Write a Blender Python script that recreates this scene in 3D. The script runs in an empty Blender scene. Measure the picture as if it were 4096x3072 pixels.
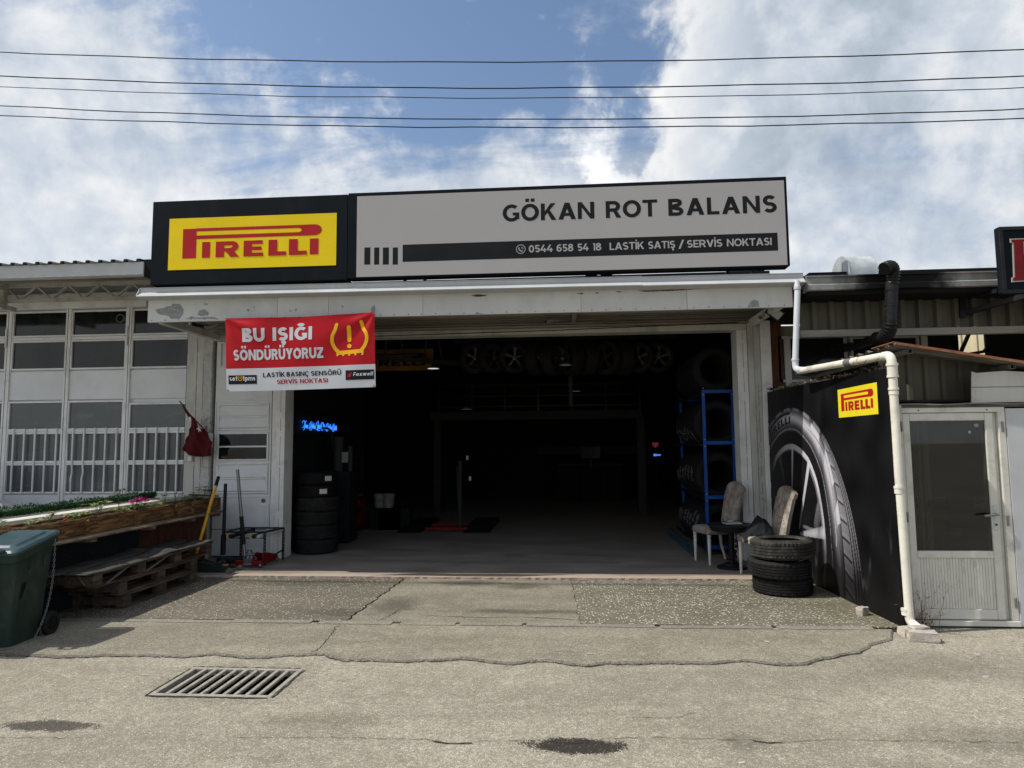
import bpy, bmesh, math, random, mathutils, mathutils.noise
from mathutils import Vector, Matrix
R = math.radians
random.seed(7)
sc = bpy.context.scene
COL = sc.collection

# ---------------------------------------------------------------- camera
F_PX, EYE = 2730.0, 1.6
PITCH, ROLL, YAW = R(5.07), 0.0088, R(4.5)
_f = Vector((-math.sin(YAW)*math.cos(PITCH), math.cos(YAW)*math.cos(PITCH), math.sin(PITCH)))
_r = Vector((math.cos(YAW), math.sin(YAW), 0)); _u = _r.cross(_f)
_r2 = _r*math.cos(ROLL) - _u*math.sin(ROLL); _u2 = _r*math.sin(ROLL) + _u*math.cos(ROLL)
cam = bpy.data.cameras.new('camera'); cam_o = bpy.data.objects.new('camera', cam); COL.objects.link(cam_o)
cam.sensor_width = 36.0; cam.lens = 36.0*F_PX/4096.0; cam.clip_end = 3000; cam.clip_start = 0.05
_m = Matrix((_r2, _u2, -_f)).transposed().to_4x4(); _m.translation = Vector((0, 0, EYE)); cam_o.matrix_world = _m
sc.camera = cam_o

def U(px, py, ax, v):
    """point of the place seen at a pixel of the 4096 px photograph, on the plane x/y/z = v"""
    d = _r2*((px-2048)/F_PX) - _u2*((py-1536)/F_PX) + _f
    i = 'xyz'.index(ax); c = Vector((0, 0, EYE)); return c + d*((v-c[i])/d[i])

# ---------------------------------------------------------------- light
SUN_DIR = Vector((-0.74, -0.165, 1.0)).normalized()           # towards the sun
sun = bpy.data.lights.new('sun', 'SUN'); sun.energy = 4.5; sun.angle = R(0.55); sun.color = (1.0, 0.95, 0.86)
sun_o = bpy.data.objects.new('sun', sun); COL.objects.link(sun_o); sun_o.location = (-8, -3, 12)
sun_o.rotation_euler = SUN_DIR.to_track_quat('Z', 'Y').to_euler()
w = bpy.data.worlds.new('World'); sc.world = w; w.use_nodes = True
nt = w.node_tree; nt.nodes.clear()

class NT:
    """tiny helper for building node trees"""
    def __init__(s, tree): s.t = tree
    def n(s, typ, ins=None, **kw):
        nd = s.t.nodes.new(typ)
        for k, v in kw.items(): setattr(nd, k, v)
        if ins:
            for k, v in ins.items():
                if isinstance(v, bpy.types.NodeSocket): s.t.links.new(v, nd.inputs[k])
                else: nd.inputs[k].default_value = v
        return nd
    def math(s, op, a, b=0.0, c=0.0, clamp=False):
        return s.n('ShaderNodeMath', {0: a, 1: b, 2: c}, operation=op, use_clamp=clamp).outputs[0]
    def step(s, x, lo, hi, tlo=0.0, thi=1.0):
        return s.n('ShaderNodeMapRange', {'Value': x, 'From Min': lo, 'From Max': hi, 'To Min': tlo, 'To Max': thi},
                   interpolation_type='SMOOTHSTEP').outputs[0]
    def mix(s, f, a, b):
        nd = s.n('ShaderNodeMix', data_type='RGBA')
        for i, v in ((0, f), (6, a), (7, b)):
            if isinstance(v, bpy.types.NodeSocket): s.t.links.new(v, nd.inputs[i])
            else: nd.inputs[i].default_value = v if i == 0 else (v[0], v[1], v[2], 1)
        return nd.outputs[2]
    def noise(s, vec, scale, detail=4, rough=0.55, dist=0.0, dim='3D'):
        return s.n('ShaderNodeTexNoise', {'Vector': vec, 'Scale': scale, 'Detail': detail, 'Roughness': rough, 'Distortion': dist}, noise_dimensions=dim).outputs[0]
    def mapping(s, vec, loc=(0, 0, 0), rot=(0, 0, 0), scale=(1, 1, 1)):
        return s.n('ShaderNodeMapping', {'Vector': vec, 'Location': loc, 'Rotation': rot, 'Scale': scale}).outputs[0]

W = NT(nt)
SKY_STRENGTH = 0.115
sky = W.n('ShaderNodeTexSky', sky_type='NISHITA', sun_disc=False, sun_elevation=math.asin(SUN_DIR.z),
          sun_rotation=math.atan2(SUN_DIR.x, SUN_DIR.y), air_density=1.0, dust_density=1.6, ozone_density=2.0).outputs[0]
dirv = W.n('ShaderNodeTexCoord').outputs['Generated']
sp = W.n('ShaderNodeSeparateXYZ', {0: dirv}).outputs
azi = W.math('MULTIPLY', W.math('ARCTAN2', sp[0], sp[1]), 57.2958)
ele = W.math('MULTIPLY', W.math('ARCSINE', sp[2]), 57.2958)
# direction flattened onto a cloud layer
den = W.math('ADD', W.math('MAXIMUM', sp[2], 0.0), 0.22)
lay = W.n('ShaderNodeCombineXYZ', {0: W.math('DIVIDE', sp[0], den), 1: W.math('DIVIDE', sp[1], den), 2: 0.0}).outputs[0]
n_big = W.noise(dirv, 7.0, 9, 0.58, 0.25)
n_puff = W.noise(dirv, 15.0, 8, 0.6, 0.2)
lay_s = W.mapping(lay, rot=(0, 0, R(35)), scale=(0.85, 2.7, 1))
n_wisp = W.noise(lay_s, 1.9, 10, 0.62, 0.55)
n_wisp2 = W.noise(W.mapping(lay, loc=(3.1, 1.7, 0), rot=(0, 0, R(20)), scale=(0.8, 1.6, 1)), 3.0, 9, 0.6, 0.4)
# cumulus bank on the right
azn = W.math('ADD', azi, W.math('ADD', W.math('MULTIPLY', W.math('SUBTRACT', n_puff, 0.5), 16.0), W.math('MULTIPLY', W.math('SUBTRACT', n_big, 0.5), 22.0)))
azn = W.math('ADD', azn, W.math('MULTIPLY', W.math('SUBTRACT', ele, 17.0), -0.16))
bank = W.math('MULTIPLY', W.step(azn, 0.5, 8.5), W.step(azi, 160.0, 120.0))
def blob(a0, e0, ra, re, lo=1.0, hi=0.3):
    da = W.math('DIVIDE', W.math('SUBTRACT', azi, a0), ra); de = W.math('DIVIDE', W.math('SUBTRACT', ele, e0), re)
    d = W.math('SQRT', W.math('ADD', W.math('MULTIPLY', da, da), W.math('MULTIPLY', de, de)))
    d = W.math('ADD', d, W.math('MULTIPLY', W.math('SUBTRACT', n_puff, 0.5), 1.6))
    return W.step(d, lo, hi)
hole = W.math('ADD', blob(24.5, 16.5, 9.0, 7.0), W.math('MULTIPLY', blob(9.0, 15.0, 6.0, 4.0), 0.5))
bank_d = W.math('SUBTRACT', bank, W.math('MULTIPLY', hole, W.step(n_big, 0.32, 0.58, 0.25, 0.95)), clamp=True)
# cirrus sheets on the left, thicker low down
low = W.step(ele, 36.0, 13.0)
left = W.math('MULTIPLY', W.step(azi, -25.0, -40.0), 0.20)
blue_gap = W.math('MULTIPLY', blob(-13.0, 31.0, 22.0, 6.5, 1.1, 0.2), 0.20)
cov = W.math('ADD', W.math('MULTIPLY', n_wisp, 0.80), W.math('MULTIPLY', n_wisp2, 0.42))
cov = W.math('ADD', cov, W.math('MULTIPLY', low, 0.37)); cov = W.math('ADD', cov, left); cov = W.math('SUBTRACT', cov, blue_gap)
cirrus = W.step(W.math('ADD', cov, W.math('MULTIPLY', W.math('SUBTRACT', n_puff, 0.5), 0.35)), 0.60, 0.94)
alpha = W.math('MAXIMUM', bank_d, W.math('MULTIPLY', cirrus, 0.92), clamp=True)
# cloud brightness: bright rims and soft grey bellies
edge = W.math('MULTIPLY', W.step(azn, 13.0, 5.5), W.step(azn, 2.0, 5.0))
br = W.math('ADD', W.step(n_big, 0.30, 0.70, 5.0, 7.1), W.math('MULTIPLY', edge, 2.6))
br = W.math('ADD', br, W.step(n_puff, 0.35, 0.7, -0.6, 0.8)); br = W.math('ADD', br, W.math('MULTIPLY', W.math('MULTIPLY', cirrus, W.step(azi, 6.0, -6.0)), 0.9)); br = W.math('ADD', br, W.math('MULTIPLY', W.step(ele, 14.0, 9.0), 1.2))
tint = W.mix(W.step(br, 5.0, 8.5), (0.80, 0.91, 1.06), (1.0, 1.0, 1.0))
ccol = W.n('ShaderNodeVectorMath', {0: tint, 'Scale': br}, operation='SCALE').outputs[0]
skyc = W.n('ShaderNodeVectorMath', {0: sky, 1: (1.26, 1.28, 1.27)}, operation='MULTIPLY').outputs[0]
skymix = W.mix(alpha, skyc, ccol)
W.t.links.new(skymix, (bg := W.n('ShaderNodeBackground', {'Strength': SKY_STRENGTH})).inputs['Color'])
wo = W.n('ShaderNodeOutputWorld'); nt.links.new(bg.outputs[0], wo.inputs[0])
sc.view_settings.view_transform = 'Standard'; sc.view_settings.look = 'None'
sc.view_settings.exposure = 0.0; sc.view_settings.gamma = 1.0; sc.view_settings.use_curve_mapping = False
sc.cycles.max_bounces = 6; sc.cycles.use_denoising = True; sc.cycles.caustics_reflective = False; sc.cycles.caustics_refractive = False

# ---------------------------------------------------------------- materials
def new_mat(name):
    m = bpy.data.materials.new(name); m.use_nodes = True; t = m.node_tree; t.nodes.clear()
    n = NT(t); b = n.n('ShaderNodeBsdfPrincipled'); o = n.n('ShaderNodeOutputMaterial'); t.links.new(b.outputs[0], o.inputs[0])
    return m, n, b
def coords(n, per_object=True):
    tc = n.n('ShaderNodeTexCoord').outputs['Object']
    if not per_object: return tc
    rnd = n.n('ShaderNodeObjectInfo').outputs['Random']
    return n.n('ShaderNodeVectorMath', {0: tc, 1: n.n('ShaderNodeCombineXYZ', {0: n.math('MULTIPLY', rnd, 37.0), 1: n.math('MULTIPLY', rnd, 11.0), 2: 0.0}).outputs[0]}, operation='ADD').outputs[0]
def setin(n, b, k, v):
    if isinstance(v, bpy.types.NodeSocket): n.t.links.new(v, b.inputs[k])
    else: b.inputs[k].default_value = v
def bump(n, b, h, strength=0.4, dist=0.01):
    bn = n.n('ShaderNodeBump', {'Height': h, 'Strength': strength, 'Distance': dist}); n.t.links.new(bn.outputs[0], b.inputs['Normal'])
def mat(name, col, rough=0.6, metal=0.0, var=0.18, scale=4.0, grain=0.0, gscale=60.0, stretch=(1, 1, 1), dirt=None, dirt_amt=0.5, dscale=2.5, spec=0.18, rvar=0.1):
    """painted / plastic / metal surface with tone variation, optional dirt patches and fine relief"""
    m, n, b = new_mat(name); v = n.mapping(coords(n), scale=stretch)
    a = n.noise(v, scale, 6, 0.6); c0 = [x*(1-var) for x in col]; c1 = [min(1, x*(1+var)) for x in col]
    c = n.mix(n.step(a, 0.3, 0.7), c0, c1)
    if dirt is not None:
        d = n.noise(v, dscale, 9, 0.68, 0.3)
        c = n.mix(n.math('MULTIPLY', n.step(d, 0.48, 0.72), dirt_amt), c, dirt)
    setin(n, b, 'Base Color', c); setin(n, b, 'Metallic', metal); setin(n, b, 'Specular IOR Level', spec)
    setin(n, b, 'Roughness', n.step(a, 0.3, 0.7, max(0.03, rough-rvar), min(1, rough+rvar)))
    if grain: bump(n, b, n.noise(v, gscale, 5, 0.6), grain, 0.01)
    return m
def wood(name, c_dark, c_light, axis='y', rough=0.8, sc_=1.0, knots=True):
    m, n, b = new_mat(name); st = {'x': (1, 9, 9), 'y': (9, 1, 9), 'z': (9, 9, 1)}[axis]
    oc = coords(n); v = n.mapping(oc, scale=st)
    a = n.noise(v, 3.0*sc_, 8, 0.65, 0.8); big = n.noise(oc, 2.2*sc_, 5, 0.6)
    c = n.mix(n.step(a, 0.34, 0.68), c_dark, c_light)
    c = n.mix(n.step(big, 0.42, 0.75, 0, 0.6), c, [x*0.5 for x in c_dark])
    if knots:
        k = n.n('ShaderNodeTexVoronoi', {'Vector': n.mapping(oc, scale=tuple(1 if s == 1 else 1.8 for s in st)), 'Scale': 5.5}).outputs['Distance']
        c = n.mix(n.step(k, 0.13, 0.04), c, [x*0.35 for x in c_dark])
    setin(n, b, 'Base Color', c); setin(n, b, 'Roughness', rough); setin(n, b, 'Specular IOR Level', 0.2); bump(n, b, a, 0.5, 0.006); return m
def emit(name, col, s):
    m, n, b = new_mat(name); setin(n, b, 'Base Color', (0.02, 0.02, 0.02, 1)); setin(n, b, 'Emission Color', (*col, 1)); setin(n, b, 'Emission Strength', s); return m
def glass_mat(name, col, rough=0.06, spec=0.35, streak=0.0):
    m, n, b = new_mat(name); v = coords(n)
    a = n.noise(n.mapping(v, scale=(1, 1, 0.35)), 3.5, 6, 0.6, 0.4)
    rn = n.n('ShaderNodeObjectInfo').outputs['Random']; c = n.mix(n.step(a, 0.35, 0.7), [x*(1-streak) for x in col], [x*(1+streak) for x in col]); c = n.mix(n.math('MULTIPLY', rn, 0.55), c, [x*1.9 for x in col]); zz = n.n('ShaderNodeSeparateXYZ', {0: n.n('ShaderNodeTexCoord').outputs['Object']}).outputs[2]; c = n.mix(n.math('MULTIPLY', n.step(n.noise(n.mapping(v, scale=(1, 1, 3)), 2.2, 7, 0.7, 1.0), 0.52, 0.75), 0.5), c, [x*2.6 for x in col])  # reflections put into the colour: tone varies by pane, with paler patches
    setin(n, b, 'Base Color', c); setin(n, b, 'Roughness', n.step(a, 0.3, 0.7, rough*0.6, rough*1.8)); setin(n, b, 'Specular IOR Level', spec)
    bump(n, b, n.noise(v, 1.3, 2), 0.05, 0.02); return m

M = {}
M['white_paint'] = mat('white_paint', (0.68, 0.69, 0.68), 0.55, var=0.07, scale=2.5, dirt=(0.30, 0.30, 0.28), dirt_amt=0.45, dscale=3.2, grain=0.06, gscale=40)
M['white_panel'] = mat('white_panel', (0.61, 0.63, 0.64), 0.38, var=0.07, scale=1.3, dirt=(0.36, 0.38, 0.38), dirt_amt=0.3, dscale=2)
M['cream_paint'] = mat('cream_paint', (0.47, 0.465, 0.43), 0.6, var=0.1, scale=3, dirt=(0.2, 0.18, 0.14), dirt_amt=0.5, dscale=4, stretch=(1, 1, 0.35))
M['soffit_paint'] = mat('soffit_paint', (0.26, 0.245, 0.215), 0.65, var=0.15, scale=2, dirt=(0.12, 0.085, 0.06), dirt_amt=0.8, dscale=2.5, stretch=(0.3, 1, 1))
M['plaster'] = mat('plaster', (0.44, 0.45, 0.43), 0.9, var=0.12, scale=6, grain=0.9, gscale=22, dirt=(0.2, 0.19, 0.17), dirt_amt=0.75, dscale=6)
M['fascia'] = mat('fascia', (0.52, 0.525, 0.505), 0.6, var=0.08, scale=1.4, dirt=(0.33, 0.32, 0.29), dirt_amt=0.4, dscale=2, stretch=(1, 1, 0.6))
M['gutter'] = mat('gutter', (0.44, 0.46, 0.47), 0.45, var=0.06, scale=2, dirt=(0.4, 0.38, 0.33), dirt_amt=0.5, dscale=5)
M['gutter_grey'] = mat('gutter_grey', (0.19, 0.20, 0.20), 0.5, metal=0.2, var=0.12, scale=2, dirt=(0.08, 0.08, 0.075), dirt_amt=0.6, dscale=2.2)
M['chip'] = mat('chip', (0.25, 0.26, 0.26), 0.7, var=0.2, scale=25, grain=0.2)
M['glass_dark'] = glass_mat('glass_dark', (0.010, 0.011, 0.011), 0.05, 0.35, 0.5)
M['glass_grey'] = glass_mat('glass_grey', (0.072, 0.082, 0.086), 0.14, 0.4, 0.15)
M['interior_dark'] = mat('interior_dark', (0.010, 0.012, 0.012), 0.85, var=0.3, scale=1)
M['black_metal'] = mat('black_metal', (0.011, 0.012, 0.015), 0.42, var=0.2, scale=3, dirt=(0.05, 0.05, 0.05), dirt_amt=0.3)
M['sign_black'] = mat('sign_black', (0.0075, 0.0105, 0.014), 0.6, spec=0.06, var=0.12, scale=1.2, dirt=(0.02, 0.022, 0.025), dirt_amt=0.4, stretch=(1, 1, 0.3))
M['sign_white'] = mat('sign_white', (0.38, 0.37, 0.37), 0.6, var=0.02, scale=1.0, dirt=(0.33, 0.31, 0.31), dirt_amt=0.2, dscale=1.5)
M['logo_yellow'] = mat('logo_yellow', (0.80, 0.59, 0.003), 0.5, var=0.05, scale=1.5)
M['logo_red'] = mat('logo_red', (0.40, 0.010, 0.016), 0.5, var=0.05, scale=3)
M['sticker_yellow'] = mat('sticker_yellow', (0.72, 0.60, 0.02), 0.5, var=0.03)
M['banner_red'] = mat('banner_red', (0.40, 0.004, 0.010), 0.38, var=0.08, scale=2)
M['banner_white'] = mat('banner_white', (0.52, 0.54, 0.57), 0.4, var=0.05, scale=2)
M['banner_yellow'] = mat('banner_yellow', (0.80, 0.42, 0.01), 0.45, var=0.05)
M['ink_black'] = mat('ink_black', (0.014, 0.016, 0.018), 0.45, var=0.1, spec=0.08)
M['ink_red'] = mat('ink_red', (0.35, 0.01, 0.03), 0.45, var=0.05)
M['rubber'] = mat('rubber', (0.014, 0.014, 0.014), 0.75, var=0.3, scale=7, dirt=(0.05, 0.047, 0.042), dirt_amt=0.45, dscale=5, grain=0.25, gscale=70)
M['rubber_dusty'] = mat('rubber_dusty', (0.032, 0.031, 0.028), 0.8, var=0.3, scale=9, dirt=(0.12, 0.11, 0.092), dirt_amt=0.7, dscale=7, grain=0.3, gscale=70)
M['rubber_new'] = mat('rubber_new', (0.005, 0.005, 0.006), 0.7, var=0.2, scale=7, grain=0.2)
M['alloy'] = mat('alloy', (0.12, 0.122, 0.128), 0.35, metal=0.8, var=0.1)
M['paint_red'] = mat('paint_red', (0.17, 0.004, 0.006), 0.35, var=0.15, dirt=(0.06, 0.01, 0.01), dirt_amt=0.4)
M['paint_blue'] = mat('paint_blue', (0.010, 0.065, 0.29), 0.42, var=0.12, dirt=(0.01, 0.03, 0.09), dirt_amt=0.5, dscale=6)
M['paint_yellow'] = mat('paint_yellow', (0.62, 0.33, 0.03), 0.45, var=0.15, scale=6, dirt=(0.2, 0.1, 0.03), dirt_amt=0.6, dscale=9)
M['steel'] = mat('steel', (0.20, 0.21, 0.22), 0.38, metal=0.7, var=0.15, dirt=(0.15, 0.13, 0.11), dirt_amt=0.4)
M['galv'] = mat('galv', (0.48, 0.52, 0.53), 0.45, metal=0.35, var=0.14, scale=8, dirt=(0.33, 0.35, 0.35), dirt_amt=0.5, dscale=9)
M['pvc'] = mat('pvc', (0.68, 0.66, 0.58), 0.42, var=0.07, scale=3, dirt=(0.34, 0.30, 0.22), dirt_amt=0.55, dscale=5)
M['pvc_white'] = mat('pvc_white', (0.52, 0.55, 0.58), 0.4, var=0.05, scale=3, dirt=(0.4, 0.4, 0.4), dirt_amt=0.3, dscale=5)
M['shed_frame'] = mat('shed_frame', (0.60, 0.59, 0.53), 0.45, var=0.06, scale=2.5, dirt=(0.32, 0.30, 0.24), dirt_amt=0.55, dscale=5)
M['shed_wall'] = mat('shed_wall', (0.48, 0.495, 0.505), 0.6, var=0.05, scale=2, dirt=(0.4, 0.41, 0.41), dirt_amt=0.4)
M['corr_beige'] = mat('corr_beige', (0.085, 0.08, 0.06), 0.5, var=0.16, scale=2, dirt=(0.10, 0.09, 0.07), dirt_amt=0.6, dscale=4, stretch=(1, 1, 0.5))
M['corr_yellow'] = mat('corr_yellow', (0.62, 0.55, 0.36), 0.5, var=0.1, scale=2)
M['rust'] = mat('rust', (0.26, 0.105, 0.055), 0.8, var=0.3, scale=6, dirt=(0.42, 0.29, 0.21), dirt_amt=0.5, dscale=14)
M['sheet_under'] = mat('sheet_under', (0.17, 0.16, 0.14), 0.7, var=0.25, scale=4, dirt=(0.05, 0.04, 0.03), dirt_amt=0.7, dscale=6)
M['brown_wood'] = wood('brown_wood', (0.07, 0.026, 0.014), (0.16, 0.07, 0.04), 'z')
M['soot'] = mat('soot', (0.008, 0.008, 0.008), 0.95, var=0.3)
M['flex_black'] = mat('flex_black', (0.012, 0.012, 0.013), 0.3, var=0.2, scale=10, dirt=(0.05, 0.05, 0.05), dirt_amt=0.3, dscale=8)
M['bin_green'] = mat('bin_green', (0.018, 0.034, 0.027), 0.48, var=0.14, scale=4, dirt=(0.058, 0.066, 0.058), dirt_amt=0.8, dscale=4.5, grain=0.15, gscale=45, stretch=(1, 1, 0.6))
M['bin_lid'] = mat('bin_lid', (0.036, 0.068, 0.080), 0.34, var=0.1, scale=4, dirt=(0.10, 0.15, 0.16), dirt_amt=0.4, dscale=6)
M['wood_planter'] = wood('wood_planter', (0.06, 0.032, 0.015), (0.29, 0.16, 0.066), 'y', sc_=1.3)
M['wood_shelf'] = wood('wood_shelf', (0.12, 0.085, 0.055), (0.30, 0.235, 0.17), 'y')
M['wood_pallet'] = wood('wood_pallet', (0.045, 0.033, 0.024), (0.12, 0.09, 0.068), 'y')
M['plywood'] = wood('plywood', (0.045, 0.016, 0.009), (0.10, 0.038, 0.02), 'z', 0.6)
M['carpet'] = mat('carpet', (0.060, 0.057, 0.052), 0.98, var=0.25, scale=9, grain=0.8, gscale=130, dirt=(0.13, 0.125, 0.11), dirt_amt=0.6, dscale=5)
M['strap'] = mat('strap', (0.16, 0.155, 0.14), 0.6)
M['soil'] = mat('soil', (0.045, 0.03, 0.018), 0.95, var=0.5, scale=25, grain=1.0, gscale=60, dirt=(0.16, 0.13, 0.09), dirt_amt=0.6, dscale=30)
M['leaf_dark'] = mat('leaf_dark', (0.018, 0.058, 0.016), 0.5, var=0.55, scale=22)
M['leaf'] = mat('leaf', (0.11, 0.16, 0.045), 0.6, var=0.4, scale=20)
M['leaf_pale'] = mat('leaf_pale', (0.24, 0.29, 0.11), 0.6, var=0.3, scale=20)
M['petal'] = mat('petal', (0.42, 0.025, 0.22), 0.6, var=0.35, scale=30)
M['dry_stem'] = mat('dry_stem', (0.16, 0.085, 0.05), 0.85, var=0.4)
M['trough'] = mat('trough', (0.56, 0.55, 0.50), 0.85, var=0.12, scale=6, grain=0.3, dirt=(0.3, 0.28, 0.24), dirt_amt=0.5, dscale=8)
M['car_white'] = mat('car_white', (0.62, 0.64, 0.68), 0.25, var=0.03, spec=0.6)
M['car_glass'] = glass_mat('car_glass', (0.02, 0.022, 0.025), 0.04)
M['lamp_red'] = mat('lamp_red', (0.45, 0.03, 0.02), 0.25, var=0.05)
M['flag_red'] = mat('flag_red', (0.062, 0.002, 0.004), 0.75, var=0.18, scale=8)
M['chair_white'] = mat('chair_white', (0.60, 0.58, 0.54), 0.5, var=0.08, dirt=(0.3, 0.27, 0.22), dirt_amt=0.5, dscale=9)
M['jacket'] = mat('jacket', (0.010, 0.011, 0.014), 0.8, var=0.3, scale=9, grain=0.2)
M['paper'] = mat('paper', (0.55, 0.55, 0.53), 0.6, var=0.1, scale=12)
M['book_grey'] = mat('book_grey', (0.20, 0.20, 0.19), 0.6, var=0.3, scale=14)
M['concrete_block'] = mat('concrete_block', (0.42, 0.38, 0.33), 0.95, var=0.2, scale=14, grain=1.0, gscale=50, dirt=(0.22, 0.19, 0.16), dirt_amt=0.5, dscale=10)
M['grate'] = mat('grate', (0.33, 0.31, 0.265), 0.75, metal=0.2, var=0.25, scale=14, grain=0.5, gscale=60, dirt=(0.16, 0.12, 0.08), dirt_amt=0.6, dscale=14)
M['pit'] = mat('pit', (0.006, 0.005, 0.004), 0.95)
M['crack'] = mat('crack', (0.028, 0.025, 0.021), 0.98, var=0.4, scale=20)
M['neon'] = emit('neon', (0.03, 0.22, 1.0), 1.7)
M['led_blue'] = emit('led_blue', (0.05, 0.3, 1.0), 1.4)
M['heart'] = emit('heart', (0.5, 0.0, 0.02), 0.15)
M['lamp_on'] = emit('lamp_on', (0.9, 0.98, 1.0), 0.7)
M['lamp_dim'] = emit('lamp_dim', (0.9, 0.98, 1.0), 0.05)
M['cable'] = mat('cable', (0.02, 0.02, 0.022), 0.6)
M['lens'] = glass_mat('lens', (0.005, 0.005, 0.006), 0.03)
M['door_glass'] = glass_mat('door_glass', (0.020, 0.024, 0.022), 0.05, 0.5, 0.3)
# rough upholstery with faded roses
m_, n_, b_ = new_mat('upholstery'); v_ = coords(n_)
c_ = n_.mix(n_.step(n_.noise(v_, 9, 7, 0.65), 0.38, 0.68), (0.33, 0.30, 0.26), (0.16, 0.13, 0.11))
vo_ = n_.n('ShaderNodeTexVoronoi', {'Vector': v_, 'Scale': 19.0}); d_ = vo_.outputs['Distance']
c_ = n_.mix(n_.math('MULTIPLY', n_.math('MULTIPLY', n_.step(d_, 0.30, 0.18), n_.step(d_, 0.06, 0.12)), 0.65), c_, (0.19, 0.055, 0.045))
setin(n_, b_, 'Base Color', c_); setin(n_, b_, 'Roughness', 0.95); bump(n_, b_, n_.noise(v_, 120, 3), 0.4, 0.004); M['upholstery'] = m_

# ground surfaces -------------------------------------------------------------
def ground_mat(name, base, dark, light, peb=None, pebscale=55.0, pebth=0.3, pebfrac=0.5, grain=150.0, stains=(), relief=0.6, moss=None, big=0.5):
    """concrete / tar with aggregate: every speck gets its own tone; stains are (x, y, rx, ry, darkness) spots"""
    m, n, b = new_mat(name); v = n.n('ShaderNodeTexCoord').outputs['Object']
    a = n.noise(v, big, 8, 0.62, 0.3); a2 = n.noise(v, 6.0, 8, 0.7); f = n.noise(v, grain, 3, 0.7)
    c = n.mix(n.step(a, 0.38, 0.62), dark, base); c = n.mix(n.step(a2, 0.42, 0.72, 0, 0.6), c, light); c = n.mix(n.step(n.noise(v, 17.0, 8, 0.75), 0.50, 0.72, 0, 0.5), c, [x*0.62 for x in dark])
    c = n.mix(n.step(n.noise(v, 2.3, 9, 0.72, 0.5), 0.5, 0.72, 0, 0.5), c, dark)
    c = n.mix(n.math('MULTIPLY', n.step(n.noise(n.mapping(v, scale=(0.35, 1.5, 1)), 1.1, 8, 0.66, 0.8), 0.46, 0.70), 0.55), c, [x*0.72 for x in dark]); c = n.mix(n.step(f, 0.36, 0.60, 0.62, 0.0), c, [x*0.25 for x in dark]); c = n.mix(n.step(n.noise(v, 38.0, 6, 0.75), 0.42, 0.62, 0.45, 0.0), c, [x*0.4 for x in dark])
    vs = n.n('ShaderNodeTexVoronoi', {'Vector': v, 'Scale': 105.0}); rs = n.n('ShaderNodeSeparateColor', {0: vs.outputs['Color']}).outputs
    c = n.mix(n.math('MULTIPLY', n.step(vs.outputs['Distance'], 0.45, 0.2), n.step(rs[0], 0.72, 0.97, 0, 0.75)), c, [min(1, x*1.45) for x in light])
    c = n.mix(n.math('MULTIPLY', n.step(vs.outputs['Distance'], 0.5, 0.2), n.step(rs[1], 0.70, 0.95, 0, 0.7)), c, [x*0.42 for x in dark])
    h = n.math('ADD', n.math('MULTIPLY', f, 0.6), n.math('MULTIPLY', vs.outputs['Distance'], -0.6))
    if peb:
        wv = n.n('ShaderNodeVectorMath', {0: v, 1: n.n('ShaderNodeVectorMath', {0: n.n('ShaderNodeTexNoise', {'Vector': v, 'Scale': 40.0}).outputs['Color'], 'Scale': 0.02}, operation='SCALE').outputs[0]}, operation='ADD').outputs[0]
        vp = n.n('ShaderNodeTexVoronoi', {'Vector': wv, 'Scale': pebscale}); rp = n.n('ShaderNodeSeparateColor', {0: vp.outputs['Color']}).outputs
        dens = n.step(n.noise(v, 1.6, 5, 0.6), 0.3, 0.65, -0.25, 0.16)
        sel = n.step(n.math('ADD', rp[0], dens), 1-pebfrac, 1-pebfrac+0.04)
        mk = n.math('MULTIPLY', n.step(n.math('ADD', vp.outputs['Distance'], n.math('MULTIPLY', rp[2], 0.14)), pebth, pebth*0.72), sel)
        pc = n.mix(rp[1], [x*0.55 for x in peb], peb); c = n.mix(mk, c, pc); h = n.math('ADD', h, n.math('MULTIPLY', mk, 1.2))
    if moss:
        mm = n.noise(v, 3.0, 6, 0.7); sx = n.n('ShaderNodeSeparateXYZ', {0: v}).outputs
        near = n.step(sx[0], 1.7, 2.85, 0.0, 0.7)
        c = n.mix(n.math('MULTIPLY', n.step(mm, 0.40, 0.66), near), c, moss)
    ro = 0.92
    wet = None
    for (sx_, sy_, rx, ry, amt) in stains:
        mp = n.mapping(v, loc=(-sx_/rx, -sy_/ry, 0), scale=(1/rx, 1/ry, 0))
        ln = n.n('ShaderNodeVectorMath', {0: mp}, operation='LENGTH').outputs['Value']
        ln = n.math('ADD', ln, n.math('ADD', n.math('MULTIPLY', n.math('SUBTRACT', n.noise(v, 7.0, 9, 0.75), 0.5), 1.8), n.math('MULTIPLY', n.math('SUBTRACT', vs.outputs['Distance'], 0.4), -0.5)))
        k = n.math('MULTIPLY', n.step(ln, 1.05, 0.75 if amt > 0.6 else 0.2), amt)
        if peb is None:   # pale stones keep showing through a tar stain
            k = n.math('MULTIPLY', k, n.step(n.math('MULTIPLY', n.step(vs.outputs['Distance'], 0.5, 0.25), rs[2]), 0.45, 0.7, 1.0, 0.35))
        c = n.mix(k, c, (0.022, 0.019, 0.016)); wet = k if wet is None else n.math('MAXIMUM', wet, k)
    setin(n, b, 'Base Color', c); setin(n, b, 'Roughness', ro if wet is None else n.step(wet, 0, 1, 0.92, 0.62))
    setin(n, b, 'Specular IOR Level', 0.25)
    bump(n, b, h, relief, 0.006); return m
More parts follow.
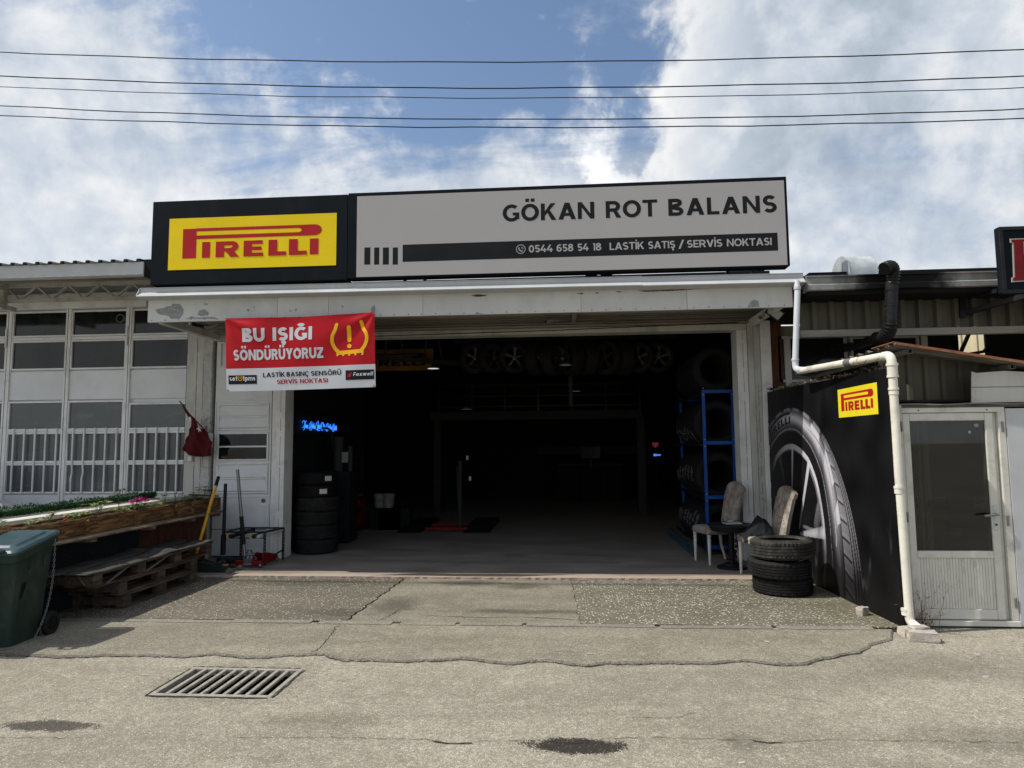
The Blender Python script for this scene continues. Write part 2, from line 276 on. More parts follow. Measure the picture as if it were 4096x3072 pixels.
M['street'] = ground_mat('street', (0.47, 0.43, 0.345), (0.325, 0.295, 0.23), (0.56, 0.52, 0.43),
    stains=((0.03, 3.84, 0.30, 0.10, 0.95), (-3.05, 3.93, 0.30, 0.08, 0.80), (0.93, 3.95, 0.16, 0.12, 0.35), (2.35, 4.05, 0.75, 0.22, 0.30), (-1.55, 4.05, 0.4, 0.16, 0.22), (-2.3, 4.72, 0.68, 0.47, 0.38), (3.4, 3.9, 0.9, 0.3, 0.22), (2.6, 5.3, 0.8, 0.4, 0.3)))
M['apron'] = ground_mat('apron', (0.40, 0.368, 0.288), (0.275, 0.25, 0.19), (0.50, 0.465, 0.38), grain=120, relief=0.8, big=0.8)
M['apron_edge'] = ground_mat('apron_edge', (0.26, 0.24, 0.20), (0.17, 0.155, 0.125), (0.33, 0.31, 0.27), grain=60, relief=1.0)
M['aggregate_dark'] = ground_mat('aggregate_dark', (0.24, 0.215, 0.165), (0.145, 0.128, 0.098), (0.29, 0.265, 0.215), peb=(0.74, 0.69, 0.58), pebscale=42, pebth=0.42, pebfrac=0.44, relief=0.9, stains=((-3.3, 7.95, 0.5, 0.2, 0.4), (-2.2, 6.6, 0.5, 0.2, 0.4)))
M['aggregate_light'] = ground_mat('aggregate_light', (0.275, 0.25, 0.19), (0.18, 0.163, 0.12), (0.35, 0.325, 0.26), peb=(0.82, 0.76, 0.63), pebscale=38, pebth=0.46, pebfrac=0.56, relief=0.9, moss=(0.10, 0.098, 0.042), stains=((2.2, 7.75, 0.5, 0.25, 0.4),))
M['slab_plain'] = ground_mat('slab_plain', (0.38, 0.35, 0.275), (0.24, 0.215, 0.165), (0.46, 0.43, 0.35), peb=(0.5, 0.47, 0.38), pebscale=40, pebth=0.26, pebfrac=0.18, relief=0.9, stains=((-1.15, 8.05, 0.6, 0.2, 0.6), (-0.55, 7.9, 0.35, 0.22, 0.5), (-1.75, 6.9, 0.3, 0.5, 0.5), (-0.4, 6.72, 0.9, 0.12, 0.5)))
M['kerb'] = ground_mat('kerb', (0.36, 0.335, 0.28), (0.26, 0.24, 0.195), (0.44, 0.41, 0.35), grain=90, relief=0.5)
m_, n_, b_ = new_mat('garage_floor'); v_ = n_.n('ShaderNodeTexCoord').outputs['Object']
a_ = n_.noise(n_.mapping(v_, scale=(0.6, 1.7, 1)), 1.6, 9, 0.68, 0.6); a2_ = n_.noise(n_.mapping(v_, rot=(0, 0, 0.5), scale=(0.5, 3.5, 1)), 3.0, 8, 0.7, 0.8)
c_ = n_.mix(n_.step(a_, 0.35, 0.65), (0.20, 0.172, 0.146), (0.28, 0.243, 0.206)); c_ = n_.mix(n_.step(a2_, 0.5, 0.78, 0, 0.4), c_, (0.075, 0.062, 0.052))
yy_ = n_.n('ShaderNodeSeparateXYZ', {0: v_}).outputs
lit_strip_ = n_.step(n_.math('ADD', yy_[1], n_.math('MULTIPLY', n_.noise(v_, 5, 6), 0.2)), 8.62, 8.48)      # pinkish threshold; its sunlit strip is painted paler than the shaded floor
c_ = n_.mix(lit_strip_, c_, n_.mix(n_.noise(v_, 4.0, 8, 0.7), (0.40, 0.30, 0.235), (0.33, 0.285, 0.235)))
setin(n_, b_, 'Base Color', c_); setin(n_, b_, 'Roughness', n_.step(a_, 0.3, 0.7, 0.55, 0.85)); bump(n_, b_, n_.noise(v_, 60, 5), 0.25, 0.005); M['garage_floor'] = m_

# ---------------------------------------------------------------- mesh helpers
def wloc(o):
    p = Vector((0, 0, 0))
    while o is not None: p = p + o.location; o = o.parent
    return p
def props(o, label=None, cat=None, group=None, kind=None):
    for k, v in (('label', label), ('category', cat), ('group', group), ('kind', kind)):
        if v: o[k] = v
    return o
def thing(name, label, cat, loc=(0, 0, 0), group=None):
    o = bpy.data.objects.new(name, None); COL.objects.link(o); o.location = loc; o.empty_display_size = 0.2
    return props(o, label, cat, group)
class MB:
    def __init__(s): s.v = []; s.f = []
    def add(s, vs, fs):
        b = len(s.v); s.v += [Vector(p) for p in vs]; s.f += [tuple(b+i for i in f) for f in fs]; return s
    def box(s, x0, x1, y0, y1, z0, z1):
        return s.add([(x0, y0, z0), (x1, y0, z0), (x1, y1, z0), (x0, y1, z0), (x0, y0, z1), (x1, y0, z1), (x1, y1, z1), (x0, y1, z1)],
                     [(3, 2, 1, 0), (4, 5, 6, 7), (0, 1, 5, 4), (1, 2, 6, 5), (2, 3, 7, 6), (3, 0, 4, 7)])
    def bar(s, a, b, w, h, up=(0, 0, 1)):
        a = Vector(a); b = Vector(b); d = (b-a).normalized(); up = Vector(up)
        if abs(d.dot(up)) > 0.98: up = Vector((0, 1, 0))
        r = d.cross(up).normalized()*w/2; u = r.cross(d).normalized()*h/2
        vs = [p+sx*r+su*u for p in (a, b) for sx, su in ((-1, -1), (1, -1), (1, 1), (-1, 1))]
        return s.add(vs, [(3, 2, 1, 0), (4, 5, 6, 7), (0, 1, 5, 4), (1, 2, 6, 5), (2, 3, 7, 6), (3, 0, 4, 7)])
    def tube(s, pts, r, n=10, caps=True):
        pts = [Vector(p) for p in pts]; rs = r if isinstance(r, (list, tuple)) else [r]*len(pts); b = len(s.v); prev = None
        for i, p in enumerate(pts):
            t = (pts[min(i+1, len(pts)-1)] - pts[max(i-1, 0)]).normalized()
            if prev is None:
                a = Vector((0, 0, 1)) if abs(t.z) < 0.9 else Vector((1, 0, 0)); x = t.cross(a).normalized()
            else: x = (prev - t*prev.dot(t)).normalized()
            prev = x; y = t.cross(x)
            for k in range(n):
                a = 2*math.pi*k/n; s.v.append(p + (x*math.cos(a)+y*math.sin(a))*rs[i])
        for i in range(len(pts)-1):
            for k in range(n):
                k2 = (k+1) % n; s.f.append((b+i*n+k, b+i*n+k2, b+(i+1)*n+k2, b+(i+1)*n+k))
        if caps: s.f.append(tuple(b+k for k in reversed(range(n)))); s.f.append(tuple(b+(len(pts)-1)*n+k for k in range(n)))
        return s
    def lathe(s, prof, n=32, c=(0, 0, 0), axis='z', closed=False, rfun=None):
        b = len(s.v); c = Vector(c)
        for i in range(n):
            a = 2*math.pi*i/n; ca, sa = math.cos(a), math.sin(a)
            for j, (r, h) in enumerate(prof):
                if rfun: r = rfun(i, j, r)
                p = {'z': (r*ca, r*sa, h), 'y': (r*ca, h, r*sa), 'x': (h, r*ca, r*sa)}[axis]; s.v.append(c+Vector(p))
        m = len(prof)
        for i in range(n):
            i2 = (i+1) % n
            for j in range(m if closed else m-1):
                j2 = (j+1) % m; s.f.append((b+i*m+j, b+i2*m+j, b+i2*m+j2, b+i*m+j2))
        return s
    def prism(s, poly, T, d0, d1):
        """poly in (u, v); T(u, v, d) -> point"""
        n = len(poly); vs = [T(u, v, d0) for u, v in poly]+[T(u, v, d1) for u, v in poly]
        return s.add(vs, [tuple(reversed(range(n))), tuple(range(n, 2*n))]+[(i, (i+1) % n, n+(i+1) % n, n+i) for i in range(n)])
    def ribbon(s, pts, wd, T, d, closed=False):
        """thick polyline in (u, v) as one strip with mitred joins"""
        n = len(pts); L = []; Rr = []
        for i, (x, y) in enumerate(pts):
            p = Vector((x, y))
            a = Vector(pts[i-1]) if (i > 0 or closed) else None; c = Vector(pts[(i+1) % n]) if (i < n-1 or closed) else None
            d1 = (p-a).normalized() if a is not None else None; d2 = (c-p).normalized() if c is not None else None
            if d1 is None: d1 = d2
            if d2 is None: d2 = d1
            t = (d1+d2)
            if t.length < 1e-4: t = d1
            t.normalize(); nn = Vector((-t.y, t.x)); k = nn.dot(Vector((-d1.y, d1.x))); o = nn*(wd/2/max(0.35, k))
            L.append(p+o); Rr.append(p-o)
        vs = [T(q.x, q.y, d) for q in L]+[T(q.x, q.y, d) for q in Rr]
        fs = [(i, n+i, n+(i+1) % n, (i+1) % n) for i in range(n if closed else n-1)]
        return s.add(vs, fs)
    def xform(s, mtx): s.v = [mtx @ p for p in s.v]; return s
    def shift(s, x, y, z): s.v = [p+Vector((x, y, z)) for p in s.v]; return s
    def mesh(s, name, m, smooth=False, off=Vector((0, 0, 0)), bevel=0.0):
        me = bpy.data.meshes.new(name); me.from_pydata([tuple(p-off) for p in s.v], [], s.f)
        bm = bmesh.new(); bm.from_mesh(me)
        bmesh.ops.recalc_face_normals(bm, faces=bm.faces)
        if bevel:
            es = [e for e in bm.edges if len(e.link_faces) == 2 and e.calc_face_angle(0) > 0.6]
            bmesh.ops.bevel(bm, geom=es, offset=bevel, segments=1, affect='EDGES', clamp_overlap=True)
        bm.to_mesh(me); bm.free()
        if m is not None: me.materials.append(M[m] if isinstance(m, str) else m)
        if smooth:
            me.polygons.foreach_set('use_smooth', [True]*len(me.polygons))
            if isinstance(smooth, float): me.set_sharp_from_angle(angle=smooth)
        return me
    def build(s, name, m, parent=None, label=None, cat=None, group=None, kind=None, smooth=False, bevel=0.0, origin=None):
        if parent is not None: off = wloc(parent)
        elif origin is not None: off = Vector(origin)
        elif cat:
            xs = [p.x for p in s.v]; ys = [p.y for p in s.v]; off = Vector(((min(xs)+max(xs))/2, (min(ys)+max(ys))/2, min(p.z for p in s.v)))
        else: off = Vector((0, 0, 0))
        o = bpy.data.objects.new(name, s.mesh(name, m, smooth, off, bevel)); COL.objects.link(o)
        if parent is not None: o.parent = parent
        else: o.location = off
        return props(o, label, cat, group, kind)
def copy_tree(o, parent=None):
    c = o.copy(); COL.objects.link(c); c.parent = parent
    for ch in o.children: copy_tree(ch, c)
    return c
SM = 0.7
def rnd(a, b): return random.uniform(a, b)
def arc(cx, cy, rx, ry, a0, a1, n=12): return [(cx+rx*math.cos(R(a0+(a1-a0)*i/n)), cy+ry*math.sin(R(a0+(a1-a0)*i/n))) for i in range(n+1)]
def bez(a, b, c, n=8):
    a, b, c = Vector(a), Vector(b), Vector(c); return [a*(1-t)**2+b*2*t*(1-t)+c*t*t for t in [i/n for i in range(n+1)]]
def rounded(pts, r, n=6):
    """polyline with rounded corners"""
    pts = [Vector(p) for p in pts]; out = [pts[0]]
    for i in range(1, len(pts)-1):
        a = pts[i]+(pts[i-1]-pts[i]).normalized()*r; b = pts[i]+(pts[i+1]-pts[i]).normalized()*r; out += bez(a, pts[i], b, n)
    return out+[pts[-1]]

# ---------------------------------------------------------------- lettering
def glyph(ch, w):
    """-> (strokes, polygons, width); cap height 1, stroke w"""
    h = w/2; S = []; P = []; dots = None; ced = False; brv = False
    def rect(x0, y0, x1, y1): P.append([(x0, y0), (x1, y0), (x1, y1), (x0, y1)])
    def dia(x0, y0, x1, y1, k=1.18):
        q = w*k/2; P.append([(x0-q, y0), (x0+q, y0), (x1+q, y1), (x1-q, y1)])
    if ch in 'ÖÜ': dots = 2; ch = {'Ö': 'O', 'Ü': 'U'}[ch]
    elif ch == 'İ': dots = 1; ch = 'I'
    elif ch in 'ÇŞ': ced = True; ch = {'Ç': 'C', 'Ş': 'S'}[ch]
    elif ch == 'Ğ': brv = True; ch = 'G'
    wd = 0.8
    if ch == 'A': wd = 0.90; q = w*0.6; dia(q, 0, .45, 1); dia(.9-q, 0, .45, 1); rect(.24, .21, .66, .21+w*.85)
    elif ch == 'B': wd = .76; rect(0, 0, w, 1); S.append([(h, 1-h)]+arc(.40, .755, .245-h*.6, .245-h, 90, -90)+[(h, .51)]); S.append([(h, .51)]+arc(.43, .255+h*.0, .30-h*.8, .255-h+.01, 90, -90)+[(h, h)])
    elif ch == 'C': wd = .82; S.append(arc(.46, .5, .46-h, .515-h, 48, 312, 22))
    elif ch == 'D': wd = .84; rect(0, 0, w, 1); S.append([(h, 1-h)]+arc(.36, .5, .48-h, .5-h, 90, -90, 16)+[(h, h)])
    elif ch == 'E': wd = .64; rect(0, 0, w, 1); rect(w, 0, .64, w*.9); rect(w, 1-w*.9, .64, 1); rect(w, .5-w*.42, .58, .5+w*.42)
    elif ch == 'F': wd = .62; rect(0, 0, w, 1); rect(w, 1-w*.9, .62, 1); rect(w, .42-w*.42, .56, .42+w*.42)
    elif ch == 'G': wd = .86; S.append(arc(.46, .5, .46-h, .515-h, 48, 318, 22)); rect(.86-w, .12, .86, .52); rect(.52, .52-w*.85, .86-w, .52)
    elif ch == 'I': wd = w; rect(0, 0, w, 1)
    elif ch == 'K': wd = .80; rect(0, 0, w, 1); P.append([(w, .30), (w, .30+w*1.35), (.76-w*.15, 1), (.76, 1), (.76-w*1.25+w*.9, 1)][:0] or [(w, .26), (.76, 1), (.76-w*1.25, 1), (w, .26+w*1.25)]); P.append([(.30, .52), (.80-w*1.25, 0), (.80, 0), (.42, .66)])
    elif ch == 'L': wd = .60; rect(0, 0, w, 1); rect(w, 0, .60, w*.9)
    elif ch == 'M': wd = .98; rect(0, 0, w, 1); rect(.98-w, 0, .98, 1); P.append([(w, 1), (w, .68), (.49, .18), (.49, .48)]); P.append([(.98-w, .68), (.98-w, 1), (.49, .48), (.49, .18)])
    elif ch == 'N': wd = .84; rect(0, 0, w, 1); rect(.84-w, 0, .84, 1); P.append([(w, 1), (w, 1-w*1.55), (.84-w, 0), (.84-w, w*1.55)])
    elif ch in 'O': wd = .92; S.append(arc(.46, .5, .46-h, .515-h, 0, 345, 23)+['c'])
    elif ch == '0': wd = .68; S.append(arc(.34, .5, .34-h, .515-h, 0, 345, 23)+['c'])
    elif ch == 'R': wd = .78; rect(0, 0, w, 1); S.append([(h, 1-h)]+arc(.40, .68, .33-h, .32-h, 90, -90)+[(h, .36+h)]); P.append([(.36, .40), (.78-w*1.2, 0), (.78, 0), (.54, .46)])
    elif ch == 'P': wd = .74; rect(0, 0, w, 1); S.append([(h, 1-h)]+arc(.40, .67, .34-h, .33-h, 90, -90)+[(h, .34+h)])
    elif ch == 'S':
        wd = .70; ry = (1-w)/4+.006; S.append(arc(.35, 1-h-ry+.01, .33-h, ry, 32, 265, 14)+arc(.35, h+ry-.01, .34-h, ry, 85, -148, 14))
    elif ch == 'T': wd = .74; rect(.37-h, 0, .37+h, 1-w*.9); rect(0, 1-w*.9, .74, 1)
    elif ch == 'U': wd = .80; S.append([(h, 1), (h, .42)]+arc(.40, .40, .40-h, .41-h, 180, 360, 14)+[(.80-h, .42), (.80-h, 1)])
    elif ch == 'V': wd = .86; q = w*.6; dia(.43, 0, q, 1); dia(.43, 0, .86-q, 1)
    elif ch == 'Y': wd = .82; rect(.41-h, 0, .41+h, .45); q = w*.62; P.append([(.41-h, .36), (.41+h, .36), (w*1.22, 1), (0, 1)]); P.append([(.41-h, .36), (.41+h, .36), (.82, 1), (.82-w*1.22, 1)])
    elif ch == 'Z': wd = .70; rect(0, 0, .70, w*.9); rect(0, 1-w*.9, .70, 1); P.append([(0, w*.9), (w*1.35, w*.9), (.70, 1-w*.9), (.70-w*1.35, 1-w*.9)])
    elif ch == '1': wd = .36; rect(.36-w, 0, .36, 1); rect(.08, 1-w*.9, .36-w, 1)
    elif ch == '4': wd = .74; rect(.44, 0, .44+w*.95, .55); P.append([(0, .38), (w*1.2, .38), (.54, 1), (.54-w*1.2, 1)]); rect(0, .38-w*.9, .74, .38)
    elif ch == '5': wd = .66; rect(.08, 1-w*.9, .60, 1); rect(.08, .50, .08+w*.9, 1-w*.9); S.append([(.10, .61-h)]+arc(.34, .315, .32-h, .315-h, 80, -145, 14))
    elif ch == '6': wd = .70; S.append(arc(.35, .32, .35-h, .32-h, 0, 345, 20)+['c']); S.append(arc(.44, .45, .44-h, .56-h, 65, 172, 12))
    elif ch == '8': wd = .70; S.append(arc(.35, .30, .35-h, .31-h, 0, 345, 20)+['c']); S.append(arc(.35, .755, .31-h, .255-h, 0, 345, 20)+['c'])
    elif ch == '3': wd = .68; S.append(arc(.30, .74, .32-h, .26-h, 140, -90, 12)); S.append(arc(.30, .28, .36-h, .30-h, 90, -140, 12))
    elif ch == '/': wd = .45; dia(.08, -.12, .40, 1.1, .9)
    elif ch == ',': wd = .2; P.append([(0, -.18), (.1, -.18), (.2, .12), (0, .12)])
    elif ch == '.': wd = .16; rect(0, 0, .14, .14)
    elif ch == 's': wd = .46; ry = (.72-w)/4; S.append(arc(.23, .72-h-ry, .22-h, ry, 35, 265, 8)+arc(.23, h+ry, .22-h, ry, 85, -145, 8))
    elif ch == 'e': wd = .54; S.append([(h, .37)]+[(.54-h, .37)]+arc(.27, .36, .27-h, .37-h, 15, 320, 14))
    elif ch == 't': wd = .36; rect(.10, 0, .10+w, .95); rect(0, .72-w, .36, .72); rect(.10+w, 0, .36, w*.8)
    elif ch == 'p': wd = .58; rect(0, -.25, w, .72); S.append(arc(.30, .36, .28-h, .37-h, 0, 345, 16)+['c'])
    elif ch == 'm': wd = .90; rect(0, 0, w, .72); S.append([(h, .5)]+arc(.27, .46, .20, .24-h+.02, 180, 0, 8)+[(.47, 0)]); S.append([(.47, .5)]+arc(.65, .46, .18, .24-h+.02, 180, 0, 8)+[(.83, 0)])
    elif ch == 'o': wd = .58; S.append(arc(.29, .36, .29-h, .37-h, 0, 345, 18)+['c'])
    elif ch == 'x': wd = .56; dia(w*.6, 0, .56-w*.6, .72); dia(.56-w*.6, 0, w*.6, .72)
    elif ch == 'w': wd = .84; dia(.24, 0, w*.55, .72, 1.0); dia(.24, 0, .42, .72, 1.0); dia(.60, 0, .42, .72, 1.0); dia(.60, 0, .84-w*.55, .72, 1.0)
    elif ch == 'l': wd = w; rect(0, 0, w, 1)
    elif ch == ' ': wd = .24
    if dots == 2: rect(wd/2-w*1.15, 1.13, wd/2-w*.2, 1.13+w*.95); rect(wd/2+w*.2, 1.13, wd/2+w*1.15, 1.13+w*.95)
    if dots == 1: rect(wd/2-w*.5, 1.13, wd/2+w*.5, 1.13+w*.95)
    if ced: S.append([(wd/2, 0), (wd/2+.02, -.10)]+arc(wd/2, -.17, .10, .075, 60, -110, 6))
    if brv: S.append(arc(wd/2, 1.30, .17, .15, 200, 340, 8))
    return S, P, wd
def text(mb, s, T, x0, x1, base, cap, w=0.2, gap=0.13, d=0.0, slant=0.0, hs=None):
    """print s between x0 and x1 on the surface T(u, v, depth)"""
    if hs and len(s) > 1:
        sw = sum(glyph(c, w)[2] for c in s); kk = cap*hs; gap = min(.30, max(.07, ((x1-x0)/kk-sw)/(len(s)-1)))
    gl = []; x = 0
    for ch in s:
        S, P, wd = glyph(ch, w); gl.append((x, S, P)); x += wd+gap
    tot = x-gap; kx = (x1-x0)/tot; i = 0
    for gx, S, P in gl:
        def TT(u, v, dd, gx=gx): return T(x0+(gx+u+v*slant)*kx, base+v*cap, dd)
        for st in S:
            i += 1; cl = st[-1] == 'c'
            mb.ribbon(st[:-1] if cl else st, w if not st[-1] == 'thin' else w*.6, TT, d+0.00018*(i % 5), cl)
        for p in P:
            i += 1; mb.add([TT(u, v, d+0.00018*(i % 5)) for u, v in p], [tuple(range(len(p)))])
    return mb
def drape(mb, T, maxlen=.02):
    """take flat (u, v, depth) lettering, cut it finely and lay it on T"""
    bm = bmesh.new(); vv = [bm.verts.new(p) for p in mb.v]
    for f in mb.f:
        try: bm.faces.new([vv[i] for i in f])
        except ValueError: pass
    bmesh.ops.triangulate(bm, faces=bm.faces)
    for _ in range(4):
        es = [e for e in bm.edges if e.calc_length() > maxlen]
        if not es: break
        bmesh.ops.subdivide_edges(bm, edges=es, cuts=1); bmesh.ops.triangulate(bm, faces=bm.faces)
    bm.verts.index_update(); out = MB(); out.v = [Vector(T(v.co.x, v.co.y, v.co.z)) for v in bm.verts]; out.f = [tuple(v.index for v in f.verts) for f in bm.faces]; bm.free(); return out
def logo(T, parent, red, dd):
    """wide slab lettering under the long arm of the first letter; u, v in 0..1"""
    mb = MB(); k = [0]
    def P(poly): k[0] += 1; mb.add([T(u, v, dd+0.00006*k[0]) for u, v in poly], [tuple(range(len(poly)))])
    def rc(a, b, c, d): P([(a, b), (c, b), (c, d), (a, d)])
    rc(.085, .215, .168, .79)
    rc(.168, .735, .79, .795); rc(.168, .585, .79, .655)
    o = arc(.872, .69, .042, .1055, 90, -90, 14); i_ = arc(.775, .695, .020, .04, 90, -90, 14)
    for a in range(14): P([i_[a], i_[a+1], (max(.80, o[a+1][0]-.06) if False else o[a+1][0], o[a+1][1]), o[a]])
    P([(.775, .735), (.872, .7955), (.775, .795)]); P([(.775, .655), (.775, .585), (.872, .5845)])
    b, t = .218, .523; bh = .078
    rc(.2036, b, .252, t); rc(.845, b, .896, t)
    rc(.286, b, .337, t); rc(.337, t-bh, .385, t); rc(.337, b+.105, .385, b+.105+.07)
    ro = arc(.385, (t+b+.105)/2, .037, (t-b-.105)/2, 90, -90, 10); ri = arc(.375, (t+b+.105)/2+.0, .012, (t-b-.105)/2-bh, 90, -90, 10)
    for a in range(10): P([ri[a], ri[a+1], ro[a+1], ro[a]])
    P([(.345, b+.12), (.375, b), (.428, b), (.385, b+.15)])
    rc(.453, b, .503, t); rc(.503, b, .570, b+bh*.9); rc(.503, t-bh*.9, .566, t); rc(.503, .5*(b+t)-.035, .560, .5*(b+t)+.035)
    for x in (.601, .722): rc(x, b, x+.052, t); rc(x+.052, b, x+.106, b+bh)
    return mb.build('lettering', red, parent)
# ================================================================ the ground
def ground_part(name, poly, z, m, thick=0.0, parent=None, kind=None):
    mb = MB(); mb.prism(poly, lambda u, v, d: (u, v, d), z-thick, z) if thick else mb.add([(x, y, z) for x, y in poly], [tuple(range(len(poly)))])
    return mb.build(name, m, parent, kind=kind)
GX0, GX1, GY0, GY1 = -2.76, -1.93, 4.43, 4.99          # drain opening
ZS = -0.017
mb = MB(); F = 400.0
xs = [-F, GX0, GX1, F]; ys = [-F, GY0, GY1, F]
for i in range(3):
    for j in range(3):
        if i == 1 and j == 1: continue
        mb.add([(xs[i], ys[j], ZS), (xs[i+1], ys[j], ZS), (xs[i+1], ys[j+1], ZS), (xs[i], ys[j+1], ZS)], [(0, 1, 2, 3)])
street = mb.build('ground', 'street', kind='structure')
# apron with a broken front edge
edge_px = [(0, 2617), (120, 2620), (232, 2628), (440, 2620), (575, 2621), (740, 2626), (862, 2615), (940, 2624), (1020, 2630), (1110, 2624), (1160, 2620), (1300, 2616), (1345, 2632), (1390, 2640), (1480, 2640), (1620, 2645), (1700, 2640), (1760, 2642), (1850, 2632), (1950, 2645), (2048, 2655), (2120, 2645), (2190, 2641), (2235, 2646), (2290, 2658), (2335, 2662), (2400, 2654), (2490, 2652), (2640, 2650), (2835, 2652), (2985, 2641), (3060, 2652), (3150, 2658), (3215, 2656), (3280, 2637), (3345, 2625), (3400, 2612), (3440, 2607), (3484, 2586)]
ed = [U(x, y, 'z', -0.006) for x, y in edge_px]; fine = [Vector((-9, ed[0].y, 0))]
for a, b in zip(ed, ed[1:]):
    k = max(2, int((b-a).length/0.02))
    for i in range(k):
        t = i/k; p = a.lerp(b, t); q_ = mathutils.noise.noise(Vector((p.x*9, 1, 0)))*.020+mathutils.noise.noise(Vector((p.x*31, 5, 0)))*.014+mathutils.noise.noise(Vector((p.x*75, 3, 0)))*.008; fine.append(Vector((p.x, p.y+q_+rnd(-.002, .002), 0)))
end = ed[-1]; fine += [Vector((end.x+.01, end.y+.04, 0)), Vector((2.62, 5.95, 0)), Vector((2.75, 6.22, 0))]
YJ = 6.245
mb = MB(); n = len(fine)
rows = []
for p in fine:
    jag = .006+.006*mathutils.noise.noise(Vector((p.x*23, 2, 7)))+rnd(-.002, .002)
    rows.append([(p.x, YJ, -0.004), (p.x, min(YJ-.001, p.y+.03+.03*mathutils.noise.noise(Vector((p.x*6, 9, 3)))), -0.004), (p.x, min(YJ-.0005, p.y), -0.009), (p.x, min(YJ, p.y-jag), -0.019)])
vs = [q for r_ in rows for q in r_]
fs = [(i*4+j, (i+1)*4+j, (i+1)*4+j+1, i*4+j+1) for i in range(n-1) for j in range(3)]
apron = mb.add(vs, fs).build('pavement', 'apron', kind='structure'); apron.data.materials.append(M['apron_edge'])
for p in apron.data.polygons:
    if p.index % 3 >= 1: p.material_index = 1
def crack(pts, w0, w1, z, parent, jitter=0.012, step=0.03):
    """open crack: a dark ragged gap"""
    mb = MB(); L = []; Rr = []; pts = [Vector((x, y, 0)) for x, y in pts]
    for a, b in zip(pts, pts[1:]):
        k = max(1, int((b-a).length/step)); nn = Vector((-(b-a).y, (b-a).x, 0)).normalized()
        for i in range(k):
            p = a.lerp(b, i/k)+nn*rnd(-jitter, jitter); wd = rnd(w0, w1)/2; L.append(p+nn*wd); Rr.append(p-nn*wd)
    vs = [(q.x, q.y, z) for q in L]+[(q.x, q.y, z) for q in Rr]; m = len(L)
    mb.add(vs, [(i, m+i, m+i+1, i+1) for i in range(m-1)])
    return mb.build('crack', 'crack', parent)
crack([(p.x, p.y-.010) for p in fine[1:-3:2]], .002, .014, ZS+.004, street, .003)
def upx(pts, z=0): return [tuple(U(x, y, 'z', z)[:2]) for x, y in pts]
crack(upx([(0, 2937), (180, 2940), (330, 2942), (355, 2936)]), .001, .004, ZS+.004, street)
crack(upx([(900, 2940), (1300, 2938), (1720, 2946), (1780, 2963), (1890, 2961), (1915, 2953), (2048, 2952), (2150, 2950), (2240, 2960), (2310, 2960), (2400, 2943), (2600, 2938), (3000, 2950), (3060, 2960), (3140, 2958), (3260, 2948), (3700, 2952), (4096, 2960)]), .001, .005, ZS+.0045, street, .008)
crack(upx([(3010, 2952), (3080, 2961), (3150, 2959)]), .006, .012, ZS+.005, street, .004)
crack(upx([(1730, 2955), (1790, 2964), (1890, 2962), (1915, 2954)]), .006, .012, ZS+.005, street, .004)
for q in range(14):
    x = rnd(-4.2, 2.2); y = rnd(5.35, 5.9); a = rnd(-1.2, 1.2); pts = [(x, y)]
    for k in range(5): a += rnd(-.6, .6); pts.append((pts[-1][0]+.07*math.cos(a), min(6.18, max(5.33, pts[-1][1]+.05*math.sin(a)))))
    crack(pts, .0008, .003, -.0032, street, .006, .02)
for q in range(10):
    x = rnd(-3.5, 3.2); y = rnd(3.2, 5.0); a = rnd(-.5, .5); pts = [(x, y)]
    for k in range(6): a += rnd(-.5, .5); pts.append((pts[-1][0]+.08*math.cos(a), pts[-1][1]+.05*math.sin(a)))
    if not (GX0-.3 < x < GX1+.3 and GY0-.2 < y < GY1+.3): crack(pts, .0008, .0035, ZS+.0035, street, .006, .02)
# forecourt slabs, set a little apart
forecourt = None
XD0, XD1 = U(1361, 2499, 'z', 0), U(1622, 2314, 'z', 0)
def jagged(a, b, amp=.012, step=.06):
    a = Vector(a); b = Vector(b); k = max(1, int((b-a).length/step)); nn = Vector((-(b-a).y, (b-a).x)).normalized()
    return [tuple(a.lerp(b, i/k)+nn*(rnd(-amp, amp) if i else 0)) for i in range(k)]
YB = 8.30
diag = jagged((XD0.x, 6.30), (XD1.x, YB), .02)+[(XD1.x, YB)]
mid_r = jagged((0.10, 6.30), (0.02, YB), .02)+[(0.02, YB)]
s1 = [(-9, 6.30)]+[(p[0]-.010, p[1]) for p in diag]+[(-9, YB)]
s2 = [(p[0]+.010, p[1]) for p in diag]+[(q[0]-.004, q[1]) for q in reversed(mid_r)]
s3 = [(p[0]+.004, p[1]) for p in mid_r]+[(2.9, YB), (2.9, 6.30)]
mb = MB().box(-9, 2.9, 6.2, 8.4, -0.09, -0.016); forecourt = mb.build('forecourt', 'crack', kind='structure')
for poly, m, z in ((s1, 'aggregate_dark', 0.0), (s2, 'slab_plain', -.002), (s3, 'aggregate_light', .001)):
    ground_part('slab', poly, z, m, .012, forecourt)
# narrow kerb stones between slabs and apron
cuts = [-5.4, -4.55, -4.15, -3.5, -3.1, -2.35, -2.28, -1.6, -1.52, -1.02, -.98, -.42, -.38, 0.05, .30, .75, .80, 1.02, 1.3, 1.75, 1.80, 2.6]
for a, b in zip(cuts, cuts[1:]):
    if b-a < .12: continue
    y0 = 6.190+rnd(-.012, .012); y1 = y0+rnd(.085, .108)
    poly = jagged((a, y0), (b, y0), .004, .05)+jagged((b, y0), (b, y1), .003)+jagged((b, y1), (a, y1), .005, .05)+jagged((a, y1), (a, y0), .003)
    ground_part('kerb_stone', poly, rnd(.001, .005), 'kerb', .02, forecourt)
crack(upx([(1361, 2499), (1340, 2510), (1325, 2540), (1290, 2575), (1265, 2600), (1230, 2612)]), .003, .010, -.0025, forecourt, .012)
crack(upx([(1700, 2462), (1900, 2470), (2100, 2468), (2300, 2480), (2400, 2487)]), .003, .012, .0025, forecourt, .012)
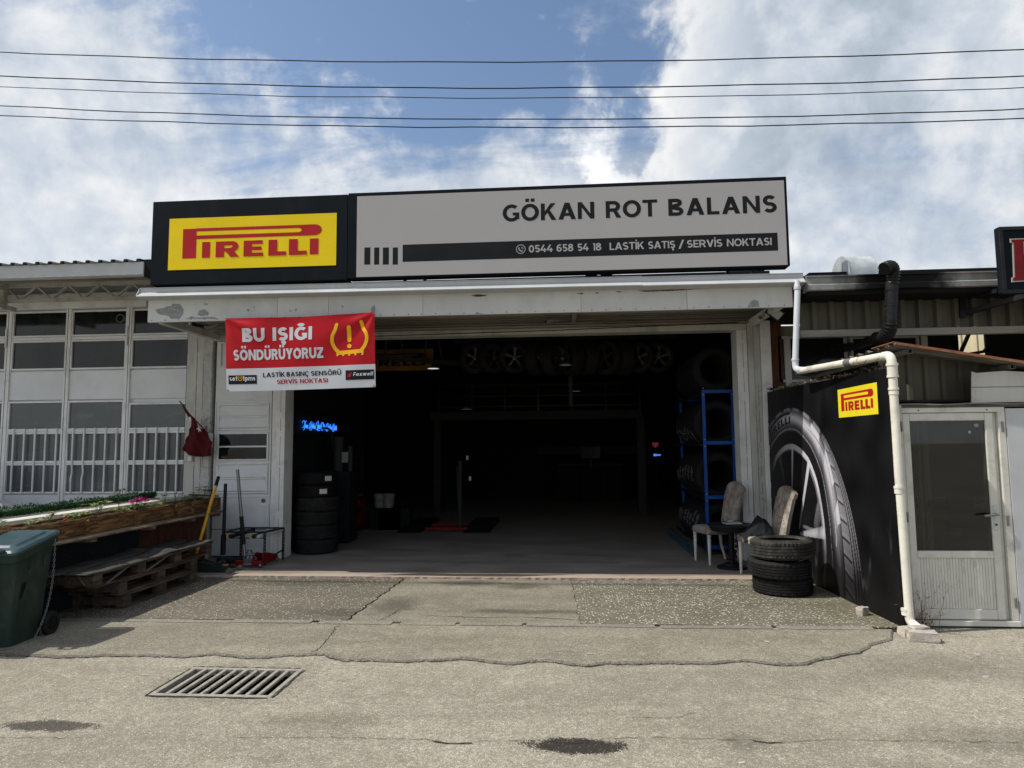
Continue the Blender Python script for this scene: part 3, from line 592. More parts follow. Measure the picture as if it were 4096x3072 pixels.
crack(upx([(1600, 2440), (1560, 2462), (1500, 2490)]), .003, .010, .0025, forecourt, .012)
# garage floor slab
fl = jagged((-5.6, 8.29), (2.86, 8.27), .012, .05)+[(2.86, 8.27), (2.86, 21), (-5.6, 21)]
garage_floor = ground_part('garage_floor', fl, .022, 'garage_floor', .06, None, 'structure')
mb = MB()                                                              # loose grit and small stones where the slab breaks up
for i in range(1500):
    q = rnd(0, 1)
    if q < .35: x = rnd(-5, 3.2); y = 5.28+rnd(-.12, .06)+.03*math.sin(x*3); z = ZS
    elif q < .6: x = rnd(2.3, 4.5); y = rnd(5.4, 6.2); z = ZS
    elif q < .8: x = 2.75+rnd(-.16, .03); y = rnd(6.3, 8.2); z = 0
    else: x = rnd(-1.9, 0.0); y = rnd(6.35, 8.25); z = 0
    s = rnd(.002, .0065)*(1.5 if rnd(0, 1) < .1 else 1)
    a = rnd(0, 3); c, sn = math.cos(a)*s, math.sin(a)*s
    mb.add([(x+c, y+sn, z), (x-sn, y+c, z), (x-c*1.2, y-sn, z), (x+sn, y-c, z), (x+rnd(-.3, .3)*s, y, z+s*.9)], [(0, 1, 4), (1, 2, 4), (2, 3, 4), (3, 0, 4)])
mb.build('gravel', 'kerb', kind='stuff')
# small litter
for px, py in ((3069, 2575), (2359, 2625), (3945, 2707), (3909, 2627), (2968, 3053)):
    p = U(px, py, 'z', ZS); a = rnd(-.6, .4)
    MB().box(-.017, .017, -.005, .005, 0, .005).xform(Matrix.Rotation(a, 4, 'Z')).shift(p.x, p.y, 0.0 if p.y > 5.3 else ZS).build('cigarette_stub', 'paper', None,
        'white cigarette stub lying on the ground '+{3069: 'on the pavement apron before the dark mural panel', 2359: 'close to the broken pavement edge', 3945: 'on the road at the far right', 3909: 'on the road below the shed door', 2968: 'at the very bottom of the road'}[px], 'litter', 'cigarette stubs on the ground')

# ---------------------------------------------------------------- drain grate
g = thing('drain_grate', 'rusty rectangular steel drain grate set in the road before the garage', 'drain grate', ((GX0+GX1)/2, (GY0+GY1)/2, ZS))
mb = MB(); t = .035
for b in ((GX0, GX1, GY0, GY0+t), (GX0, GX1, GY1-t, GY1), (GX0, GX0+t, GY0+t, GY1-t), (GX1-t, GX1, GY0+t, GY1-t)): mb.box(*b, ZS-.04, ZS+.006)
mb.build('frame', 'grate', g, bevel=.003)
for i in range(9):
    x = GX0+t+(i+.92)*(GX1-GX0-2*t)/9.85
    MB().box(x-.014, x+.014, GY0+t, GY1-t, ZS-.016, ZS+.003+rnd(-.002, .002)).build('bar', 'grate', g, bevel=.003)
mb = MB(); z1 = ZS-.001; z0 = -.75
mb.add([(GX0, GY0, z1), (GX1, GY0, z1), (GX1, GY1, z1), (GX0, GY1, z1), (GX0, GY0, z0), (GX1, GY0, z0), (GX1, GY1, z0), (GX0, GY1, z0)], [(0, 1, 5, 4), (1, 2, 6, 5), (2, 3, 7, 6), (3, 0, 4, 7), (4, 5, 6, 7)])
mb.build('pit', 'pit', g)
crack([(GX0-.012, GY0-.01), (GX1+.012, GY0-.01)], .012, .03, ZS+.003, street, .008); crack([(GX1+.012, GY0), (GX1+.012, GY1+.01)], .008, .02, ZS+.003, street, .006)
crack([(GX0-.012, GY1+.012), (GX1, GY1+.012)], .008, .03, ZS+.003, street, .008); crack([(GX0-.012, GY0), (GX0-.012, GY1)], .008, .02, ZS+.003, street, .006)

# ================================================================ the garage
YW = 9.6
gar = thing('garage_building', 'white steel garage building with a wide open dark bay', 'garage', (-.8, YW, 0))
def part(name, m, *boxes, p=gar, bevel=0.0, label=None):
    mb = MB()
    for b in boxes: mb.box(*b)
    return mb.build(name, m, p, bevel=bevel, label=label)
part('pillar', 'cream_paint', (-5.54, -5.395, YW-.02, YW+.3, 0, 3.30), bevel=.004)
part('pillar', 'cream_paint', (-5.389, -5.29, YW-.03, YW+.3, 0, 3.27), bevel=.004)
part('pillar', 'plaster', (-5.284, -5.145, YW-.05, YW+.3, 0, 3.26), bevel=.006)
part('pillar', 'white_paint', (-4.235, -4.16, YW-.035, YW+.25, 0.02, 3.15), bevel=.004)
part('pillar', 'white_paint', (-4.157, -4.035, YW-.055, YW+.25, 0.02, 3.15), bevel=.004)
part('pillar', 'white_paint', (2.36, 2.50, YW-.06, YW+.25, 0.02, 3.15), bevel=.005)
part('pillar', 'cream_paint', (2.503, 2.575, YW-.10, YW+.25, 0.02, 3.24), bevel=.005)
part('pillar', 'plaster', (2.578, 2.662, YW-.09, YW+.25, 0.02, 3.21), bevel=.005)
part('pillar', 'white_paint', (2.665, 2.80, YW-.13, YW+.25, 0.02, 3.26), bevel=.005)
part('brown_board', 'brown_wood', (2.82, 2.97, YW-.05, YW+.1, 1.9, 3.25))
part('lintel', 'cream_paint', (-5.14, 2.50, YW-.06, YW+.2, 3.153, 3.235), bevel=.004)
part('lintel_plate', 'cream_paint', (.33, .90, YW-.068, YW-.058, 3.165, 3.215), bevel=.002)
part('rail', 'soffit_paint', (-5.14, 2.60, YW-.13, YW-.065, 3.238, 3.262), (-5.14, 2.60, YW-.10, YW-.05, 3.275, 3.30), (-5.14, 2.60, YW-.06, YW-.02, 3.33, 3.35))
mb = MB(); prof = [(YW-.02, 3.24)]                                      # ribbed sheet above the door
for i in range(5): z = 3.30+i*.05; prof += [(YW-.02, z), (YW-.04, z+.01), (YW-.04, z+.03), (YW-.02, z+.04)]
for a, b in zip(prof, prof[1:]): mb.add([(-5.3, a[0], a[1]), (2.7, a[0], a[1]), (2.7, b[0], b[1]), (-5.3, b[0], b[1])], [(0, 1, 2, 3)])
mb.build('ribbed_sheet', 'soffit_paint', gar)
mb = MB(); y = 8.18; k = 0                                             # soffit of ribbed sheet, ribs across the bay
pr = []
while y < 9.56: pr += [(y, 3.40+.0), (y+.10, 3.40), (y+.115, 3.425), (y+.165, 3.425)]; y += .18
for a, b in zip(pr, pr[1:]): mb.add([(-5.28, a[0], a[1]), (2.72, a[0], a[1]), (2.72, b[0], b[1]), (-5.28, b[0], b[1])], [(0, 1, 2, 3)])
mb.build('soffit', 'soffit_paint', gar)
part('soffit_bracket', 'soffit_paint', (.10, .16, 8.2, 9.55, 3.30, 3.39))
part('soffit_bracket', 'white_paint', (2.52, 2.60, 8.2, 9.52, 3.19, 3.28))
part('soffit_bracket', 'cream_paint', (-5.13, -5.05, 8.17, 9.54, 3.16, 3.25))
fx0, fx1 = -5.235, 2.665
seams = [fx0, -3.55, -2.9, -1.72, .2, 1.45, fx1]
for a, b in zip(seams, seams[1:]): part('fascia_board', 'fascia', (a+.0015, b-.0015, 8.10, 8.15, 3.172+rnd(-.001, .001), 3.47), bevel=.002)
gx = [-5.31, .92, 2.775]                                              # gutter in two lengths with a lapped joint
for i in range(2):
    mb = MB(); o = .004*i; pts = [(8.14, 3.60), (8.035-o, 3.60), (8.035-o, 3.592), (8.045-o, 3.59), (8.045-o, 3.545), (7.965-o, 3.478), (7.972-o, 3.468), (8.098, 3.452), (8.14, 3.452)]
    dz = (0.0, -.008)[i]
    mb.prism(pts, lambda u, v, d: (d, u, v+dz-(d+5.3)*.004), gx[i], gx[i+1]); mb.build('gutter', 'gutter', gar)
mb = MB().prism([(8.04, 3.60), (8.035, 3.455), (8.0, 3.47), (7.97, 3.485)], lambda u, v, d: (d, u, v), -5.316, -5.311); mb.build('gutter_end', 'gutter', gar)
part('roof', 'gutter_grey', (-5.25, 2.75, 8.16, 8.35, 3.50, 3.56), p=gar)
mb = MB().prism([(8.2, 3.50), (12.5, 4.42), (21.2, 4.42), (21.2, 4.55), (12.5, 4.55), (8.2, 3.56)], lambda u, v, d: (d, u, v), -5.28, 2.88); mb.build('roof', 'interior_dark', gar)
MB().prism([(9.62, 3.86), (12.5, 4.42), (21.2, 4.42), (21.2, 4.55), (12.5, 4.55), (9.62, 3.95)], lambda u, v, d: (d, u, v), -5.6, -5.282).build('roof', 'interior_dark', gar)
# chips of paint off the fascia
def chip(pts_px, off=.0015):
    P = [U(x, y, 'y', 8.10) for x, y in pts_px]; out = []
    for a, b in zip(P, P[1:]+P[:1]):
        k = max(1, int((b-a).length/.012))
        for i in range(k):
            q = a.lerp(b, i/k); out.append((q.x+rnd(-.0025, .0025), q.z+rnd(-.0025, .0025)))
    mb = MB().add([(x, 8.10-off, z) for x, z in out], [tuple(range(len(out)))]); return mb.build('bare_patch', 'chip', gar)
def cz(l): return [(550+x/4.9156, 1200+y/4.9156) for x, y in l]
chip(cz([(355, 190), (390, 178), (500, 160), (600, 120), (670, 120), (680, 72), (850, 78), (853, 110), (905, 180), (905, 260), (860, 330), (835, 368), (640, 368), (640, 325), (560, 305), (460, 290), (390, 262)]))
chip(cz([(1182, 270), (1220, 210), (1300, 178), (1350, 190), (1410, 260), (1390, 303), (1250, 318), (1190, 298)]))
chip(cz([(1315, 68), (1385, 70), (1380, 98), (1318, 98)])); chip(cz([(930, 372), (1060, 325), (1200, 350), (1400, 335), (1540, 345), (1560, 372)])); chip(cz([(2160, 185), (2190, 190), (2188, 215), (2165, 210)]))
def c3(l): return [(550+x/1.58, 650+y/1.58) for x, y in l]
def c4(l): return [(1800+x/1.4747, 650+y/1.4747) for x, y in l]
for l in ([(1476, 975), (1478, 915), (1492, 902), (1503, 912), (1503, 975)], [(1285, 905), (1298, 903), (1305, 915), (1296, 922)], [(695, 928), (705, 930), (702, 940), (696, 938)], [(960, 935), (972, 930), (972, 942), (962, 944)], [(996, 925), (1008, 922), (1006, 940), (998, 940)], [(735, 912), (744, 912), (742, 920), (736, 920)]): chip(c3(l))
for l in ([(1755, 853), (1775, 818), (1800, 808), (1818, 818), (1826, 853)], [(145, 900), (155, 884), (195, 892), (190, 900)]): chip(c4(l))
for l in ([(120, 785), (160, 778), (225, 782), (205, 789), (150, 792)], [(740, 772), (790, 768), (780, 777)], [(855, 769), (880, 766), (870, 774)], [(975, 760), (1018, 760), (1000, 768)], [(1100, 757), (1300, 750), (1500, 745), (1320, 757), (1160, 763)]):
    chip(c4(l)).data.materials[0] = M['brown_wood']
mb = MB()
for i in range(46):
    x = fx0+.06+i*.172+rnd(-.01, .01)
    if x < fx1: mb.box(x-.004, x+.004, 8.094, 8.1, 3.19+rnd(-.003, .003), 3.20)
mb.build('screw', 'crack', gar, kind='stuff')
# interior shell
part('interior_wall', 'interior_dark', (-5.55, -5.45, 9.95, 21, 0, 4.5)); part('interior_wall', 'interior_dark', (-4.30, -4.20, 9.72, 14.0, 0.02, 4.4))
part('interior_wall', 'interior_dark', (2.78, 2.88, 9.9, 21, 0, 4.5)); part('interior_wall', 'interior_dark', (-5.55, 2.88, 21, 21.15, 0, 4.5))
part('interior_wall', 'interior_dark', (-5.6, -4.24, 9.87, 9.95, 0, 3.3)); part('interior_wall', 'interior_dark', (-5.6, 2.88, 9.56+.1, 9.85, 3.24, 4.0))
part('soffit_end', 'soffit_paint', (-5.30, -5.27, 8.16, 9.6, 3.39, 3.54))
# side door of the garage
dr = part('side_door', 'white_panel', (-5.105, -4.243, YW-.012, YW+.03, .05, 3.15))
def frame(name, m, x0, x1, z0, z1, y, t, dpt, parent, bars=0, bevel=.003):
    mb = MB().box(x0-t, x1+t, y-dpt, y, z0-t, z0).box(x0-t, x1+t, y-dpt, y, z1, z1+t).box(x0-t, x0, y-dpt, y, z0, z1).box(x1, x1+t, y-dpt, y, z0, z1)
    for i in range(bars): z = z0+(i+1)*(z1-z0)/(bars+1); mb.box(x0, x1, y-dpt*.8, y, z-.012, z+.012)
    return mb.build(name, m, parent, bevel=bevel)
frame('stile', 'white_paint', -5.085, -4.262, .9, 2.27, YW-.0125, .018, .010, dr)
for z0, z1, kind in ((1.865, 2.205, 'l'), (1.425, 1.785, 'g'), (.955, 1.345, 'l'), (2.79, 3.12, 'p')):
    frame('moulding', 'white_paint', -5.03, -4.31, z0, z1, YW-.012, .022, .022, dr, 1 if kind != 'p' else 0)
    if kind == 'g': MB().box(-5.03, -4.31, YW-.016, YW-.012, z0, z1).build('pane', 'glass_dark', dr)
    if kind == 'l':
        for h in range(2):
            a = z0+h*(z1-z0)/2; b = z0+(h+1)*(z1-z0)/2
            MB().add([(-5.03, YW-.036, a+.016), (-4.31, YW-.036, a+.016), (-4.31, YW-.013, b-.004), (-5.03, YW-.013, b-.004)], [(0, 1, 2, 3)]).build('louvre', 'white_panel', dr)
MB().lathe([(.0, -.004), (.018, -.004), (.018, 0), (.03, 0), (.03, -.012), (.012, -.012), (.012, -.006)], 16, (-4.345, YW-.014, .83), 'y').build('lock', 'steel', dr)
MB().box(-4.385, -4.30, YW-.026, YW-.012, .745, .785).box(-4.29, -4.245, YW-.03, YW-.012, .75, .79).build('hasp', 'white_paint', dr, bevel=.002)
MB().box(-5.10, -4.25, YW-.017, YW-.012, .42, .428).build('kick_plate_seam', 'crack', dr)
part('conduit', 'white_paint', (-4.285, -4.262, YW-.05, YW-.02, .05, .78), (-4.255, -4.243, YW-.045, YW-.02, .05, 3.1))
mb = MB()                                                              # open seams between the pillar claddings
for x, z0, z1, yf in ((-5.40, .1, 3.2, YW-.02), (-5.297, .05, 2.9, YW-.03), (-5.155, .1, 3.1, YW-.05), (-4.10, .05, 3.1, YW-.055), (2.44, .1, 3.1, YW-.06), (2.62, .1, 2.4, YW-.09), (2.72, .3, 1.9, YW-.13)):
    z = z0
    while z < z1:
        dz = rnd(.1, .5); mb.box(x-.0022, x+.0022, yf-.001, yf+.01, z, min(z1, z+dz)); z += dz+rnd(0, .12)
mb.build('open_seam', 'crack', gar, kind='stuff')
# number plate, switch box and hinges on the left pillar
pl = MB().box(-5.27, -5.155, YW-.058, YW-.051, 1.83, 1.93).build('number_plate', 'cream_paint', gar)
tmb = text(MB(), '10', lambda u, v, d: (u, YW-.0585-d, v), -5.235, -5.19, 1.85, .06, .2); tmb.build('lettering', 'ink_black', pl)
part('switch_box', 'white_paint', (-5.47, -5.41, YW-.07, YW-.02, 1.40, 1.47), bevel=.005)
part('hinge', 'white_paint', (-5.13, -5.10, YW-.07, YW-.045, 1.62, 1.80), bevel=.004)

# ---------------------------------------------------------------- main sign
YS = 8.06
def c4u(x, y, Y=YS-.06): return U(1800+x/1.4747, 650+y/1.4747, 'y', Y)
def c3u(x, y, Y=YS-.06): return U(550+x/1.58, 650+y/1.58, 'y', Y)
YF = YS-.06
tl, tr_ = U(611, 812, 'y', YF), U(3145, 702, 'y', YF); bl, brr = U(600, 1140, 'y', YF), U(3160, 1068, 'y', YF)
SZ0, SZ1 = (bl.z+brr.z)/2, (tl.z+tr_.z)/2; SX0, SX1 = (tl.x+bl.x)/2, (tr_.x+brr.x)/2; SXM = c3u(1328, 480).x
sign = thing('roof_sign', 'long black and white light box sign standing on the garage roof edge', 'sign', ((SX0+SX1)/2, YS, SZ0))
left = MB().box(SX0, SXM-.003, YF, YS+.12, SZ0, SZ1-.004).build('sign_panel', 'sign_black', sign, bevel=.006)
right = MB().box(SXM+.003, SX1, YF-.006, YS+.12, SZ0+.012, SZ1+.008).build('sign_panel', 'sign_black', sign, bevel=.006)
a, b = c3u(200, 355), c3u(1257, 652); c, d = c3u(197, 679), c3u(1258, 321)
yx0, yx1, yz0, yz1 = (a.x+c.x)/2, (b.x+d.x)/2, (b.z+c.z)/2, (a.z+d.z)/2
yp = MB().box(yx0, yx1, YF-.004, YF+.01, yz0, yz1).build('yellow_field', 'logo_yellow', sign)
logo(lambda u, v, dd: (yx0+u*(yx1-yx0), YF-.0045-dd, yz0+v*(yz1-yz0)), yp, 'logo_red', .0008)
wa, wb_, wc = c3u(1390, 228), c3u(1391, 735), c4u(1974, 95); wd_ = c4u(1982, 595)
wx0, wx1, wz0, wz1 = wa.x, (wc.x+wd_.x)/2, (wb_.z+wd_.z)/2, (wa.z+wc.z)/2
MB().box(wx0, wx1, YF-.0100, YF, wz0, wz1).build('white_field', 'sign_white', sign)
TS = lambda u, v, dd: (u, YF-.0112-dd, v)
a, b, c, d = c3u(1677, 533), c3u(1677, 641), c4u(1929, 404), c4u(1931, 510)
bz0, bz1 = (b.z+d.z)/2, (a.z+c.z)/2; bx0, bx1 = a.x, c.x
MB().box(bx0, bx1, YF-.0108, YF-.009, bz0, bz1).build('black_band', 'ink_black', sign)
for x0, x1 in ((1435, 1473), (1497, 1529), (1552, 1590), (1614, 1647)):
    MB().box(c3u(x0, 590).x, c3u(x1, 590).x, YF-.0108, YF-.009, c3u(x0, 647).z, c3u(x0, 539).z).build('stripe', 'ink_black', sign)
gz0, gz1 = (c4u(560, 350).z+c4u(1650, 298).z)/2, (c4u(560, 255).z+c4u(1600, 200).z)/2
cap = .5*((c4u(845, 240).z-c4u(845, 338).z)+(c4u(1525, 201).z-c4u(1525, 303).z))
zb = .5*(c4u(845, 338).z+c4u(1525, 303).z)
for s, xa, xb, ya in (('GÖKAN', 311, 851, 300), ('ROT', 918, 1222, 270), ('BALANS', 1286, 1926, 240)):
    mb = MB(); text(mb, s, TS, c4u(xa, ya).x, c4u(xb, ya).x, zb, cap, .205, .115, hs=1.13); mb.build('lettering', 'ink_black', sign)
cap2 = c4u(960, 478).z-c4u(960, 521).z; zb2 = .5*(c4u(500, 541).z+c4u(1890, 479).z)
T2 = lambda u, v, dd: (u, YF-.0116-dd, v)
for s, xa, xb in (('0544', 465, 606), ('658', 628, 727), ('54', 751, 817), ('18', 840, 892), ('LASTİK', 941, 1144), ('SATIŞ', 1168, 1328), ('/', 1347, 1379), ('SERVİS', 1397, 1606), ('NOKTASI', 1633, 1897)):
    mb = MB(); text(mb, s, T2, c4u(xa, 500).x, c4u(xb, 500).x, zb2, cap2, .18, .13, hs=1.10); mb.build('lettering', 'sign_white', sign)
mb = MB()
ic = c4u(418, 525); icz = zb2+cap2/2; r_ = .053                          # telephone in a ring
mb.ribbon([(ic.x+r_*math.cos(R(q)), icz+r_*math.sin(R(q))) for q in range(0, 350, 15)], .008, T2, .0002, True)
mb.ribbon([(ic.x-.020, icz+.022), (ic.x-.024, icz+.006), (ic.x-.010, icz-.016), (ic.x+.012, icz-.026), (ic.x+.024, icz-.020)], .013, T2, .0006)
mb.ribbon([(ic.x+.004+.014*math.cos(R(q)), icz+.0+.014*math.sin(R(q))) for q in range(0, 100, 18)], .005, T2, .0007)
mb.ribbon([(ic.x+.004+.026*math.cos(R(q)), icz+.0+.026*math.sin(R(q))) for q in range(0, 100, 18)], .005, T2, .0003)
mb.build('lettering', 'sign_white', sign)
for px in (1230, 1312, 1620, 1700, 3010):
    x = U(px, 1110, 'y', 8.12).x; MB().box(x-.018, x+.018, 8.10, 8.14, 3.56, SZ0+.03).build('leg', 'black_metal', sign)
for px in (2365, 2425, ): 
    x = U(px, 1110, 'y', 8.3).x; MB().box(x-.07, x+.07, 8.25, 8.35, 3.56, SZ0+.09).build('foot_block', 'black_metal', sign)
MB().bar(U(2900, 1110, 'y', 8.3)-Vector((0, 0, .06)), U(2915, 1060, 'y', 8.3), .03, .03).build('brace', 'black_metal', sign)

# ---------------------------------------------------------------- banner
YBn = 7.985
def c3b(x, y): return U(550+x/1.58, 650+y/1.58, 'y', YBn)
C00, C10, C11, C01 = c3b(563, 1447), c3b(1508, 1420), c3b(1500, 947), c3b(551, 983)   # bl, br, tr, tl
def TB(u, v, dd=0.0):
    p = C00.lerp(C10, u).lerp(C01.lerp(C11, u), v)
    sag = -.020*math.sin(math.pi*u)*v**2+(-.006*math.sin(math.pi*u))*(1-v)
    wv = .012*math.sin(7*u+2*v+.4)*(1-.3*v)+.010*math.sin(13*u-5*v)*v+.016*math.sin(3.2*u+1.0)
    for (cu, cv, s) in ((0, 1, 1), (1, 1, -1)):                        # tension folds running from the tied corners
        du, dv = abs(u-cu), abs(v-cv)*.55; r_ = math.hypot(du, dv); a = math.atan2(dv, du+1e-6)
        wv += .020*math.sin(a*8+1)*math.exp(-r_*2.6)*min(1, r_*8)*.7
    return Vector((p.x, p.y-.02+wv-dd, p.z+sag))
ban = thing('banner', 'red and white vinyl banner tied under the garage roof edge', 'banner', tuple(C00))
NU, NV = 90, 50; VS = .305
for nm, m, v0, v1 in (('cloth', 'banner_red', VS, 1), ('cloth', 'banner_white', 0, VS)):
    mb = MB(); nv = int(NV*(v1-v0))
    vs = [TB(i/NU, v0+(v1-v0)*j/nv) for j in range(nv+1) for i in range(NU+1)]
    mb.add(vs, [(j*(NU+1)+i, j*(NU+1)+i+1, (j+1)*(NU+1)+i+1, (j+1)*(NU+1)+i) for j in range(nv) for i in range(NU)])
    mb.build(nm, m, ban, smooth=True)
def cu(x): return (x-555)/948.0
FL = lambda u, v, dd: (u, v, dd)
TT_ = FL
for s, xa, xb, v_, c_, h_ in (('BU', 665, 812, .668, .185, .54), ('IŞIĞI', 862, 1113, .672, .185, .54), ('SÖNDÜRÜYORUZ', 606, 1181, .415, .145, .50)):
    mb = MB(); text(mb, s, TT_, cu(xa), cu(xb), v_, c_, .24, .12, hs=h_); drape(mb, lambda u, v, dd: TB(u, v, .0026+dd)).build('lettering', 'banner_white', ban)
mb = MB(); asp = (C10-C00).length/(C01-C00).length
def circ_pts(pts, w, d=.0): mb.ribbon(pts, w, TT_w, d)
def TT_w(a, b, dd): return (a, b*asp, dd)                       # a, b in widths
def yb(x, y): return (cu(x), ((1432-y)/472.0)/asp)
def sm(pts, k=4):
    out = []
    for i in range(len(pts)-1):
        p0, p1, p2, p3 = (Vector(pts[max(i-1, 0)]), Vector(pts[i]), Vector(pts[i+1]), Vector(pts[min(i+2, len(pts)-1)]))
        for j in range(k):
            t = j/k; out.append(tuple(.5*((2*p1)+(p2-p0)*t+(2*p0-5*p1+4*p2-p3)*t*t+(3*p1-p0-3*p2+p3)*t**3)))
    return out+[tuple(pts[-1])]
wd = .0225
circ_pts(sm([yb(1268, 1025), yb(1258, 1060), yb(1240, 1098), yb(1238, 1140), yb(1255, 1180), yb(1274, 1200)]), wd)
circ_pts(sm([yb(1420, 1015), yb(1430, 1055), yb(1450, 1090), yb(1454, 1130), yb(1440, 1170), yb(1420, 1196)]), wd, .0003)
circ_pts([yb(1262, 1208), yb(1434, 1202)], .026, .0006)
for x in (1268, 1304, 1342, 1382, 1426): circ_pts([yb(x, 1205), yb(x, 1228)], .013, .0009)
circ_pts([yb(1343, 1048), yb(1343, 1128)], .026, .0)
for x, y, r in ((1343, 1047, .013), (1343, 1129, .013), (1343, 1167, .0145), (1268, 1026, .011), (1420, 1016, .011)):
    cx, cy = yb(x, y); mb.add([TT_w(cx+r*math.cos(R(q)), cy+r*math.sin(R(q)), .0011) for q in range(0, 360, 20)], [tuple(range(18))])
drape(mb, lambda u, v, dd: TB(u, v, .0026+dd)).build('tyre_symbol', 'banner_yellow', ban)
for s, xa, xb, v_, c_, m_ in (('LASTİK', 791, 934, .180, .062, 'ink_black'), ('BASINÇ', 945, 1088, .180, .062, 'ink_black'), ('SENSÖRÜ', 1101, 1292, .180, .062, 'ink_black'), ('SERVİS', 880, 1014, .085, .058, 'ink_red'), ('NOKTASI', 1030, 1206, .085, .058, 'ink_red')):
    mb = MB(); text(mb, s, TT_, cu(xa), cu(xb), v_, c_, .20, .14, hs=.58); drape(mb, lambda u, v, dd: TB(u, v, .0026+dd)).build('lettering', m_, ban)
for x0, x1, v0, v1 in ((569, 751, .095, .215), (1319, 1496, .105, .235)):
    vs = []; n_ = 24
    mb = MB().add([TB(cu(x0)+(cu(x1)-cu(x0))*i/n_, v0+(v1-v0)*j, .0022) for j in (0, .25, .5, .75, 1) for i in range(n_+1)], [(j*(n_+1)+i, j*(n_+1)+i+1, (j+1)*(n_+1)+i+1, (j+1)*(n_+1)+i) for j in range(4) for i in range(n_)])
    mb.build('printed_tag', 'ink_black', ban)
mb = MB(); T3 = FL
text(mb, 'set', T3, cu(576), cu(626), .140, .066, .19, .10); text(mb, 'tpms', T3, cu(662), cu(742), .140, .066, .19, .10)
text(mb, 'F', T3, cu(1366), cu(1380), .155, .050, .24, .1, 0, .2); text(mb, 'oxwell', T3, cu(1383), cu(1486), .155, .050, .22, .12, 0, .2)
drape(mb, lambda u, v, dd: TB(u, v, .0042+dd)).build('lettering', 'banner_white', ban)
mb = MB(); T3w = lambda a, b, dd: (a, b*asp, dd)
def yc(x, v): return (cu(x), v/asp)
mb.ribbon([yc(634, .205), yc(631, .175), yc(637, .145)], .004, T3w, 0); mb.ribbon([yc(655, .205), yc(658, .175), yc(652, .145)], .004, T3w, 0); mb.ribbon([yc(637, .143), yc(652, .143)], .004, T3w, .0003); mb.ribbon([yc(644.5, .20), yc(644.5, .165)], .0035, T3w, 0)
drape(mb, lambda u, v, dd: TB(u, v, .0042+dd)).build('lettering', 'banner_yellow', ban)
drape(MB().add([T3(cu(1328), .145, 0), T3(cu(1352), .145, 0), T3(cu(1358), .21, 0), T3(cu(1334), .18, 0)], [(0, 1, 2, 3)]), lambda u, v, dd: TB(u, v, .0042+dd)).build('lettering', 'logo_red', ban)
for u, v in ((0.006, .992), (.994, .992), (.01, .01), (.99, .012)):
    p = TB(u, v, .004); MB().lathe([(.006, 0), (.013, -.002), (.013, .002)], 12, p, 'y').build('eyelet', 'steel', ban)
for a, b in ((TB(.004, .995, .004), U(893, 1244, 'y', 8.095)), (TB(.996, .995, .004), U(1510, 1240, 'y', 8.095))): MB().tube([a, a.lerp(b, .5)+Vector((0, 0, -.004)), b], .0022, 6).build('tie', 'paper', ban)

# ---------------------------------------------------------------- cameras and lamp under the roof
def cctv(name, label, p, target, mount, m):
    t = thing(name, label, 'camera', tuple(mount), 'security cameras under the roof edge'); p = Vector(p); d = (Vector(target)-p).normalized()
    MB().tube([p-d*.07, p+d*.07], .034, 14).build('housing', m, t, smooth=SM)
    MB().tube([p+d*.069, p+d*.074], .026, 14).build('lens', 'lens', t)
    MB().tube([p-d*.05, (p-d*.05+Vector(mount))/2+Vector((0, 0, -.01)), mount], .013, 8).build('bracket', m, t, smooth=SM); return t
pc = U(800, 1318, 'y', 9.1); cctv('security_camera', 'cream tube camera under the roof edge left of the banner', pc, pc+Vector((.1, -1, -.15)), pc+Vector((.12, .25, .12)), 'cream_paint')
pc = U(2195, 1282, 'y', 9.3); cctv('security_camera', 'brownish box camera above the middle of the garage opening', pc, pc+Vector((-.7, -.8, -.35)), pc+Vector((.13, .1, .02)), 'soffit_paint')
pc = U(3045, 1272, 'y', 8.75); cctv('security_camera', 'short cream tube camera beside the floodlight at the right roof corner', pc, pc+Vector((-.4, -1, -.1)), pc+Vector((.2, .1, .15)), 'cream_paint')
pc = U(3100, 1250, 'y', 8.6)
fl_ = thing('floodlight', 'tilted grey LED floodlight under the right corner of the garage roof', 'floodlight', tuple(pc))
mtx = Matrix.Translation(pc) @ Matrix.Rotation(R(40), 4, 'Y') @ Matrix.Rotation(R(20), 4, 'X')
MB().box(-.10, .10, -.02, .03, -.075, .075).xform(mtx).build('housing', 'black_metal', fl_, bevel=.006)
MB().box(-.085, .085, -.026, -.021, -.05, .05).xform(mtx).build('glass', 'sign_white', fl_)
MB().tube([pc+Vector((.02, .03, .0)), pc+Vector((.1, .05, .06)), pc+Vector((.14, .05, .14))], .012, 8).build('bracket', 'black_metal', fl_)
def cable(name, label, pts, r=.004, m='cable', group=None): return MB().tube(rounded(pts, .06), r, 6).build(name, m, None, label, 'cable', group, smooth=True, origin=tuple(pts[0]))
cable('cable', 'thin black cable looping beside the camera left of the banner', [U(812, 1280, 'y', 9.3), U(830, 1310, 'y', 9.3), U(836, 1322, 'y', 9.3), U(815, 1325, 'y', 9.3)])
cable('cable', 'black cable run along the wall above the garage opening', [U(850, 1332, 'y', 9.5), U(1500, 1345, 'y', 9.46), U(2200, 1322, 'y', 9.46), U(2950, 1290, 'y', 9.46)], .006)

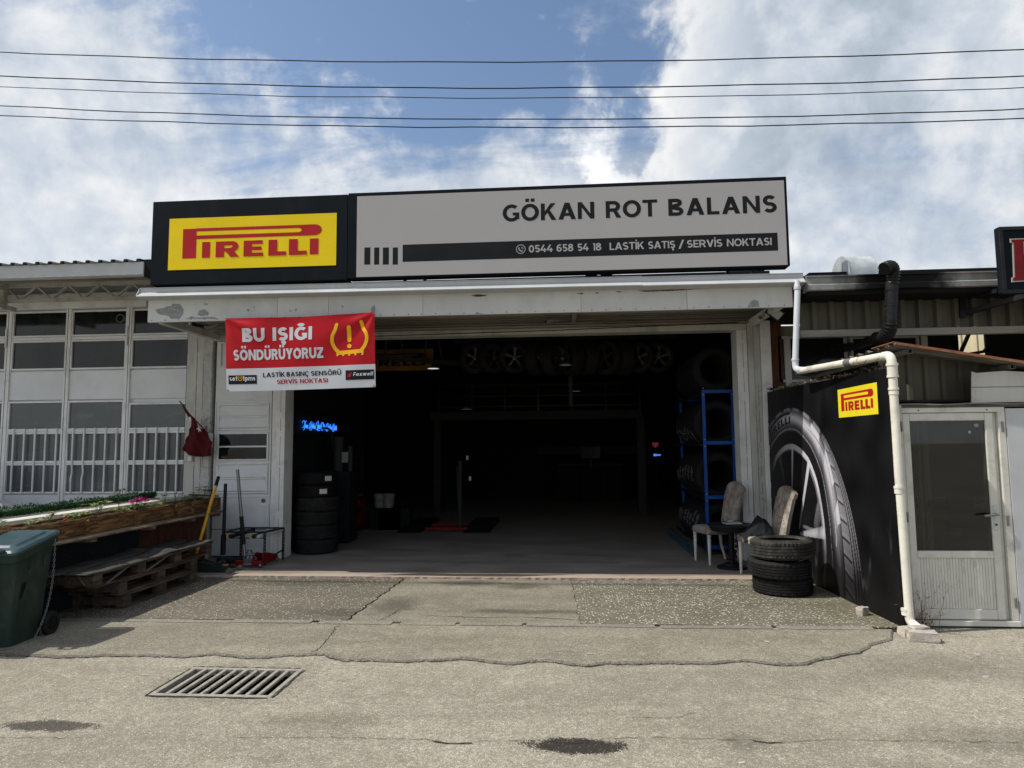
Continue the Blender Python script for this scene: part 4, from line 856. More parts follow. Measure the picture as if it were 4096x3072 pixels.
# ================================================================ workshop on the left
wk = thing('workshop_building', 'pale grey workshop building with barred windows left of the garage', 'building', (-8, YW, 0))
part('wall', 'white_panel', (-14, -5.545, YW+.03, YW+.12, 0, 4.3), p=wk)
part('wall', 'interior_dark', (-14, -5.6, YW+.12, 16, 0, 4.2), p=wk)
cols = [(-10.21, -9.38, 0), (-9.265, -8.43, 1), (-8.315, -7.475, 1), (-7.37, -6.53, 1), (-6.415, -5.555, 1)]
for x in (-10.27, -9.32, -8.373, -7.425, -6.473): part('post', 'white_paint', (x-.040, x+.040, YW-.03, YW+.03, 0, 3.70), p=wk, bevel=.003)
part('seam', 'crack', *[(x-.003, x+.003, YW-.0325, YW-.03, 0, 3.70) for x in (-9.33, -8.385, -7.432, -6.463, -5.548)], p=wk)
for ci, (x0, x1, _) in enumerate(cols):
    for z0, z1, kind in ((3.30, 3.645, 'd'), (2.80, 3.195, 'd'), (1.895, 2.28, 'g'), (1.42, 1.815, 'g'), (.965, 1.355, 'g')):
        zz1 = 2.235 if (ci == 4 and z0 == 1.895) else z1
        fr = frame('window', 'white_paint', x0+.005, x1-.005, z0, zz1, YW+.03, .026, .045, wk)
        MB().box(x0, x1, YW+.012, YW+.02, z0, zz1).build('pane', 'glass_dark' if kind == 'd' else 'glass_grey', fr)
    part('wall_panel', 'white_panel', (x0-.02, x1+.02, YW, YW+.03, 2.325, 2.755), p=wk, bevel=.003)
    part('wall_panel', 'white_panel', (x0-.02, x1+.02, YW, YW+.03, .03, .925), p=wk, bevel=.003)
    part('rail', 'white_paint', (x0-.03, x1+.03, YW-.01, YW+.03, 3.226, 3.268), (x0-.03, x1+.03, YW-.01, YW+.03, 1.842, 1.868), (x0-.03, x1+.03, YW-.01, YW+.03, 1.384, 1.392), p=wk)
    xb0 = {0: -10.1, 1: -9.14, 2: -8.205, 3: -7.27, 4: -6.31}[ci]
    for k in range(5):
        xb = xb0+k*(.169 if ci < 4 else .163); bend = .012 if (ci == 3 and k < 2) else 0
        MB().tube([(xb, YW-.03, 1.90), (xb, YW-.03, 1.40), (xb+bend, YW-.03, 1.25), (xb-bend*.4, YW-.03, 1.15), (xb, YW-.03, .95)], .0125, 8).build('window_bar', 'white_paint', wk, smooth=SM)
    MB().box(x0-.01, x1+.01, YW-.022, YW-.010, 1.855, 1.869).box(x0-.01, x1+.01, YW-.022, YW-.010, 1.383, 1.395).build('cross_bar', 'white_paint', wk)
for x in (-8.40, -6.49): part('hinge', 'white_paint', (x-.012, x+.012, YW-.055, YW-.03, 3.12, 3.25), (x-.012, x+.012, YW-.055, YW-.03, 3.27, 3.40), p=wk, bevel=.004)
for x, z in ((-6.50, .99), (-6.44, 1.0)): MB().lathe([(0, -.03), (.014, -.03), (.014, 0)], 10, (x, YW-.03, z), 'y').build('door_knob', 'steel', wk)
part('beam', 'white_paint', (-14, -5.40, YW-.10, YW+.03, 3.69, 3.80), (-14, -5.40, YW-.16, YW+.03, 3.802, 3.90), p=wk, bevel=.003)
# lattice girder and ribbed canopy
yt = 9.25
tru = part('girder', 'cream_paint', (-14, -5.3, yt-.03, yt+.03, 3.955, 4.01), (-14, -5.3, yt-.03, yt+.03, 3.735, 3.785), p=wk)
x = -13.8; up = True
while x < -5.5:
    a, b = (3.785, 3.955) if up else (3.955, 3.785); MB().bar((x, yt, a), (x+.20, yt, b), .03, .022).build('lattice_bar', 'cream_paint', tru); x += .245; up = not up
for x in (-8.15, -11.5):
    MB().bar((x, 8.1, 3.70), (x, 9.4, 3.66), .06, .06).build('outrigger', 'cream_paint', tru); MB().bar((x, 8.1, 3.78), (x+.0, 9.3, 3.95), .05, .05).build('outrigger', 'cream_paint', tru)
    MB().box(x-.035, x+.035, 9.15, 9.22, 3.62, 3.98).build('outrigger', 'cream_paint', tru)
mb = MB(); x = -14.0; pr = []
while x < -5.30: pr += [(x, 0), (x+.095, 0), (x+.11, .034), (x+.15, .034)]; x += .168
for a, b in zip(pr, pr[1:]): mb.add([(a[0], 7.97, 3.925+a[1]), (b[0], 7.97, 3.925+b[1]), (b[0], 9.9, 4.13+b[1]), (a[0], 9.9, 4.13+a[1])], [(0, 1, 2, 3)])
mb.build('roof_sheet', 'gutter_grey', wk)
mb = MB().prism([(8.12, 3.925), (8.0, 3.925), (8.0, 3.765), (8.03, 3.758), (8.12, 3.762)], lambda u, v, d: (d, u, v), -14, -5.253); mb.build('gutter', 'gutter', wk)
part('gutter_end', 'soot', (-5.253, -5.16, 8.02, 8.3, 3.74, 3.96), p=wk)
part('roof', 'soffit_paint', (-14, -5.3, 8.12, 8.20, 3.80, 3.90), (-14, -5.3, 8.75, 8.81, 3.90, 3.96), p=wk)
part('roof', 'interior_dark', (-14, -5.6, 9.9, 16, 4.15, 4.25), p=wk)
# ducts behind the upper glass
mb = MB().lathe([(.055, -.03), (.062, -.03), (.062, .01), (.055, .01)], 20, (-6.62, YW+.0, 3.53), 'y', True); dk = mb.build('vent_pipe', 'gutter_grey', wk); MB().lathe([(0, 0), (.055, 0)], 20, (-6.62, YW-.004, 3.53), 'y').build('vent_hole', 'pit', dk)

# ================================================================ neighbour on the right
nb = thing('neighbour_building', 'neighbouring workshop with a soot stained gutter right of the garage', 'building', (5, 9.6, 0))
mb = MB().prism([(8.15, 3.515), (8.0, 3.515), (8.0, 3.50), (8.02, 3.495), (8.02, 3.42), (7.985, 3.40), (7.985, 3.345), (8.0, 3.335), (8.15, 3.335)], lambda u, v, d: (d, u, v), 2.80, 9.0); mb.build('gutter', 'gutter_grey', nb)
mb = MB()                                                             # soot round the flue
for r0, n_ in ((.36, 1),):
    pass
part('soffit', 'soot', (2.82, 9.0, 8.02, 8.5, 3.285, 3.335), p=nb)
yc_ = 8.45
def ribbed(x0, x1, z0, z1, y, pitch, m, parent, name='ribbed_sheet', dep=.035, skew=0.0, ztop=None):
    mb = MB(); x = x0; pr = []
    while x < x1: pr += [(x, 0), (min(x1, x+pitch*.58), 0), (min(x1, x+pitch*.66), -dep), (min(x1, x+pitch*.90), -dep)]; x += pitch
    for a, b in zip(pr, pr[1:]):
        za = ztop(a[0]) if ztop else z1; zb_ = ztop(b[0]) if ztop else z1
        if b[0]-a[0] < 1e-5 and abs(a[1]-b[1]) < 1e-5: continue
        mb.add([(a[0], y+a[1], z0), (b[0], y+b[1], z0), (b[0], y+b[1], zb_), (a[0], y+a[1], za)], [(0, 1, 2, 3)])
    return mb.build(name, m, parent)
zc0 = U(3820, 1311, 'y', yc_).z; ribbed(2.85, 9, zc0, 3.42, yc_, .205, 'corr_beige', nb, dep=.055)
part('beam', 'soffit_paint', (2.84, 9, yc_-.05, yc_+.03, zc0-.085, zc0), p=nb, bevel=.003)
part('wall', 'interior_dark', (2.90, 9, 16, 16.1, 0, 4), (8.9, 9, 8.6, 16, 0, 4), p=nb)
part('wall', 'interior_dark', (U(3685, 1400, 'y', 11.1).x, U(3836, 1400, 'y', 11.1).x, 11.1, 11.15, 0, 3.5), (U(3958, 1400, 'y', 11.1).x, 9, 11.1, 11.15, 0, 3.5), p=nb)  # black sheets added either side of the lit patch to darken the opening
for px0, px1 in ((3120, 3380), (3412, 3670)):
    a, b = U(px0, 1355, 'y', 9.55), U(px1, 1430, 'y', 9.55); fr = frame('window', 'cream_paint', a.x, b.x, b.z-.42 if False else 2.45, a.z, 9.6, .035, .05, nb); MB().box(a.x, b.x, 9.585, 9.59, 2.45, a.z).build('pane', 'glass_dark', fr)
part('wall', 'soffit_paint', (2.98, 4.86, 9.6, 9.68, 1.6, 2.415), (2.98, 4.86, 9.6, 9.68, 3.03, 3.2), p=nb)
for b_ in ((4.80, 4.88), (3.0, 3.08)): part('window_post', 'cream_paint', (*b_, 9.54, 9.62, 1.6, 3.02), p=nb)
part('roof', 'interior_dark', (2.9, 9, 8.2, 11.4, 3.52, 3.60), p=nb)
a, b = U(3836, 1300, 'y', 12.5), U(3958, 1430, 'y', 12.5)
far = thing('lit_sheet_wall', 'sunlit cream ribbed sheet seen through the neighbour opening', 'wall', (a.x, 12.5, 0)); 
mb = MB(); pr = []; L_ = (b.x-a.x)*1.4; q = 0
while q < L_: pr += [(q, 0), (q+.15, 0), (q+.17, .03), (q+.22, .03)]; q += .24
d1 = Vector((.72, -.70, 0)); n1 = Vector((-.70, -.72, 0))
for p0, p1 in zip(pr, pr[1:]):
    P0 = Vector((a.x, 12.9, 0))+d1*p0[0]+n1*p0[1]; P1 = Vector((a.x, 12.9, 0))+d1*p1[0]+n1*p1[1]
    mb.add([(P0.x, P0.y, .5), (P1.x, P1.y, .5), (P1.x, P1.y, 4.4), (P0.x, P0.y, 4.4)], [(0, 1, 2, 3)])
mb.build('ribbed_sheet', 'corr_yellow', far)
for p0, p1 in (((3838, 1420), (3880, 1325)), ((3942, 1320), (3950, 1425)), ((3835, 1423), (3960, 1402)), ((3835, 1435), (4096, 1437)), ((3958, 1375), (3940, 1402))):
    MB().bar(U(*p0, 'y', 11.0), U(*p1, 'y', 11.0), .045, .045).build('frame_bar', 'black_metal', nb)
# bracket carrying the sign on the right edge
P = lambda x, y, Y: U(3700+x/2.553, 850+y/2.553, 'y', Y)
ns = thing('side_sign', 'black box sign with a red letter cut off at the right edge', 'sign', tuple(P(735, 830, 7.7)))
a, b = P(735, 150, 7.7), P(745, 832, 7.7)
MB().box(a.x, a.x+2.6, 7.7, 7.77, b.z, a.z).build('sign_panel', 'sign_black', ns, bevel=.012)
frame('sign_edge', 'black_metal', a.x+.05, a.x+2.55, b.z+.04, a.z-.04, 7.70, .04, .016, ns)
def lp(l): return [(P(x, y, 7.69).x, P(x, y, 7.69).z) for x, y in l]
TN = lambda u, v, dd: (u, 7.698-dd, v)
out = lp([(868, 268), (1100, 262), (1100, 700), (885, 712), (885, 665), (905, 655), (893, 315), (870, 305)]); inn = lp([(880, 278), (1100, 270), (1100, 690), (897, 698), (897, 672), (918, 660), (905, 312), (882, 300)])
MB().prism(out, TN, 0, .010).build('letter_outline', 'sign_white', ns); MB().prism(inn, TN, .0105, .014).build('letter', 'paint_red', ns); MB().prism(lp([(1004, 300), (1100, 300), (1100, 430), (1008, 430)]), TN, .0145, .016).build('letter_outline', 'sign_white', ns)
for (p0, y0), (p1, y1), wd in ((((340, 862), 8.42), ((750, 800), 7.95), .05), (((395, 1030), 8.42), ((1100, 830), 7.9), .06), (((375, 840), 8.40), ((375, 1075), 8.40), .07)):
    MB().bar(P(*p0, y0), P(*p1, y1), wd, wd).build('bracket', 'black_metal', ns, bevel=.003)
# roof cowl
cw = thing('roof_cowl', 'half round galvanised vent cowl on the neighbour roof', 'vent', tuple(U(3475, 1100, 'y', 8.4)))
a, b = U(3362, 1100, 'y', 8.4), U(3470, 1100, 'y', 8.4); tz = U(3410, 1030, 'y', 8.4).z; zb0 = a.z-.12
def cowl(u, v, d): return (d, u, v)
rr = (tz-a.z)*1.0
prof = [(8.4+.26*math.cos(R(q)), a.z-.0+rr*math.sin(R(q))) for q in range(0, 181, 12)]+[(8.4-.26, zb0), (8.4+.26, zb0)]
MB().prism(prof, cowl, a.x, b.x).build('hood', 'galv', cw, smooth=SM)
for x in (a.x-.006, b.x-.004): MB().prism([(8.4+(u-8.4)*1.03, a.z+(v-a.z)*1.03) for u, v in prof], cowl, x, x+.012).build('seam_ring', 'galv', cw, smooth=SM)
# exhaust flue of the neighbour
fl2 = thing('flue_pipe', 'black flexible flue pipe bent up over the neighbour gutter', 'pipe', tuple(U(3560, 1300, 'y', 7.9)))
def C5(x, y, Y): return U(2900+x/1.8445, 850+y/1.8445, 'y', Y)
path = [C5(800, 1010, 9.4), C5(960, 985, 8.9), C5(1110, 930, 8.3), C5(1190, 905, 8.02), C5(1222, 850, 7.93), C5(1225, 780, 7.9), C5(1230, 540, 7.9), C5(1236, 450, 7.9)]
pp = rounded(path, .06, 4); D = .070
MB().tube(pp[:12], D*.80, 18).build('elbow_pipe', 'flex_black', fl2, smooth=SM)
def corrug(p0, p1, pm, n_=46, r=.085, name='corrugated_bend'):
    pts = bez(p0, pm, p1, n_); MB().tube(pts, [r*(1+.07*math.sin(i*2*math.pi/4.6)) for i in range(len(pts))], 18).build(name, 'flex_black', fl2, smooth=True)
corrug(C5(1115, 930, 8.25), C5(1226, 800, 7.9), C5(1215, 930, 7.95), r=.075)
MB().tube([C5(1224, 815, 7.9), C5(1228, 660, 7.9), C5(1234, 520, 7.9)], .070, 20).build('straight_pipe', 'flex_black', fl2, smooth=SM)
for y in (800, 690, 575): q = C5(1226+(690-y)*.02, y, 7.9); MB().tube([q-Vector((0, 0, .006)), q+Vector((0, 0, .006))], .0745, 20).build('clamp', 'flex_black', fl2)
corrug(C5(1235, 530, 7.9), C5(1185, 412, 7.82), C5(1262, 360, 7.86), 56, .070)
q = C5(1176, 416, 7.815); dq = (C5(1185, 412, 7.82)-C5(1215, 395, 7.84)).normalized()
MB().tube([q-dq*.02, q+dq*.004], .076, 20).build('rim', 'flex_black', fl2, smooth=SM); MB().tube([q+dq*.003, q+dq*.006], .067, 20).build('opening', 'pit', fl2)
# soot patch on the neighbour gutter, shaped round the flue
m_, n_, b_ = new_mat('gutter_soot'); v_ = n_.n('ShaderNodeTexCoord').outputs['Object']
x_ = n_.n('ShaderNodeSeparateXYZ', {0: v_}).outputs[0]; nz_ = n_.noise(v_, 5.0, 7, 0.65)
k_ = n_.step(n_.math('ADD', n_.math('ABSOLUTE', n_.math('ADD', x_, 1.18)), n_.math('MULTIPLY', n_.math('SUBTRACT', nz_, .5), .5)), .85, .32)
c_ = n_.mix(n_.step(nz_, .35, .7), (0.20, 0.205, 0.20), (0.29, 0.295, 0.29)); c_ = n_.mix(k_, c_, (0.006, 0.006, 0.006)); setin(n_, b_, 'Base Color', c_); setin(n_, b_, 'Roughness', .6); setin(n_, b_, 'Specular IOR Level', .12)
for o in nb.children:
    if o.name.startswith('gutter'): o.data.materials[0] = m_

# ================================================================ shed with the mural panel
XP = 2.82
shed = thing('side_shed', 'low shed with a white glazed door and rusty sloping roof', 'shed', (3.4, 7.5, 0))
mural = thing('mural_panel', 'black printed panel showing a giant tyre with a yellow sticker', 'billboard', (XP, 8, 0))
pz = lambda y: 2.249+(y-6.26)*.0075
def xp(y): return 2.85-.045*(y-6.25)
MB().prism([(6.245, .02), (9.42, -.02), (9.42, pz(9.42)), (6.245, pz(6.245))], lambda u, v, d: (xp(u)+d, u, v), 0, .05).build('board', 'black_metal', mural, bevel=.003)
def PM(yo, zo, off=0.0):
    """design coordinates of the print -> the panel's own plane"""
    k = yo/2.82; y = k*3.13125/(1+.045*k); return (xp(y)-off, y, 1.6+(zo-1.6)*y/yo)
def MP(y, z): yo = 2.82*y/xp(y); return yo, 1.6+(z-1.6)*yo/y
# the print on it: tones worked out on a fine grid (flat ink, not light)
tabO = [(0, 1.95), (90, 1.93), (180, 1.93)]
tabS = [(0, 1.53), (16.8, 1.59), (26.9, 1.66), (39.5, 1.76), (50.7, 1.85), (60, 1.885), (90, 1.90), (180, 1.90)]
tabI = [(0, 1.20), (19, 1.28), (33.7, 1.40), (49, 1.55), (62.8, 1.62), (82, 1.67), (180, 1.66)]
tabR = [(-3, .98), (0, .98), (24, 1.15), (34.5, 1.23), (51, 1.38), (64.5, 1.46), (86.5, 1.48), (115, 1.46), (143, 1.31), (180, 1.2)]
def tab(t, a):
    if a <= t[0][0]: return t[0][1]
    for (a0, r0), (a1, r1) in zip(t, t[1:]):
        if a <= a1: return r0+(r1-r0)*(a-a0)/(a1-a0)
    return t[-1][1]
def sst(x, a, b): t = max(0, min(1, (x-a)/(b-a))); return t*t*(3-2*t)
def segd(p, a, b):
    ax, ay = a; bx, by = b; dx, dy = bx-ax, by-ay; t = max(0, min(1, ((p[0]-ax)*dx+(p[1]-ay)*dy)/(dx*dx+dy*dy))); return math.hypot(p[0]-ax-t*dx, p[1]-ay-t*dy), t
from mathutils import noise as mn
def ink(y, z):
    a = math.degrees(math.atan2(z-.1, 8.9-y)); r = math.hypot(z-.1, 8.9-y)
    base = .0075+.006*mn.noise(Vector((y*3, z*3, 0))); v = base
    wear = mn.noise(Vector((y*4.5, z*2.2, 3)))+.5*mn.noise(Vector((y*14, z*6, 9)))
    v += .03*sst(wear, .38, .75)*sst(z, 1.5, .4)
    low = sst(z, .12, .9); back = sst(a, 150, 92)
    if a < -6 or a > 165: return v
    RO, RS, RI, RR = tab(tabO, a), tab(tabS, a), tab(tabI, a), tab(tabR, a); lit = (.06+.94*low)*back
    if RS < r < RO:                                                     # tread, with ribs and curved slots
        t = (r-RS)/(RO-RS); v = .15*lit*(1-.5*t)+.010
        if RO-RS > .07:
            sl = (a/6.2+t*1.1) % 1.0; v *= .25 if sl < .16 and t < .50 else (1.25 if sl < .42 and t < .52 else 1)
            for g in (.58, .76, .90):
                if abs(t-g) < .028: v = .005
                elif 0 < t-g < .07: v = .20*max(.18, lit)*(.7+.3*math.sin(a*5))*sst(z, 0, .5)
        else: v *= .3 if math.sin(R(a*34)) > .4 else 1.1
    elif RI < r <= RS:                                                  # sidewall sheen
        t = (r-RI)/(RS-RI); band = math.exp(-((t-.58)/.26)**2)
        v = (.03+.34*band*(sst(a, 8, 50)*.75+.25)*sst(a, 128, 88))*(.15+.85*low*back)
        w2 = math.sin(R(a*9+20)); 
        if .62 < t < .97 and 24 < a < 66 and (a/19) % 1 < .55+.4*(t-.62): v = .40*(1-abs(t-.8)*1.2)*low
        if 10 < a < 75 and abs(t-.66-.10*math.sin(R(a*9+20))) < .018: v *= .35
    elif RR+.0 < r <= RI:
        t = (r-RR)/(RI-RR); v = .012+.02*(abs(t-.92) < .06)*2.2*lit+.012*mn.noise(Vector((a*2, r*60, 0)))
        if t > .965: v = .28*lit
    if RR-.075 < r <= RR: v = .40*(.55+.45*math.exp(-((a-50)/30)**2))*sst(a, 135, 95)*max(.2, low)*(1-.5*(r < RR-.06)) if a < 140 else v
    if RR-.115 < r <= RR-.075 and a < 60: v = .10*low
    # spokes
    if r < RR-.02:
        pt = (y, z)
        for A, B, w0, w1, b0 in (((8.70, .56), (8.22, 1.44), .018, .05, .42), ((8.67, .49), (7.90, .60), .022, .07, .34), ((8.92, .95), (8.82, 1.56), .012, .04, .20), ((9.15, 1.0), (9.36, 1.40), .03, .05, .035), ((8.68, .60), (8.20, .58), .015, .03, .12)):
            d, t = segd(pt, A, B); ww = w0+(w1-w0)*t
            if d < ww: v = max(v, b0*(.6+.4*t)*(1-.4*(d/ww)**2)*(1 if A[0] < 8.9 else back+.3))
        if segd(pt, (8.12, .66), (7.96, .92))[0] < .075 and r < RR-.08: v = max(v, .05+.05*sst(z, .6, .9))
    if 7.53 < y < 7.57 and .5 < z < .9:                                  # small lizard mark on the sidewall
        if abs(y-7.55-.008*math.sin(z*40)) < .008: v = .28
    if segd((y, z), (7.52, .80), (7.58, .86))[0] < .006 or segd((y, z), (7.58, .80), (7.52, .86))[0] < .006 or segd((y, z), (7.52, .70), (7.58, .76))[0] < .006: v = .26
    v *= 1-.25*sst(wear, .3, .8)*(v > .05)
    return v
NY, NZ = 440, 300; y0, y1 = 6.252, 9.40
verts = []; tones = []
for j in range(NZ+1):
    for i in range(NY+1):
        y = y0+(y1-y0)*i/NY; zb_ = .02-(y-6.245)*.0126; z = zb_+.004+(pz(y)-zb_-.008)*j/NZ; verts.append((xp(y)-.003, y, z)); tones.append(ink(*MP(y, z)))
off = wloc(mural); me = bpy.data.meshes.new('tyre_print'); me.from_pydata([(x-off.x, y-off.y, z-off.z) for x, y, z in verts], [], [(j*(NY+1)+i, (j+1)*(NY+1)+i, (j+1)*(NY+1)+i+1, j*(NY+1)+i+1) for j in range(NZ) for i in range(NY)])
ca = me.color_attributes.new('ink', 'FLOAT_COLOR', 'POINT')
ca.data.foreach_set('color', [q for t in [(t if t < .03 else min(.68, t*1.55)) for t in tones] for q in (max(.003, t)*.96, max(.003, t)*.94, max(.0035, t)*1.04, 1)])
m_, n_, b_ = new_mat('mural_ink'); setin(n_, b_, 'Base Color', n_.n('ShaderNodeAttribute', attribute_name='ink').outputs['Color']); setin(n_, b_, 'Roughness', .5); setin(n_, b_, 'Specular IOR Level', .12)
me.materials.append(m_); M['mural_ink'] = m_
po = bpy.data.objects.new('tyre_print', me); COL.objects.link(po); po.parent = mural
# lettering bent along the printed sidewall
def TC(u, v, dd):
    a = R(118-u*30); r = 1.73+v*.15; return PM(8.9-r*math.cos(a), .1+r*math.sin(a), .0045+dd)
MB_ = text(MB(), 'IRELLI', TC, .10, .98, 0.0, .62, .26, .1); MB_.add([TC(.0, 0, 0), TC(.07, 0, 0), TC(.07, 1, 0), TC(.0, 1, 0)], [(0, 1, 2, 3)]); MB_.add([TC(q, v, .0004) for v in (.80, 1.0) for q in (0, .25, .5, .75, .97)], [(i, i+1, i+6, i+5) for i in range(4)]); MB_.build('lettering', 'ink_black', mural)
s0, s1 = U(3352, 1560, 'x', XP), U(3516, 1655, 'x', XP); sa, sb = 2.132, 1.846
stk = MB().add([PM(s0.y, 2.135, .005), PM(s1.y, 2.135, .005), PM(s1.y, 1.846, .005), PM(s0.y, 1.846, .005)], [(0, 1, 2, 3)]).build('sticker', 'sticker_yellow', mural)
logo(lambda u, v, dd: PM(s0.y+(s1.y-s0.y)*(.0+u), 1.846+.289*(v if v < .55 else .55+(v-.55)*1.15), .0056+dd), stk, 'logo_red', .0005)
MB().box(xp(6.24)-.004, xp(6.24)+.052, 6.236, 6.2445, .02, 2.25).build('edge_trim', 'black_metal', mural)
# dry leaves and grit along the top edge
mb = MB()
for i in range(420):
    y = rnd(6.3, 9.4); s = rnd(.008, .028); c = Vector((xp(y)+rnd(-.02, .10), y, pz(y)+rnd(0, .035)+.02*math.sin(y*2.2)**2)); a = Vector((rnd(-1, 1), rnd(-1, 1), rnd(-.6, .6))).normalized()*s; b = Vector((rnd(-1, 1), rnd(-1, 1), rnd(-.6, .6))).normalized()*s*.7
    mb.add([c-a, c+b, c+a, c-b], [(0, 1, 2, 3)])
mb.build('leaves', 'soil', kind='stuff')
for k in range(9):
    y = 9.0-k*.14; MB().box(xp(y)-.02, xp(y)+.22, y, y+.10, pz(y)+.004+.010*(k % 2), pz(y)+.016+.010*(k % 2)+rnd(0, .03)).build('roof_tile', 'sheet_under', shed)
YD = 6.4
def sp(name, m, *boxes, bevel=0.0, p=shed):
    mb = MB()
    for b in boxes: mb.box(*b)
    return mb.build(name, m, p, bevel=bevel)
sp('sill', 'shed_frame', (2.99, 3.875, YD-.05, YD+.1, .0, .045), bevel=.004); sp('frame_post', 'shed_frame', (2.935, 3.00, YD-.03, YD+.08, .05, 1.925), bevel=.004)
sp('frame_post', 'shed_frame', (3.81, 3.872, YD-.035, YD+.08, .045, 1.89), bevel=.005); sp('frame_head', 'shed_frame', (2.99, 3.872, YD-.034, YD+.08, 1.85, 1.895), bevel=.005)
door = sp('door', 'shed_frame', (3.0, 3.806, YD, YD+.05, .05, .60), (3.0, 3.062, YD, YD+.05, .601, 1.848), (3.704, 3.806, YD, YD+.05, .601, 1.848), (3.063, 3.703, YD, YD+.05, 1.80, 1.848))
sp('reflection_post', 'shed_frame', (3.42, 3.45, 7.0, 7.05, 0, 1.94), (3.50, 3.515, 7.05, 7.07, 0, 1.94), (3.78, 3.83, 7.6, 7.65, 0, 1.94)); sp('reflection_bench', 'soffit_paint', (3.5, 4.6, 7.2, 7.9, .95, .98)); sp('inner_wall', 'interior_dark', (2.97, 5.1, 8.6, 8.64, 0, 1.94), (2.965, 2.99, 6.46, 8.6, 0, 1.94), (2.97, 5.1, 6.46, 8.6, .0, .02))  # pale posts and bench added inside, standing in for streaks reflected in the glass
sp('reflection_stool', 'black_metal', (3.75, 4.05, 6.9, 7.2, .70, .74), (3.78, 4.02, 7.18, 7.22, .74, 1.15), (3.76, 3.79, 6.92, 6.95, 0, .70), (4.0, 4.03, 6.92, 6.95, 0, .70))  # stool silhouette added behind the pane for the same reflections
def pbar(n_, m, b, par=door, bv=.005): return sp(n_, m, b, bevel=bv, p=par)
pbar('stile', 'shed_frame', (3.002, 3.062, YD-.028, YD, .052, 1.846)); pbar('stile', 'shed_frame', (3.703, 3.770, YD-.028, YD, .052, 1.846))
pbar('rail', 'shed_frame', (3.063, 3.702, YD-.027, YD, 1.778, 1.846)); pbar('rail', 'shed_frame', (3.063, 3.702, YD-.027, YD, .575, .637)); pbar('rail', 'shed_frame', (3.063, 3.702, YD-.027, YD, .052, .138))
m_, n_, b_ = new_mat('clear_glass'); mx_ = n_.n('ShaderNodeMixShader', {0: .055}); g_ = n_.n('ShaderNodeBsdfGlossy', {'Roughness': .02}); t_ = n_.n('ShaderNodeBsdfTransparent', {'Color': (.45, .48, .46, 1)}); n_.t.links.new(t_.outputs[0], mx_.inputs[1]); n_.t.links.new(g_.outputs[0], mx_.inputs[2]); n_.t.links.new(mx_.outputs[0], [x for x in n_.t.nodes if x.type == 'OUTPUT_MATERIAL'][0].inputs[0]); M['clear_glass'] = m_
gl = pbar('pane', 'clear_glass', (3.063, 3.702, YD-.012, YD-.006, .638, 1.777), bv=0)
TG = lambda u, v, dd: (u, YD-.0125-dd, v)
mb = MB()
for cx, cz_ in ((3.630, 1.735), (3.644, 1.735), (3.575, 1.675)): mb.ribbon([(cx+.007*math.cos(R(q)), cz_+.010*math.sin(R(q))) for q in range(0, 350, 30)], .005, TG, .0003, True)
mb.build('lettering', 'banner_white', gl)
for k in range(26):
    x = 3.066+k*.0245; MB().box(x, x+.0215, YD-.016, YD-.004, .14, .573).build('tongue_board', 'shed_frame', door)
hd = MB().box(3.718, 3.748, YD-.036, YD-.028, .815, 1.035).build('handle_plate', 'galv', door, bevel=.004)
MB().tube([(3.733, YD-.036, .955), (3.733, YD-.075, .955), (3.700, YD-.080, .952), (3.615, YD-.078, .945)], .0095, 10).build('handle', 'steel', door, smooth=SM)
MB().lathe([(0, -.038), (.010, -.038), (.010, -.03)], 12, (3.733, YD, .865), 'y').build('keyhole', 'crack', door)
for x, z in ((2.985, 1.73), (2.99, .93), (3.84, 1.72), (3.83, .90), (3.845, .20)): sp('hinge', 'steel', (x-.007, x+.009, YD-.048, YD-.034, z-.045, z+.045), bevel=.003)
for x in (3.14, 3.72): MB().lathe([(0, 0), (.007, 0)], 10, (x, YD-.0345, 1.872), 'y').build('screw_hole', 'crack', shed)
sp('wall', 'shed_wall', (3.875, 5.2, YD-.04, YD+.1, .0, 1.88))
sp('lintel', 'sheet_under', (2.90, 5.2, YD-.02, YD+.1, 1.897, 1.918))
mb = MB()                                                            # open ends of the twin wall sheet
for k in range(200): x = 2.93+k*.0115; mb.box(x, x+.0085, YD-.055, YD-.02, 1.919+.004*math.sin(k*.13), 1.930+.004*math.sin(k*.13))
mb.build('cell_sheet', 'soffit_paint', shed, kind='stuff')
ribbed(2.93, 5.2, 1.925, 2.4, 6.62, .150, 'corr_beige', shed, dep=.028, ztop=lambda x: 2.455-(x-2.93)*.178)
sh = MB().prism([(3.60, 1.935), (5.2, 1.94), (5.2, 2.12), (3.90, 2.215), (3.655, 2.20), (3.62, 2.215), (3.615, 2.17)], lambda u, v, d: (u, d, v), YD-.03, YD-.02).build('patch_sheet', 'cream_paint', shed)
MB().prism([(3.605, 2.075), (5.2, 2.07), (5.2, 2.066), (3.605, 2.071)], lambda u, v, d: (u, d, v), YD-.033, YD-.03).build('fold_line', 'crack', shed)
def rz(x): return 2.449-(x-2.96)*.178
TRf = lambda u, v, d: (u, d, v)
mb = MB(); pr = []; y = 6.27                                            # roof of ribbed sheet sloping down to the right
while y < 8.9: pr += [(y, 0), (y+.13, 0), (y+.15, .028), (y+.19, .028)]; y += .21
for (ya, ha), (yb_, hb) in zip(pr, pr[1:]): mb.add([(2.93, ya, rz(2.93)+ha), (5.3, ya, rz(5.3)+ha), (5.3, yb_, rz(5.3)+hb), (2.93, yb_, rz(2.93)+hb)], [(0, 1, 2, 3)])
mb.build('roof_sheet', 'sheet_under', shed)
MB().prism([(2.93, rz(2.93)+.001), (5.3, rz(5.3)+.001), (5.3, rz(5.3)+.020), (2.93, rz(2.93)+.020)], TRf, 6.255, 6.30).build('roof_edge', 'rust', shed)
